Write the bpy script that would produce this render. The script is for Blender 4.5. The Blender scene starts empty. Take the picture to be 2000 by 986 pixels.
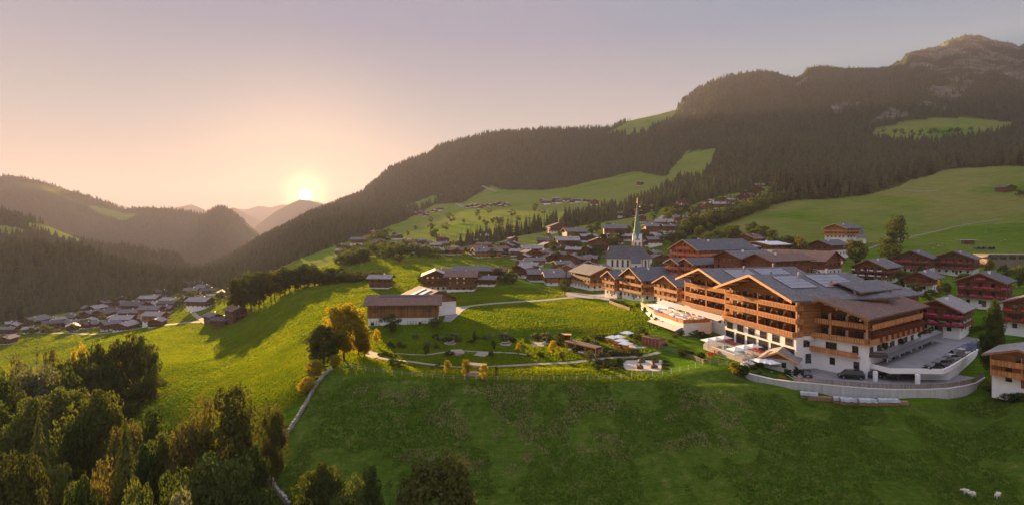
import bpy, math, random
import numpy as np
from mathutils import Vector
R = math.radians
rng = np.random.default_rng(7)
random.seed(7)
scene = bpy.context.scene
col = scene.collection

# ------------------------------------------------------------------ camera, sky, sun, exposure
ZC = 60.0                    # camera height above the datum
F, PX0, PY0 = 1100.0, 1000.0, 440.0   # focal length and principal point of the 2000 x 986 photograph
cam_d = bpy.data.cameras.new('camera'); cam = bpy.data.objects.new('camera', cam_d); col.objects.link(cam)
cam.location = (0, 0, ZC); cam.rotation_euler = (R(90), 0, 0)
cam_d.sensor_width = 36; cam_d.lens = 36 * F / 2000
cam_d.shift_y = -(493 - PY0) / 2000
cam_d.clip_start = 1; cam_d.clip_end = 60000
scene.camera = cam
SUN_AZ, SUN_EL = -24.5, 7.2
DISC_AZ, DISC_EL = math.degrees(math.atan2(-403, F)), math.degrees(math.atan2(59, math.hypot(F, 403)))
def dirv(az, el): return (math.sin(R(az)) * math.cos(R(el)), math.cos(R(az)) * math.cos(R(el)), math.sin(R(el)))
world = bpy.data.worlds.new('World'); scene.world = world; world.use_nodes = True
wt = world.node_tree; wn = wt.nodes; wl = wt.links
for n in list(wn): wn.remove(n)
w_out = wn.new('ShaderNodeOutputWorld'); w_bg = wn.new('ShaderNodeBackground')
sky = wn.new('ShaderNodeTexSky'); sky.sky_type = 'NISHITA'; sky.sun_disc = False
sky.sun_elevation = R(SUN_EL); sky.sun_rotation = R(SUN_AZ); sky.altitude = 1000
sky.air_density = 1.0; sky.dust_density = 2.2; sky.ozone_density = 2.5
w_bg.inputs['Strength'].default_value = 0.043
# the visible disc of the setting sun and its aureole, fixed in the sky
tc = wn.new('ShaderNodeTexCoord')
dp = wn.new('ShaderNodeVectorMath'); dp.operation = 'DOT_PRODUCT'; dp.inputs[1].default_value = dirv(DISC_AZ, DISC_EL)
nrm = wn.new('ShaderNodeVectorMath'); nrm.operation = 'NORMALIZE'
wl.new(tc.outputs['Generated'], nrm.inputs[0]); wl.new(nrm.outputs[0], dp.inputs[0])
ac = wn.new('ShaderNodeMath'); ac.operation = 'ARCCOSINE'; wl.new(dp.outputs['Value'], ac.inputs[0])
def wramp(lo, hi, a, b, interp='SMOOTHSTEP'):
    m = wn.new('ShaderNodeMapRange'); m.interpolation_type = interp
    m.inputs['From Min'].default_value = lo; m.inputs['From Max'].default_value = hi
    m.inputs['To Min'].default_value = a; m.inputs['To Max'].default_value = b
    wl.new(ac.outputs[0], m.inputs['Value']); return m
disc = wramp(R(0.36), R(0.58), 1, 0); glow = wramp(R(0.4), R(4.5), 1, 0); aur = wramp(R(0.5), R(26), 1, 0)
aur2 = wn.new('ShaderNodeMath'); aur2.operation = 'POWER'; aur2.inputs[1].default_value = 3.2; wl.new(aur.outputs[0], aur2.inputs[0])
def wcol(fac, colr, s):
    m = wn.new('ShaderNodeVectorMath'); m.operation = 'SCALE'; m.inputs[0].default_value = [c * s for c in colr]
    wl.new(fac, m.inputs['Scale']); return m
gl3 = wn.new('ShaderNodeMath'); gl3.operation = 'POWER'; gl3.inputs[1].default_value = 3.0; wl.new(glow.outputs[0], gl3.inputs[0])
gcol = wcol(gl3.outputs[0], (1.0, 0.62, 0.25), 6.0)
dcol0 = wcol(disc.outputs[0], (1.0, 0.93, 0.75), 160.0)
dcol = wn.new('ShaderNodeVectorMath'); dcol.operation = 'ADD'; wl.new(gcol.outputs[0], dcol.inputs[0]); wl.new(dcol0.outputs[0], dcol.inputs[1])
acol = wcol(aur2.outputs[0], (1.0, 0.52, 0.18), 1.7)
# evening haze veil: the sky loses its blue towards the horizon
sepw = wn.new('ShaderNodeSeparateXYZ'); wl.new(nrm.outputs[0], sepw.inputs[0])
hz = wn.new('ShaderNodeMapRange'); hz.interpolation_type = 'SMOOTHSTEP'
hz.inputs['From Min'].default_value = -0.05; hz.inputs['From Max'].default_value = 0.55
hz.inputs['To Min'].default_value = 0.85; hz.inputs['To Max'].default_value = 0.75
wl.new(sepw.outputs['Z'], hz.inputs['Value'])
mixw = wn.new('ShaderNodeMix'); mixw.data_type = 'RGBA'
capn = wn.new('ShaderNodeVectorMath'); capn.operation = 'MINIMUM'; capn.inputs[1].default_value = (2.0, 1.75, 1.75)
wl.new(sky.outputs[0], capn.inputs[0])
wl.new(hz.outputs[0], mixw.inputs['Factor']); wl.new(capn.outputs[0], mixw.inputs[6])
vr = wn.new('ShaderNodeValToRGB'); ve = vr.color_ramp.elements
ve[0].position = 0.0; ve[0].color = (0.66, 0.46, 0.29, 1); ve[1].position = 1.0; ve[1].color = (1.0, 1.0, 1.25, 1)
q_ = ve.new(0.16); q_.color = (0.33, 0.36, 0.35, 1); q_ = ve.new(0.32); q_.color = (0.150, 0.205, 0.325, 1); q_ = ve.new(0.43); q_.color = (0.14, 0.195, 0.33, 1); q_ = ve.new(0.62); q_.color = (0.95, 0.96, 1.15, 1)  # overhead stops, out of view, brightened beyond the haze as added fill light
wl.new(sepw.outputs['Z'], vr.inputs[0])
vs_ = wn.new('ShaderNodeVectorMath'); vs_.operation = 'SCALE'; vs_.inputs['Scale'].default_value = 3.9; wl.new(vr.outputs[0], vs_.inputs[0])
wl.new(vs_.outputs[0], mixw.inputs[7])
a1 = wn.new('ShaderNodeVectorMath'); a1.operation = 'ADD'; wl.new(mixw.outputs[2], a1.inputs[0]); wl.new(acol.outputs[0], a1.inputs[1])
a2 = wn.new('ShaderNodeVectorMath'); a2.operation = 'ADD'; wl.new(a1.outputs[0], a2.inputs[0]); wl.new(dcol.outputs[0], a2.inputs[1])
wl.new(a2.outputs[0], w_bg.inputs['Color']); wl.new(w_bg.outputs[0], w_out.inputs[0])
sd = bpy.data.lights.new('sun', 'SUN'); sun = bpy.data.objects.new('sun', sd); col.objects.link(sun)
sd.energy = 5.0; sd.angle = R(0.6); sd.color = (1.0, 0.62, 0.27)
sun.rotation_euler = Vector(dirv(SUN_AZ, SUN_EL)).to_track_quat('Z', 'Y').to_euler()
scene.view_settings.view_transform = 'Standard'; scene.view_settings.look = 'None'
scene.view_settings.exposure = 2.8; scene.view_settings.gamma = 1.0
scene.cycles.use_denoising = True
scene.cycles.max_bounces = 5; scene.cycles.diffuse_bounces = 2; scene.cycles.glossy_bounces = 2
scene.cycles.transmission_bounces = 3; scene.cycles.volume_bounces = 0; scene.cycles.transparent_max_bounces = 8
scene.cycles.sample_clamp_indirect = 4.0

# ------------------------------------------------------------------ materials
def new_mat(name):
    m = bpy.data.materials.new(name); m.use_nodes = True
    nt = m.node_tree; b = nt.nodes['Principled BSDF']; return m, nt, b
def rgba(c): return (c[0], c[1], c[2], 1)
def tex_noise(nt, scale, detail=4, rough=0.6, coord='Object', dist=0.0, sc=(1, 1, 1)):
    t = nt.nodes.new('ShaderNodeTexCoord'); n = nt.nodes.new('ShaderNodeTexNoise')
    n.inputs['Scale'].default_value = scale; n.inputs['Detail'].default_value = detail
    n.inputs['Roughness'].default_value = rough; n.inputs['Distortion'].default_value = dist
    mp = nt.nodes.new('ShaderNodeMapping'); mp.inputs['Scale'].default_value = sc
    nt.links.new(t.outputs[coord], mp.inputs[0]); nt.links.new(mp.outputs[0], n.inputs['Vector'])
    return n
def ramp(nt, fac, stops):
    r = nt.nodes.new('ShaderNodeValToRGB'); e = r.color_ramp.elements
    while len(e) < len(stops): e.new(0.5)
    for i, (p, c) in enumerate(stops): e[i].position = p; e[i].color = rgba(c)
    nt.links.new(fac, r.inputs[0]); return r
def mixc(nt, fac, a, b, mode='MIX'):
    m = nt.nodes.new('ShaderNodeMix'); m.data_type = 'RGBA'; m.blend_type = mode
    for s, v in ((0, fac), (6, a), (7, b)):
        if hasattr(v, 'links') or isinstance(v, bpy.types.NodeSocket): nt.links.new(v, m.inputs[s])
        elif s == 0: m.inputs[0].default_value = v
        else: m.inputs[s].default_value = rgba(v)
    return m.outputs[2]
def bump(nt, b, h, strength=0.4, dist=0.1):
    n = nt.nodes.new('ShaderNodeBump'); n.inputs['Strength'].default_value = strength; n.inputs['Distance'].default_value = dist
    nt.links.new(h, n.inputs['Height']); nt.links.new(n.outputs[0], b.inputs['Normal']); return n
def simple(name, c, rough=0.8, var=0.25, scale=0.8, metal=0.0, b_s=0.0, sc=(1, 1, 1), coord='Object', spec=0.3):
    m, nt, b = new_mat(name)
    n = tex_noise(nt, scale, 5, 0.65, coord, sc=sc)
    lo = [x * (1 - var) for x in c]; hi = [min(1, x * (1 + var)) for x in c]
    r = ramp(nt, n.outputs['Fac'], [(0.3, lo), (0.7, hi)])
    nt.links.new(r.outputs[0], b.inputs['Base Color'])
    b.inputs['Roughness'].default_value = rough; b.inputs['Metallic'].default_value = metal
    b.inputs['Specular IOR Level'].default_value = spec
    if b_s: bump(nt, b, n.outputs['Fac'], b_s, 0.05)
    return m
def boards(name, c, pitch=0.16, axis='X', var=0.3, rough=0.75):
    """timber boards: per-board tone, dark joints, grain"""
    m, nt, b = new_mat(name)
    t = nt.nodes.new('ShaderNodeTexCoord'); sp = nt.nodes.new('ShaderNodeSeparateXYZ'); nt.links.new(t.outputs['Object'], sp.inputs[0])
    if axis == 'H':
        ad = nt.nodes.new('ShaderNodeMath'); ad.operation = 'ADD'; nt.links.new(sp.outputs['X'], ad.inputs[0]); nt.links.new(sp.outputs['Y'], ad.inputs[1]); src = ad.outputs[0]
    else: src = sp.outputs[axis]
    mu = nt.nodes.new('ShaderNodeMath'); mu.operation = 'MULTIPLY'; mu.inputs[1].default_value = 1 / pitch; nt.links.new(src, mu.inputs[0])
    fl = nt.nodes.new('ShaderNodeMath'); fl.operation = 'FLOOR'; nt.links.new(mu.outputs[0], fl.inputs[0])
    fr = nt.nodes.new('ShaderNodeMath'); fr.operation = 'FRACT'; nt.links.new(mu.outputs[0], fr.inputs[0])
    wn_ = nt.nodes.new('ShaderNodeTexWhiteNoise'); wn_.noise_dimensions = '1D'; nt.links.new(fl.outputs[0], wn_.inputs['W'])
    r = ramp(nt, wn_.outputs['Value'], [(0, [x * (1 - var) for x in c]), (1, [min(1, x * (1 + var)) for x in c])])
    n = tex_noise(nt, 1.3, 5, 0.7)
    rr = ramp(nt, n.outputs['Fac'], [(0.3, (0.6, 0.6, 0.6)), (0.7, (1.25, 1.2, 1.15))])
    cc = mixc(nt, 0.8, r.outputs[0], rr.outputs[0], 'MULTIPLY')
    gp = nt.nodes.new('ShaderNodeMath'); gp.operation = 'LESS_THAN'; gp.inputs[1].default_value = 0.12; nt.links.new(fr.outputs[0], gp.inputs[0])
    c2 = mixc(nt, gp.outputs[0], cc, [x * 0.25 for x in c])
    nt.links.new(c2, b.inputs['Base Color']); b.inputs['Roughness'].default_value = rough
    b.inputs['Specular IOR Level'].default_value = 0.25
    return m
def roofing(name, c, pitch=0.45, var=0.3):
    m, nt, b = new_mat(name)
    t = nt.nodes.new('ShaderNodeTexCoord')
    br = nt.nodes.new('ShaderNodeTexBrick'); br.inputs['Scale'].default_value = 1.0
    br.inputs['Brick Width'].default_value = pitch; br.inputs['Row Height'].default_value = pitch * 0.8; br.inputs['Mortar Size'].default_value = 0.03
    br.inputs['Color1'].default_value = rgba([x * (1 - var) for x in c]); br.inputs['Color2'].default_value = rgba([x * (1 + var) for x in c])
    br.inputs['Mortar'].default_value = rgba([x * 0.45 for x in c])
    nt.links.new(t.outputs['Object'], br.inputs['Vector'])
    n = tex_noise(nt, 0.35, 5, 0.7, sc=(1, 1, 3))
    rr = ramp(nt, n.outputs['Fac'], [(0.25, (0.62, 0.6, 0.58)), (0.75, (1.3, 1.28, 1.3))])
    nt.links.new(mixc(nt, 0.85, br.outputs['Color'], rr.outputs[0], 'MULTIPLY'), b.inputs['Base Color'])
    b.inputs['Roughness'].default_value = 0.75; b.inputs['Specular IOR Level'].default_value = 0.3
    return m
def leafy(name, c1, c2, c3, trans=0.35, rough=0.6):
    m, nt, b = new_mat(name)
    n = tex_noise(nt, 0.35, 3, 0.6, 'Object')
    oi = nt.nodes.new('ShaderNodeObjectInfo')
    ad = nt.nodes.new('ShaderNodeMath'); ad.operation = 'MULTIPLY_ADD'; ad.inputs[1].default_value = 0.35; nt.links.new(oi.outputs['Random'], ad.inputs[0]); nt.links.new(n.outputs['Fac'], ad.inputs[2])
    r = ramp(nt, ad.outputs[0], [(0.35, c1), (0.62, c2), (0.9, c3)])
    nt.links.new(r.outputs[0], b.inputs['Base Color']); b.inputs['Roughness'].default_value = rough
    b.inputs['Specular IOR Level'].default_value = 0.0
    tr = nt.nodes.new('ShaderNodeBsdfTranslucent'); ms = nt.nodes.new('ShaderNodeMixShader'); ms.inputs[0].default_value = trans
    warm = mixc(nt, 1.0, r.outputs[0], (1.35, 1.25, 0.5), 'MULTIPLY'); nt.links.new(warm, tr.inputs['Color'])
    nt.links.new(b.outputs[0], ms.inputs[1]); nt.links.new(tr.outputs[0], ms.inputs[2]); nt.links.new(ms.outputs[0], nt.nodes['Material Output'].inputs[0])
    return m
M = {}
M['plaster'] = simple('plaster', (0.82, 0.78, 0.75), 0.9, 0.07, 0.5)
M['concrete'] = simple('concrete', (0.42, 0.41, 0.39), 0.9, 0.22, 1.1, sc=(1, 1, 0.12))
M['timber'] = boards('orange_timber', (0.40, 0.175, 0.062), 0.2, 'Z')
M['rail'] = boards('orange_rail_timber', (0.58, 0.235, 0.082), 0.22, 'H')
M['timber_dark'] = boards('dark_timber', (0.17, 0.085, 0.045), 0.2, 'Z')
M['timber_red'] = boards('red_brown_timber', (0.25, 0.088, 0.046), 0.2, 'Z')
M['rail_dark'] = boards('dark_rail_timber', (0.21, 0.085, 0.044), 0.22, 'H')
M['timber_pale'] = boards('pale_timber', (0.42, 0.22, 0.10), 0.2, 'H')
M['grey_wood'] = boards('weathered_wood', (0.26, 0.21, 0.17), 0.14, 'H')
M['wood'] = simple('plain_wood', (0.30, 0.16, 0.08), 0.8, 0.3, 3)
M['barge'] = simple('barge_board_wood', (0.64, 0.30, 0.12), 0.7, 0.2, 2)
M['roof_grey'] = roofing('grey_shingles', (0.15, 0.138, 0.14))
M['roof_slate'] = roofing('slate', (0.105, 0.105, 0.118))
M['roof_brown'] = roofing('brown_tiles', (0.175, 0.10, 0.075))
M['roof_light'] = roofing('silvered_shingles', (0.29, 0.26, 0.25))
M['roof_dark'] = roofing('dark_shingles', (0.09, 0.076, 0.072))
M['copper'] = simple('green_spire_shingles', (0.11, 0.19, 0.13), 0.6, 0.25, 0.8)
M['gold'] = simple('gilding', (0.8, 0.5, 0.1), 0.3, 0.05, 1, metal=1)
M['metal'] = simple('grey_metal', (0.30, 0.30, 0.32), 0.4, 0.1, 1, metal=0.7)
M['metal_dark'] = simple('dark_metal', (0.06, 0.065, 0.07), 0.45, 0.15, 1, metal=0.5)
M['sheet_light'] = simple('light_sheet_roof', (0.62, 0.60, 0.62), 0.45, 0.1, 0.6)
M['redstone'] = simple('red_stone_trim', (0.50, 0.20, 0.16), 0.85, 0.15, 1)
M['glass'] = simple('window_glass', (0.022, 0.024, 0.028), 0.08, 0.3, 2, spec=0.9)
M['frame'] = simple('window_frame_wood', (0.20, 0.09, 0.045), 0.7, 0.2, 2)
M['frame_white'] = simple('white_window_frame', (0.7, 0.68, 0.66), 0.7, 0.05, 2)
M['curtain'] = simple('curtain', (0.5, 0.45, 0.4), 0.9, 0.2, 4)
M['asphalt'] = simple('asphalt', (0.235, 0.22, 0.22), 0.9, 0.2, 0.3)
M['gravel'] = simple('gravel_path', (0.25, 0.215, 0.165), 0.95, 0.2, 1.5)
M['paving'] = simple('stone_paving', (0.36, 0.33, 0.30), 0.85, 0.2, 1.0)
M['line_white'] = simple('road_paint', (0.75, 0.75, 0.73), 0.8, 0.1, 2)
M['water'] = simple('pool_water', (0.05, 0.20, 0.27), 0.05, 0.1, 0.5, spec=0.9)
M['stone'] = simple('field_stone', (0.27, 0.25, 0.22), 0.95, 0.45, 1.2, b_s=0.8)
M['red'] = simple('red_fabric', (0.62, 0.035, 0.035), 0.75, 0.1, 3)
M['white_fab'] = simple('white_canvas', (0.80, 0.77, 0.74), 0.8, 0.05, 1)
M['awning'] = simple('cream_awning', (0.60, 0.52, 0.44), 0.8, 0.06, 1)
M['flower_pink'] = simple('pink_flowers', (0.62, 0.04, 0.16), 0.8, 0.5, 9)
M['flower_red'] = simple('red_flowers', (0.60, 0.03, 0.04), 0.8, 0.5, 9)
M['flower_white'] = simple('white_flowers', (0.75, 0.7, 0.68), 0.8, 0.3, 9)
M['tyre'] = simple('tyre_rubber', (0.02, 0.02, 0.02), 0.8, 0.1, 3)
M['rim'] = simple('wheel_rim', (0.4, 0.4, 0.42), 0.35, 0.1, 3, metal=0.8)
M['car_glass'] = simple('car_glass', (0.015, 0.017, 0.02), 0.06, 0.1, 3, spec=0.9)
M['tail_light'] = simple('tail_light', (0.45, 0.02, 0.02), 0.3, 0.1, 3)
M['head_light'] = simple('head_light', (0.7, 0.7, 0.72), 0.2, 0.1, 3)
M['plate'] = simple('number_plate', (0.7, 0.7, 0.7), 0.6, 0.05, 3)
M['log'] = simple('split_logs', (0.36, 0.22, 0.13), 0.9, 0.55, 4)
M['tarp'] = simple('tarpaulin', (0.36, 0.37, 0.40), 0.5, 0.3, 1.2)
M['tarp_dark'] = simple('dark_tarpaulin', (0.05, 0.06, 0.08), 0.5, 0.2, 1.2)
M['wool'] = simple('wool', (0.62, 0.56, 0.46), 0.95, 0.2, 6, b_s=0.8)
M['wool_dark'] = simple('dark_wool', (0.10, 0.075, 0.055), 0.95, 0.2, 6)
M['skin'] = simple('skin', (0.5, 0.3, 0.22), 0.7, 0.1, 3)
M['bark'] = simple('bark', (0.11, 0.075, 0.05), 0.95, 0.4, 3, b_s=0.6)
M['solar'] = simple('solar_glass', (0.20, 0.19, 0.22), 0.3, 0.1, 0.5, spec=0.8)
M['solar_line'] = simple('solar_frame', (0.04, 0.04, 0.05), 0.4, 0.1, 0.5)
M['soil'] = simple('soil', (0.09, 0.06, 0.04), 0.95, 0.3, 2)
M['leaf_green'] = leafy('green_leaves', (0.025, 0.05, 0.013), (0.05, 0.085, 0.02), (0.09, 0.13, 0.03))
M['leaf_olive'] = leafy('olive_leaves', (0.045, 0.06, 0.016), (0.08, 0.10, 0.024), (0.14, 0.15, 0.04))
M['leaf_rust'] = leafy('autumn_leaves', (0.04, 0.055, 0.016), (0.085, 0.092, 0.025), (0.15, 0.125, 0.04), 0.28)
M['leaf_gold'] = leafy('golden_leaves', (0.12, 0.11, 0.016), (0.25, 0.21, 0.03), (0.42, 0.33, 0.05), 0.5)
M['leaf_dark'] = leafy('dark_leaves', (0.032, 0.052, 0.014), (0.06, 0.086, 0.024), (0.105, 0.13, 0.036))
M['leaf_grey'] = leafy('silver_leaves', (0.06, 0.075, 0.045), (0.11, 0.125, 0.075), (0.2, 0.21, 0.14))
M['needle'] = leafy('conifer_needles', (0.012, 0.022, 0.010), (0.022, 0.036, 0.016), (0.04, 0.055, 0.022), 0.15)
M['needle_far'] = leafy('forest_needles', (0.014, 0.026, 0.013), (0.034, 0.048, 0.022), (0.075, 0.078, 0.032), 0.1)
M['needle_far'].node_tree.nodes['Noise Texture'].inputs['Scale'].default_value = 0.11; M['needle_far'].node_tree.nodes['Noise Texture'].inputs['Detail'].default_value = 6
def car_paint(name, c): return simple(name, c, 0.22, 0.03, 1, metal=0.3, spec=0.7)
M['paint_black'] = car_paint('black_car_paint', (0.012, 0.012, 0.014)); M['paint_grey'] = car_paint('grey_car_paint', (0.13, 0.135, 0.14))
M['paint_silver'] = car_paint('silver_car_paint', (0.5, 0.5, 0.52)); M['paint_blue'] = car_paint('blue_car_paint', (0.02, 0.07, 0.3))
M['paint_white'] = car_paint('white_car_paint', (0.75, 0.75, 0.75))

# ------------------------------------------------------------------ helpers: meshes and scene tree
def link(name, me, parent=None, mat=None):
    o = bpy.data.objects.new(name, me); col.objects.link(o)
    if parent is not None: o.parent = parent
    return o
def tag(o, label=None, cat=None, group=None, kind=None):
    if label: o['label'] = label
    if cat: o['category'] = cat
    if group: o['group'] = group
    if kind: o['kind'] = kind
    return o
def empty(name, loc, rz=0.0, label=None, cat=None, group=None):
    o = bpy.data.objects.new(name, None); col.objects.link(o); o.empty_display_size = 0.5
    o.location = loc; o.rotation_euler = (0, 0, rz); return tag(o, label, cat, group)
def mesh_np(name, V, Fc, mat, smooth=False):
    """V (n,3) array, Fc (m,k) array of equal-sided faces"""
    me = bpy.data.meshes.new(name); V = np.asarray(V, np.float32); Fc = np.asarray(Fc, np.int32)
    me.vertices.add(len(V)); me.vertices.foreach_set('co', V.ravel())
    k = Fc.shape[1]; me.loops.add(Fc.size); me.loops.foreach_set('vertex_index', Fc.ravel())
    me.polygons.add(len(Fc)); me.polygons.foreach_set('loop_start', np.arange(0, Fc.size, k, dtype=np.int32))
    me.polygons.foreach_set('loop_total', np.full(len(Fc), k, np.int32))
    if smooth: me.polygons.foreach_set('use_smooth', np.ones(len(Fc), bool))
    me.update(calc_edges=True)
    if mat: me.materials.append(mat)
    return me
class MB:
    def __init__(s): s.v = []; s.f = []
    def add(s, vs, fs):
        n = len(s.v); s.v += [tuple(p) for p in vs]; s.f += [tuple(i + n for i in f) for f in fs]; return s
    def box(s, x0, x1, y0, y1, z0, z1):
        return s.add([(x0, y0, z0), (x1, y0, z0), (x1, y1, z0), (x0, y1, z0), (x0, y0, z1), (x1, y0, z1), (x1, y1, z1), (x0, y1, z1)],
                     [(0, 3, 2, 1), (4, 5, 6, 7), (0, 1, 5, 4), (1, 2, 6, 5), (2, 3, 7, 6), (3, 0, 4, 7)])
    def hexa(s, b, t):
        return s.add(list(b) + list(t), [(0, 3, 2, 1), (4, 5, 6, 7), (0, 1, 5, 4), (1, 2, 6, 5), (2, 3, 7, 6), (3, 0, 4, 7)])
    def prism(s, pts, z0, z1):
        n = len(pts); z0 = z0 if hasattr(z0, '__len__') else [z0] * n; z1 = z1 if hasattr(z1, '__len__') else [z1] * n
        a = sum(pts[i][0] * pts[(i + 1) % n][1] - pts[(i + 1) % n][0] * pts[i][1] for i in range(n))
        if a < 0: pts = pts[::-1]; z0 = z0[::-1]; z1 = z1[::-1]
        return s.add([(p[0], p[1], z0[i]) for i, p in enumerate(pts)] + [(p[0], p[1], z1[i]) for i, p in enumerate(pts)],
                     [tuple(range(n - 1, -1, -1)), tuple(range(n, 2 * n))] + [(i, (i + 1) % n, n + (i + 1) % n, n + i) for i in range(n)])
    def bar(s, a, b, r=0.05, n=4, r2=None):
        a = Vector(a); b = Vector(b); d = (b - a).normalized(); u = d.orthogonal().normalized(); w = d.cross(u); r2 = r if r2 is None else r2
        vs = [a + (u * math.cos(t) + w * math.sin(t)) * r for t in [2 * math.pi * (i + .5) / n for i in range(n)]] + \
             [b + (u * math.cos(t) + w * math.sin(t)) * r2 for t in [2 * math.pi * (i + .5) / n for i in range(n)]]
        return s.add(vs, [tuple(range(n - 1, -1, -1)), tuple(range(n, 2 * n))] + [(i, (i + 1) % n, n + (i + 1) % n, n + i) for i in range(n)])
    def cone(s, x, y, z0, z1, r0, r1, n=8, ph=0):
        vs = [(x + r0 * math.cos(t + ph), y + r0 * math.sin(t + ph), z0) for t in [2 * math.pi * i / n for i in range(n)]] + \
             [(x + r1 * math.cos(t + ph), y + r1 * math.sin(t + ph), z1) for t in [2 * math.pi * i / n for i in range(n)]]
        return s.add(vs, [tuple(range(n - 1, -1, -1)), tuple(range(n, 2 * n))] + [(i, (i + 1) % n, n + (i + 1) % n, n + i) for i in range(n)])
    def mesh(s, name, mat, smooth=False):
        me = bpy.data.meshes.new(name); me.from_pydata(s.v, [], s.f); me.update()
        if mat: me.materials.append(M[mat] if isinstance(mat, str) else mat)
        if smooth:
            for p in me.polygons: p.use_smooth = True
        return me
    def build(s, name, mat, parent=None, smooth=False): return link(name, s.mesh(name, mat, smooth), parent)
CH = {}
def reg_children(o):
    return [c for c in col.objects if c.parent == o]
def copy_tree(root, kids, loc, rz, scale=1.0, label=None, group=None):
    """kids: list of (part, [sub-parts]); copies a thing with its parts"""
    r = root.copy(); col.objects.link(r); r.location = loc; r.rotation_euler = (0, 0, rz); r.scale = (scale, scale, scale) if not hasattr(scale, '__len__') else scale
    if label: r['label'] = label
    if group: r['group'] = group
    for k, subs in kids:
        c = k.copy(); col.objects.link(c); c.parent = r
        for q in subs: d = q.copy(); col.objects.link(d); d.parent = c
    return r

# ------------------------------------------------------------------ terrain: one sheet, heights relative to the camera height
def pch(xs, ys, x):
    """monotone cubic (pchip) interpolation, vectorised"""
    xs = np.asarray(xs, float); ys = np.asarray(ys, float); x = np.asarray(x, float)
    h = np.diff(xs); d = np.diff(ys) / h; m = np.zeros_like(ys)
    if len(xs) > 2:
        w1 = 2 * h[1:] + h[:-1]; w2 = h[1:] + 2 * h[:-1]
        ok = d[:-1] * d[1:] > 0
        with np.errstate(divide='ignore', invalid='ignore'):
            mm = (w1 + w2) / (w1 / d[:-1] + w2 / d[1:])
        m[1:-1] = np.where(ok, mm, 0)
    m[0] = d[0]; m[-1] = d[-1]
    i = np.clip(np.searchsorted(xs, x) - 1, 0, len(xs) - 2); t = (x - xs[i]) / h[i]
    t = np.clip(t, 0, 1); t2 = t * t; t3 = t2 * t
    return (2*t3-3*t2+1)*ys[i] + (t3-2*t2+t)*h[i]*m[i] + (-2*t3+3*t2)*ys[i+1] + (t3-t2)*h[i]*m[i+1]
def zz(Y, py): return -(py - PY0) * Y / F
def P(*a): return [(Y, v if v < 0 or v > 4e3 else zz(Y, v)) for Y, v in a]
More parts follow.
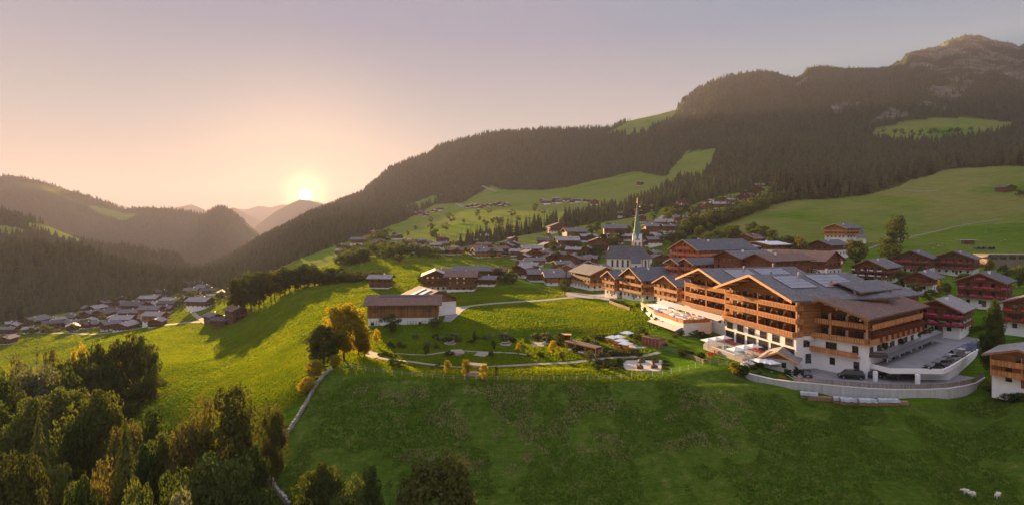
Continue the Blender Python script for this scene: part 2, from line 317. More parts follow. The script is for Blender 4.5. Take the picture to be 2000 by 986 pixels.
# per photo column: (distance, photo row of the ground) or (distance, negative height)
COLS = {
 -300: P((12,-60),(60,-60),(100,-62),(170,-66),(300,-82),(430,-82),(520,-70),(650,-45),(800,500),(900,440),(1000,430),(1500,430)),
 0: P((12,-58),(60,-57),(100,-60),(170,-64),(300,-85),(400,698),(450,668),(500,651),(560,632),(650,584),(800,522),(900,485),(1000,495),(1500,560)),
 150: P((12,-58),(60,-60),(100,-61),(150,-63),(190,-66),(250,-72),(320,715),(380,686),(430,665),(480,650),(560,630),(620,607),(700,570),(800,515),(860,497),(1000,520),(1500,560)),
 300: P((12,-56),(60,-60),(100,-60),(150,-59),(185,770),(220,720),(270,690),(320,665),(400,645),(460,635),(530,618),(600,600),(680,580),(800,556),(900,540),(1000,545),(1500,540)),
 400: P((12,-54),(60,-58),(90,-58),(120,-55),(150,830),(180,765),(220,715),(270,690),(320,668),(370,643),(420,622),(480,602),(560,582),(650,570),(800,560),(1000,545),(1500,530)),
 500: P((12,-52),(60,-56),(85,-54),(110,-49),(130,820),(150,765),(180,720),(220,685),(270,655),(320,628),(370,603),(410,587),(500,577),(600,568),(800,550),(1000,525),(1500,485)),
 600: P((12,-50),(60,-54),(85,-52),(102,-47),(125,800),(142,738),(170,695),(200,660),(260,612),(330,572),(380,556),(500,543),(600,522),(700,505),(900,475),(1200,448),(1500,430)),
 700: P((12,-50),(60,-54),(85,-52),(100,-48),(120,815),(138,733),(150,703),(165,684),(190,656),(240,603),(300,572),(350,555),(420,533),(520,507),(650,490),(800,468),(1000,450),(1500,420)),
 850: P((12,-50),(60,-58),(80,-55),(100,985),(120,835),(134.5,741),(140,-36.2),(150,-37.4),(170,686),(185,665),(198,640),(220,622),(260,596),(305,569),(360,545),(420,525),(520,500),(700,475),(900,448),(1100,428),(1500,398)),
 1000: P((12,-50),(60,-58),(80,-55),(100,980),(118,850),(133,742),(140,-36.0),(150,-37.3),(168,684),(184,663),(198,638),(222,613),(280,576),(330,556),(400,530),(470,505),(560,484),(680,462),(800,442),(1000,415),(1500,366)),
 1150: P((12,-50),(60,-57),(80,-54),(100,980),(116,850),(133,739),(139,-35.7),(148,-37.2),(165,683),(184,662),(198,637),(225,610),(285,577),(330,560),(400,539),(440,527),(480,503),(560,468),(680,440),(800,425),(1000,402),(1500,352)),
 1230: P((12,-50),(60,-57),(80,-54),(100,980),(116,850),(132,739),(150,-36.4),(165,-36),(180,-35.2),(196,-33.2),(212,-32.4),(238,-32.3),(264,-32.9),(300,-34.6),(330,560),(400,540),(440,527),(480,502),(560,460),(680,428),(800,410),(1000,385),(1500,335)),
 1300: P((12,-50),(60,-56),(80,-53),(98,986),(115,848),(131.5,738),(150,-36.3),(163,-35.2),(174,-33.8),(190,-32.4),(205,-31.4),(220,-31.3),(250,-32.4),(285,-33.8),(320,562),(400,539),(440,525),(475,500),(520,470),(600,436),(700,410),(850,383),(1050,355),(1500,312)),
 1450: P((12,-50),(60,-54),(80,-50),(95,986),(112,855),(126,750),(131,-36.3),(134.5,-34.4),(140,-33.7),(147,-33.5),(200,-33.4),(250,598),(320,555),(380,520),(430,490),(480,455),(560,428),(650,398),(750,370),(900,340),(1500,275)),
 1540: P((12,-50),(60,-52),(80,-48),(92,986),(109,857),(122,782),(127,-35.9),(140,-35.3),(150,-34.5),(165,-33.5),(200,-33),(240,-30),(300,530),(380,505),(430,470),(500,440),(560,420),(650,390),(760,360),(900,335),(1500,272)),
 1600: P((12,-50),(60,-52),(80,-47.5),(90,986),(107,860),(121.5,783),(124.5,-35.6),(140,-35.4),(165,-33.5),(200,-32),(240,-28),(300,520),(360,490),(400,475),(450,460),(520,435),(600,405),(700,375),(850,345),(1000,328),(1500,268)),
 1800: P((12,-50),(60,-52),(80,-47.5),(90,986),(105,868),(117,790),(120.5,-35.6),(140,-35.4),(160,-33.5),(200,-29),(240,-27),(300,532),(350,505),(400,485),(450,468),(520,440),(600,402),(700,363),(780,338),(1000,315),(1250,284),(1500,235)),
 1930: P((12,-50),(60,-52),(80,-47.5),(90,986),(108,868),(122,778),(126,-35.4),(145,-33.5),(165,-31.5),(200,-28.5),(260,560),(320,530),(400,490),(450,462),(520,428),(600,388),(700,350),(780,330),(1000,313),(1250,283),(1500,238)),
 2000: P((12,-50),(60,-52),(80,-47.5),(90,986),(102,-40),(110,-35.6),(116,-34.5),(126,-34.6),(145,-33),(165,-31),(200,-28),(260,555),(320,528),(400,490),(450,460),(520,422),(600,380),(700,342),(780,324),(1000,312),(1250,282),(1500,240)),
 2400: P((12,-50),(60,-52),(80,-48),(92,-45),(124,-38),(130,-36),(200,-24),(320,-10),(450,20),(600,60),(780,110),(1000,160),(1500,300)),
}
CPX = sorted(COLS)
# ridge of the big mountain on the right: photo column -> (photo row of bare ground, distance)
RID = [(300,570,1900),(380,545,2000),(450,505,2100),(507,466,2200),(574,436,2400),(610,416,2500),(630,408,2550),(665,394,2600),(700,381,2600),(740,348,2600),(760,329,2600),(800,312,2600),(835,300,2600),(862,282,2500),(900,274,2500),(950,262,2400),(1000,257,2400),(1100,252,2300),
       (1195,251,2300),(1212,240,2300),(1245,231,2300),(1290,222,2300),(1322,213,2350),(1335,196,2400),(1360,177,2450),(1400,155,2500),(1435,146,2550),(1458,142,2550),(1480,138,2600),(1510,139,2600),(1530,146,2600),(1552,152,2650),(1565,146,2650),(1575,134,2650),(1600,129,2700),(1640,133,2700),(1700,134,2750),
       (1735,134,2800),(1748,127,2850),(1763,122,2850),(1768,109,2900),(1785,101,2900),(1810,94,2950),(1830,92,2950),(1850,80,3000),(1870,74,3000),(1890,67,3000),(1915,68,3050),(1940,77,3050),(1975,83,3050),(1990,90,3050),(2000,84,3050),(2040,84,3100),(2200,90,3100),(2800,150,3100)]
LHB = [(-900,340),(-300,385),(0,413),(60,428),(90,440),(175,475),(297,492),(345,500),(364,522),(390,545),(440,580)]
LHC = [(-900,300),(-100,345),(0,344),(20,342),(45,346),(80,354),(150,376),(210,395),(242,408),(262,407),(290,406),(330,406),(370,414),(400,417),(412,410),(422,403),(435,402),(450,409),(470,424),(490,442),(508,458),(530,480),(560,520)]
LHD = [(440,520),(480,468),(500,440),(540,411),(565,398),(585,389.5),(602,390),(625,397),(650,404),(700,430),(760,470)]
LHE = [(180,450),(260,425),(300,412),(340,404),(362,400),(374,397),(386,402),(400,408),(412,414),(430,414),(448,405),(458,403),(470,410),(500,424),(540,450),(600,500)]
LHF = [(-900,415),(150,416),(195,410),(212,402),(226,396),(236,401),(262,408),(300,411),(340,409),(395,412),(430,408),(452,406),(480,409),(505,402),(530,405),(552,399),(575,402),(600,398),(618,393),(640,400),(680,406),(760,416),(2900,425)]
ROWS = 700; Y_MIN, Y_MAX = 12.0, 15500.0
GY = Y_MIN * (Y_MAX / Y_MIN) ** (np.arange(ROWS) / (ROWS - 1))
GP = np.concatenate([np.arange(-1500, -60, 40), np.arange(-60, 2061, 5), np.arange(2080, 3500, 40)]).astype(float)
def fnoise(x, y, scale, seed, octs=4, gain=0.5):
    """value noise, vectorised"""
    out = np.zeros(np.broadcast(x, y).shape); amp = 1.0; tot = 0
    for o in range(octs):
        s = scale / (2 ** o); xi = x / s; yi = y / s; i = np.floor(xi).astype(np.int64); j = np.floor(yi).astype(np.int64)
        fx = xi - i; fy = yi - j; fx = fx*fx*(3-2*fx); fy = fy*fy*(3-2*fy)
        def hsh(a, b):
            h = (a * 374761393 + b * 668265263 + (seed + o) * 974634777) & 0x7fffffff
            h = (h ^ (h >> 13)) * 1274126177 & 0x7fffffff
            return ((h ^ (h >> 16)) & 0xffff) / 65535.0
        n = hsh(i, j)*(1-fx)*(1-fy) + hsh(i+1, j)*fx*(1-fy) + hsh(i, j+1)*(1-fx)*fy + hsh(i+1, j+1)*fx*fy
        out += (n * 2 - 1) * amp; tot += amp; amp *= gain
    return out / tot
def build_heights():
    lg = np.log(GY)
    A = np.zeros((len(CPX), ROWS))
    for c, p in enumerate(CPX):
        ys, zs = zip(*COLS[p]); A[c] = pch(np.log(ys), zs, lg)
    Z = np.zeros((len(GP), ROWS))
    pc = np.clip(GP, CPX[0], CPX[-1])
    # smooth interpolation between columns
    for r in range(ROWS): Z[:, r] = pch(CPX, A[:, r], pc)
    # soften the joins between columns
    fx = np.arange(GP[0], GP[-1] + 1, 5.0); kk = np.exp(-0.5 * (np.arange(-18, 19) / 7.0) ** 2); kk /= kk.sum()
    for r in range(ROWS):
        q = np.interp(fx, GP, Z[:, r]); q2 = np.convolve(np.pad(q, 18, mode='edge'), kk, mode='valid'); Z[:, r] = np.interp(GP, fx, q2)
    YY = GY[None, :]; PP = GP[:, None]; XX = (PP - PX0) / F * YY
    # right mountain: continue from Yf to the ridge
    rp, ry, rY = zip(*RID); rpy = np.interp(GP, rp, ry); rYY = np.interp(GP, rp, rY)
    zr = (PY0 - rpy) * rYY / F
    fi = np.argmin(abs(GY - 1450)); Yf = GY[fi]; zf = Z[:, fi]
    t = np.clip((YY - Yf) / (rYY[:, None] - Yf), 0, 1)
    prof = t ** 0.95
    rough = fnoise(XX, YY, 420, 3, 5, 0.55) * np.sin(np.pi * np.clip(t, 0, 1)) ** 0.7
    amp = np.interp(GP, [500, 900, 1300, 1600, 2000], [12, 28, 55, 95, 110])[:, None]
    mt = zf[:, None] + (zr - zf)[:, None] * prof + rough * amp
    beyond = zr[:, None] - 0.35 * (YY - rYY[:, None])
    Z = np.where(YY > Yf, np.where(YY < rYY[:, None], mt, beyond), Z)
    def layer(tab, Yr, a, b, na, seed, sc):
        p, q = zip(*tab); pr = np.interp(GP, p, q, left=2000, right=2000); z0 = ((PY0 - pr) * Yr / F)[:, None]
        d = Yr - YY
        return np.where(d > 0, z0 - a * d + fnoise(XX, YY, sc, seed, 5) * na * np.clip(d / (0.1 * Yr), 0, 1), z0 + b * d)
    Z = np.maximum(Z, layer(LHB, 1500, 0.22, 0.25, 12, 11, 200))
    Z = np.maximum(Z, layer(LHC, 3800, 0.25, 0.3, 55, 12, 700))
    Z = np.maximum(Z, layer(LHD, 8200, 0.40, 0.4, 60, 13, 1200))
    Z = np.maximum(Z, layer(LHE, 11000, 0.40, 0.4, 90, 14, 1500))
    Z = np.maximum(Z, layer(LHF, 14000, 0.40, 0.4, 120, 15, 1800))
    Z = np.maximum(Z, -160 - 0.005 * YY)
    # gentle undulation of the meadows
    Z = Z + fnoise(XX, YY, 45, 21, 3) * np.clip((YY - 30) / 400, 0, 1) * 0.9 + fnoise(XX, YY, 12, 22, 2) * 0.12 * np.clip((200 - YY) / 80, 0, 1)
    return Z
GZ = build_heights()
GROW = PY0 - GZ / GY[None, :] * F           # photo row of every terrain vertex
GVIS = np.minimum.accumulate(GROW, axis=1)   # skyline so far
def gidx(px, Y):
    i = np.interp(px, GP, np.arange(len(GP))); j = np.log(Y / Y_MIN) / math.log(Y_MAX / Y_MIN) * (ROWS - 1); return i, j
def hgt(X, Y):
    """world height of the terrain"""
    px = PX0 + F * np.asarray(X, float) / np.asarray(Y, float); i, j = gidx(px, np.asarray(Y, float))
    i = np.clip(i, 0, len(GP) - 1.001); j = np.clip(j, 0, ROWS - 1.001); a = i.astype(int); b = j.astype(int); u = i - a; v = j - b
    return ZC + GZ[a, b]*(1-u)*(1-v) + GZ[a+1, b]*u*(1-v) + GZ[a, b+1]*(1-u)*v + GZ[a+1, b+1]*u*v
def hit(px, py):
    """world point of the terrain seen at photo pixel px, py"""
    a = int(np.clip(np.interp(px, GP, np.arange(len(GP))), 0, len(GP) - 2)); u = (px - GP[a]) / (GP[a + 1] - GP[a])
    rows = GROW[a] * (1 - u) + GROW[a + 1] * u
    k = np.argmax(rows <= py)
    if k == 0: k = 1
    t = (rows[k - 1] - py) / max(1e-6, rows[k - 1] - rows[k]); Y = GY[k - 1] * (GY[k] / GY[k - 1]) ** min(max(t, 0), 1)
    X = (px - PX0) / F * Y; return X, Y, float(hgt(X, Y))
def visible(X, Y, margin=14):
    px = PX0 + F * X / Y; i, j = gidx(px, Y); i = np.clip(i, 0, len(GP) - 1).astype(int); j = np.clip(j, 1, ROWS - 1).astype(int)
    return (GROW[i, j] <= GVIS[i, j - 1] + margin) & (px > -90) & (px < 2090)
def XYZ(px, py, Y): return ((px - PX0) / F * Y, Y, ZC - (py - PY0) * Y / F)
def inpoly(x, y, poly):
    x = np.asarray(x, float); y = np.asarray(y, float); c = np.zeros(np.broadcast(x, y).shape, bool); n = len(poly)
    for i in range(n):
        x0, y0 = poly[i]; x1, y1 = poly[(i + 1) % n]
        if y0 == y1: continue
        c ^= ((y0 > y) != (y1 > y)) & (x < (x1 - x0) * (y - y0) / (y1 - y0) + x0)
    return c
# woodland and clearings, outlined on the ground
WOOD = [
 [(-100,636),(30,634),(130,612),(250,592),(330,580),(400,566),(450,562),(480,556),(545,524),(600,500),(660,478),(720,459),(760,442),(790,430),(850,400),(905,395),(960,362),(985,372),(1060,372),(1105,368),(1160,352),(1215,341),(1240,335),(1300,345),(1335,318),(1350,298),(1385,300),(1370,340),(1330,350),(1290,372),(1240,402),
  (1180,412),(1110,428),(1050,447),(960,462),(905,478),(893,488),(930,487),(1000,463),(1080,450),(1150,440),(1240,424),(1300,404),(1345,402),(1400,386),(1440,376),(1490,366),(1530,362),(1500,384),(1440,412),(1380,432),(1330,446),(1300,470),(1370,455),(1430,432),(1500,402),(1560,390),(1620,390),(1700,380),(1790,350),(1850,331),(1960,324),(2100,326),(2100,0),(-100,0)],
]
CLEAR = [
 [(1186,262),(1212,246),(1262,222),(1300,214),(1330,214),(1300,238),(1262,258),(1225,262)],
 [(1330,350),(1305,338),(1340,296),(1400,290),(1392,325),(1362,352)],
 [(1698,268),(1712,250),(1790,234),(1880,229),(1955,238),(1985,240),(1970,252),(1930,262),(1860,272),(1800,280),(1760,275)],
 [(850,396),(820,410),(790,405),(835,385),(860,378)],
 [(1200,438),(1150,440),(1060,452),(1010,465),(1100,462),(1230,440)],
 [(-100,470),(-100,436),(20,441),(60,452),(30,458)],
 [(70,436),(130,452),(170,470),(140,472),(90,455),(40,434)],
]
ROCK = [[(1770,105),(1860,60),(1960,72),(2100,70),(2100,210),(1990,160),(1935,135),(1900,160),(1870,195),(1840,205),(1800,190),(1840,150),(1780,140)],
        [(1780,215),(1840,175),(1890,150),(1900,170),(1850,200),(1845,240),(1800,255),(1790,225)],
        [(1715,280),(1700,240),(1740,210),(1790,225),(1800,255)],
        [(1560,150),(1580,150),(1575,175),(1555,200),(1545,180)],[(1620,205),(1680,200),(1675,225),(1630,225)]]
def wood_mask(px, py, Y):
    m = np.zeros(np.broadcast(px, py).shape, bool)
    for p in WOOD: m |= inpoly(px, py, p)
    for p in CLEAR: m &= ~inpoly(px, py, p)
    return m & (Y > 440)
def build_terrain():
    XX = (GP[:, None] - PX0) / F * GY[None, :]; YY = np.broadcast_to(GY[None, :], XX.shape)
    V = np.stack([XX, YY, GZ + ZC], -1).reshape(-1, 3)
    a = np.arange(len(GP) - 1)[:, None] * ROWS + np.arange(ROWS - 1)[None, :]
    Q = np.stack([a, a + ROWS, a + ROWS + 1, a + 1], -1).reshape(-1, 4)
    me = mesh_np('ground', V, Q, None, True)
    PP = np.broadcast_to(GP[:, None], XX.shape); jit = fnoise(XX, YY, 60, 31, 3) * 3
    w = wood_mask(PP + jit, GROW + jit, YY).astype(np.float32)
    n1 = fnoise(XX, YY, 500, 41, 4)
    far = (YY > 1950) & (PP < 560); w = np.where(far, np.clip((n1 + 0.12) * 6 + 0.5 + np.clip((425 - GROW) / 12, 0, 3), 0, 1), w)
    rk = np.zeros(XX.shape, bool)
    for p in ROCK: rk |= inpoly(PP, GROW, p)
    n2 = fnoise(XX, YY, 90, 51, 4, 0.7)
    rock = np.where(rk & (YY > 1500), np.clip(n2 * 5 + 0.55, 0, 1), 0)
    rock = np.maximum(rock, np.where((YY > 1700) & (PP > 1350) & (GROW < 260), np.clip((n2 - 0.42) * 8, 0, 0.8), 0))
    farm = np.clip((YY - 6000) / 1500, 0, 1); w = np.maximum(w, farm)
    # pasture kind: 0 mown, 1 rough pasture before the hotel
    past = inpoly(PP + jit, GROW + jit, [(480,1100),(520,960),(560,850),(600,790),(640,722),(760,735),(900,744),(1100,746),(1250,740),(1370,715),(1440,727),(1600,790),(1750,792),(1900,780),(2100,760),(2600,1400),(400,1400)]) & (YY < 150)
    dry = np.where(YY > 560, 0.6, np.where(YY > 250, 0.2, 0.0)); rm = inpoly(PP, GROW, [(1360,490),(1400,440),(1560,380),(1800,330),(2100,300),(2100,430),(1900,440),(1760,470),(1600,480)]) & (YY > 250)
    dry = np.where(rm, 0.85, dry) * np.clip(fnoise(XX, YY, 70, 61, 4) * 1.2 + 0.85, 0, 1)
    at = me.color_attributes.new('zones', 'FLOAT_COLOR', 'POINT')
    c = np.stack([w, rock, past.astype(float), dry], -1).astype(np.float32).reshape(-1)
    at.data.foreach_set('color', c)
    m, nt, b = new_mat('meadow_and_woodland_ground')
    va = nt.nodes.new('ShaderNodeVertexColor'); va.layer_name = 'zones'; sp = nt.nodes.new('ShaderNodeSeparateColor'); nt.links.new(va.outputs[0], sp.inputs[0])
    big = tex_noise(nt, 0.012, 4, 0.55); mid = tex_noise(nt, 0.12, 5, 0.65); fine = tex_noise(nt, 1.6, 6, 0.75)
    row = tex_noise(nt, 0.9, 4, 0.6, sc=(0.07, 1.0, 0.3), dist=0.3)
    g1 = ramp(nt, big.outputs['Fac'], [(0.3, (0.050, 0.135, 0.006)), (0.5, (0.078, 0.165, 0.008)), (0.72, (0.125, 0.180, 0.014))])
    g2 = ramp(nt, mid.outputs['Fac'], [(0.3, (0.75, 0.78, 0.7)), (0.7, (1.25, 1.2, 1.2))])
    g3 = ramp(nt, row.outputs['Fac'], [(0.38, (0.62, 0.66, 0.6)), (0.62, (1.28, 1.25, 1.3))])
    grass = mixc(nt, 0.9, mixc(nt, 0.9, g1.outputs[0], g2.outputs[0], 'MULTIPLY'), g3.outputs[0], 'MULTIPLY')
    tuft = tex_noise(nt, 0.45, 7, 0.8)
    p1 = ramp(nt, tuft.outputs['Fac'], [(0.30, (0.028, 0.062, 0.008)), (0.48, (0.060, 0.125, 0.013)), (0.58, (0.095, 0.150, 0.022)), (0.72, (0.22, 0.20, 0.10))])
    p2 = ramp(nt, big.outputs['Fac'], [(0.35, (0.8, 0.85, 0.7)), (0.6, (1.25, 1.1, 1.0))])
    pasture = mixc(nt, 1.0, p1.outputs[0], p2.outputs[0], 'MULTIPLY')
    f1 = ramp(nt, mid.outputs['Fac'], [(0.3, (0.018, 0.024, 0.011)), (0.7, (0.04, 0.045, 0.02))])
    rn = tex_noise(nt, 0.03, 8, 0.75, sc=(1, 1, 0.35))
    r1 = ramp(nt, rn.outputs['Fac'], [(0.32, (0.04, 0.036, 0.03)), (0.52, (0.10, 0.085, 0.072)), (0.7, (0.24, 0.20, 0.17))])
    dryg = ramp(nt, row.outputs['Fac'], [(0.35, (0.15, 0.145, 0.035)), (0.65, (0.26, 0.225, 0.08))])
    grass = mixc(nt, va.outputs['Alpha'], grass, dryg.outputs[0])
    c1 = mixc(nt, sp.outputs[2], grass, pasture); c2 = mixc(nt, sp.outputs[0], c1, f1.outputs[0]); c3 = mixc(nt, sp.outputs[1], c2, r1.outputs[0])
    nt.links.new(c3, b.inputs['Base Color']); b.inputs['Roughness'].default_value = 0.9; b.inputs['Specular IOR Level'].default_value = 0.0
    b.inputs['Sheen Weight'].default_value = 0.12; b.inputs['Sheen Roughness'].default_value = 0.4; b.inputs['Sheen Tint'].default_value = (0.7, 0.9, 0.1, 1)
    s1 = nt.nodes.new('ShaderNodeMath'); s1.operation = 'ADD'; nt.links.new(fine.outputs['Fac'], s1.inputs[0]); nt.links.new(row.outputs['Fac'], s1.inputs[1])
    s2 = nt.nodes.new('ShaderNodeMath'); s2.operation = 'MULTIPLY_ADD'; s2.inputs[1].default_value = 1.5; nt.links.new(tuft.outputs['Fac'], s2.inputs[0]); nt.links.new(s1.outputs[0], s2.inputs[2])
    bump(nt, b, s2.outputs[0], 1.0, 0.8)
    me.materials.append(m)
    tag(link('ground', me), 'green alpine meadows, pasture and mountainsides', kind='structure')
build_terrain()

# ------------------------------------------------------------------ trees
def conifer_far(seed, layers=4, n=6):
    r = np.random.default_rng(seed); V = []; Fs = []
    for k in range(layers):
        z0 = 0.12 + 0.80 * k / layers; z1 = min(1.0, z0 + 1.25 / layers + 0.1); rad = 0.17 * (1 - 0.82 * k / layers)
        b = len(V)
        V.append((0, 0, z1))
        ph = r.uniform(0, 6)
        for i in range(n):
            t = ph + 2 * math.pi * i / n; q = rad * r.uniform(0.7, 1.15)
            V.append((q * math.cos(t), q * math.sin(t), z0 - r.uniform(0, 0.05)))
        for i in range(n): Fs.append((b, b + 1 + i, b + 1 + (i + 1) % n))
    V.append((0.012, 0, 0)); V.append((-0.01, 0.01, 0)); V.append((0, 0, 0.3)); Fs.append((len(V) - 3, len(V) - 2, len(V) - 1))
    return np.array(V), np.array(Fs)
def conifer_near(seed, whorls=26, per=11, droop=0.28, rad0=0.17, wf=0.30):
    """tapering spruce crown of many drooping branch sprays; unit height"""
    r = np.random.default_rng(seed); V = []; Fs = []
    for k in range(whorls):
        t = k / (whorls - 1); z = 0.08 + 0.90 * t; rad = rad0 * (1 - t) ** 0.85 + 0.012
        for i in range(max(4, int(per * (1 - 0.4 * t)))):
            a = r.uniform(0, 2 * math.pi); q = rad * r.uniform(0.6, 1.15); zz_ = z + r.uniform(-0.015, 0.015)
            d = np.array([math.cos(a), math.sin(a), 0]); s = np.array([-math.sin(a), math.cos(a), 0])
            nseg = 3
            for m in range(nseg):
                f0 = m / nseg; f1 = (m + 1.35) / nseg
                c0 = d * q * f0; c1 = d * q * f1; w = q * wf * (1.05 - 0.6 * f0) * r.uniform(0.8, 1.3)
                h0 = zz_ - droop * q * f0 ** 1.4; h1 = zz_ - droop * q * f1 ** 1.4 - r.uniform(0, 0.01)
                cm = (c0 + c1) / 2; b = len(V)
                V += [(*(c0[:2]), h0), (*((cm - s * w)[:2]), (h0 + h1) / 2 - w * 0.35), (*(c1[:2]), h1), (*((cm + s * w)[:2]), (h0 + h1) / 2 - w * 0.35)]
                Fs.append((b, b + 1, b + 2, b + 3))
    return np.array(V), np.array(Fs)
def broad_crown(seed, leaves, size, nclump=40, shape=(0.36, 0.36, 0.40), zc=0.6, spread=0.1):
    """unit-height crown: leaf clusters gathered in clumps through an uneven volume"""
    r = np.random.default_rng(seed)
    u = r.normal(size=(nclump, 3)); u /= np.linalg.norm(u, axis=1)[:, None]
    rad = r.uniform(0.45, 0.95, nclump) ** 0.7
    C = u * rad[:, None] * np.array(shape); C[:, 2] += zc
    lob = r.uniform(0.75, 1.2, nclump); C[:, :2] *= lob[:, None]
    cr = r.uniform(0.6, 1.25, nclump) * spread
    k = r.integers(0, nclump, leaves)
    dv = r.normal(size=(leaves, 3)); dv /= np.linalg.norm(dv, axis=1)[:, None]
    Pp = C[k] + dv * (cr[k] * r.uniform(0.55, 1.0, leaves) ** 0.5)[:, None] * np.array([1, 1, 0.8])
    nv = dv + r.normal(size=(leaves, 3)) * 0.7 + np.array([0, 0, 0.35]); nv /= np.linalg.norm(nv, axis=1)[:, None]
    t1 = np.cross(nv, r.normal(size=(leaves, 3))); t1 /= np.linalg.norm(t1, axis=1)[:, None]; t2 = np.cross(nv, t1)
    s = (size * r.uniform(0.6, 1.4, leaves))[:, None]
    V = np.stack([Pp - t1 * s, Pp - t2 * s * 0.6, Pp + t1 * s, Pp + t2 * s * 0.6], 1).reshape(-1, 3)
    return V, np.arange(leaves * 4).reshape(-1, 4), C
def trunk_mb(C, r=0.02, limbs=7, top=0.62):
    m = MB(); pts = [(0, 0, -0.03), (0.006, 0.004, 0.2), (-0.004, 0.01, 0.42), (0.0, 0.0, top)]; rr = [r * 1.25, r, r * 0.7, r * 0.35]
    for i in range(3): m.bar(pts[i], pts[i + 1], rr[i], 7, rr[i + 1])
    for i in range(limbs):
        c = C[i % len(C)]; z0 = 0.2 + 0.35 * i / limbs; a = (0, 0, z0); mid = (c[0] * 0.5, c[1] * 0.5, z0 + (c[2] - z0) * 0.6)
        m.bar(a, mid, r * 0.45, 5, r * 0.28); m.bar(mid, tuple(c), r * 0.28, 5, r * 0.08)
    return m
TD = {}
def tree_data():
    for nm, mats in (('near', ['leaf_olive', 'leaf_rust', 'leaf_green', 'leaf_dark', 'leaf_gold', 'leaf_grey']),):
        for v in range(4):
            V, Q, C = broad_crown(100 + v, 15000, 0.0155, 80, (0.33, 0.33, 0.44), 0.52, 0.115)
            for mt in mats: TD[('near', v, mt)] = mesh_np('crown', V, Q, M[mt])
            TD[('neart', v)] = trunk_mb(C, 0.018, 14).mesh('trunk', 'bark')
    for v in range(5):
        V, Q, C = broad_crown(200 + v, 2600, 0.027, 36, (0.36, 0.36, 0.40), 0.52, 0.135)
        for mt in ['leaf_olive', 'leaf_rust', 'leaf_green', 'leaf_dark', 'leaf_gold', 'leaf_grey']: TD[('mid', v, mt)] = mesh_np('crown', V, Q, M[mt])
        TD[('midt', v)] = trunk_mb(C, 0.018, 6).mesh('trunk', 'bark')
    for v in range(4):
        V, Q, C = broad_crown(300 + v, 420, 0.052, 16, (0.38, 0.38, 0.38), 0.55, 0.15)
        for mt in ['leaf_olive', 'leaf_rust', 'leaf_green', 'leaf_dark']: TD[('far', v, mt)] = mesh_np('crown', V, Q, M[mt])
        TD[('fart', v)] = MB().bar((0, 0, -0.03), (0, 0, 0.5), 0.02, 5, 0.01).mesh('trunk', 'bark')
    for v in range(4):
        V, Q = conifer_near(400 + v); TD[('cnear', v)] = mesh_np('crown', V, Q, M['needle']); TD[('cneart', v)] = MB().bar((0, 0, -0.03), (0, 0, 0.9), 0.014, 6, 0.003).mesh('trunk', 'bark')
        V, Q = conifer_near(420 + v, 13, 7); TD[('cmid', v)] = mesh_np('crown', V, Q, M['needle']); TD[('cmidt', v)] = MB().bar((0, 0, -0.03), (0, 0, 0.9), 0.014, 5, 0.003).mesh('trunk', 'bark')
    V, Q = conifer_near(440, 110, 26, 0.35, 0.2, 0.17); TD[('cbig', 0)] = mesh_np('crown', V, Q, M['needle']); TD[('cbigt', 0)] = TD[('cneart', 0)]
    V, Q = conifer_near(441, 110, 26, 0.55, 0.19, 0.17); TD[('cbig', 1)] = mesh_np('crown', V, Q, M['leaf_olive']); TD[('cbigt', 1)] = TD[('cneart', 1)]
tree_data()
def tree(kind, x, y, z, h, label, cat='tree', group=None, mt='leaf_green', wide=1.0, v=None, name=None):
    v = random.randrange(4) if v is None else v
    con = kind[0] == 'c'
    o = empty(name or ('conifer_tree' if con else 'broadleaf_tree'), (x, y, z), random.uniform(0, 6.28), label, cat, group)
    o.scale = (h * wide, h * wide, h)
    cr = TD[(kind, v)] if con else TD[(kind, v, mt)]; tk = TD[(kind + 't', v)]
    link('trunk', tk, o); link('crown', cr, o)
    return o

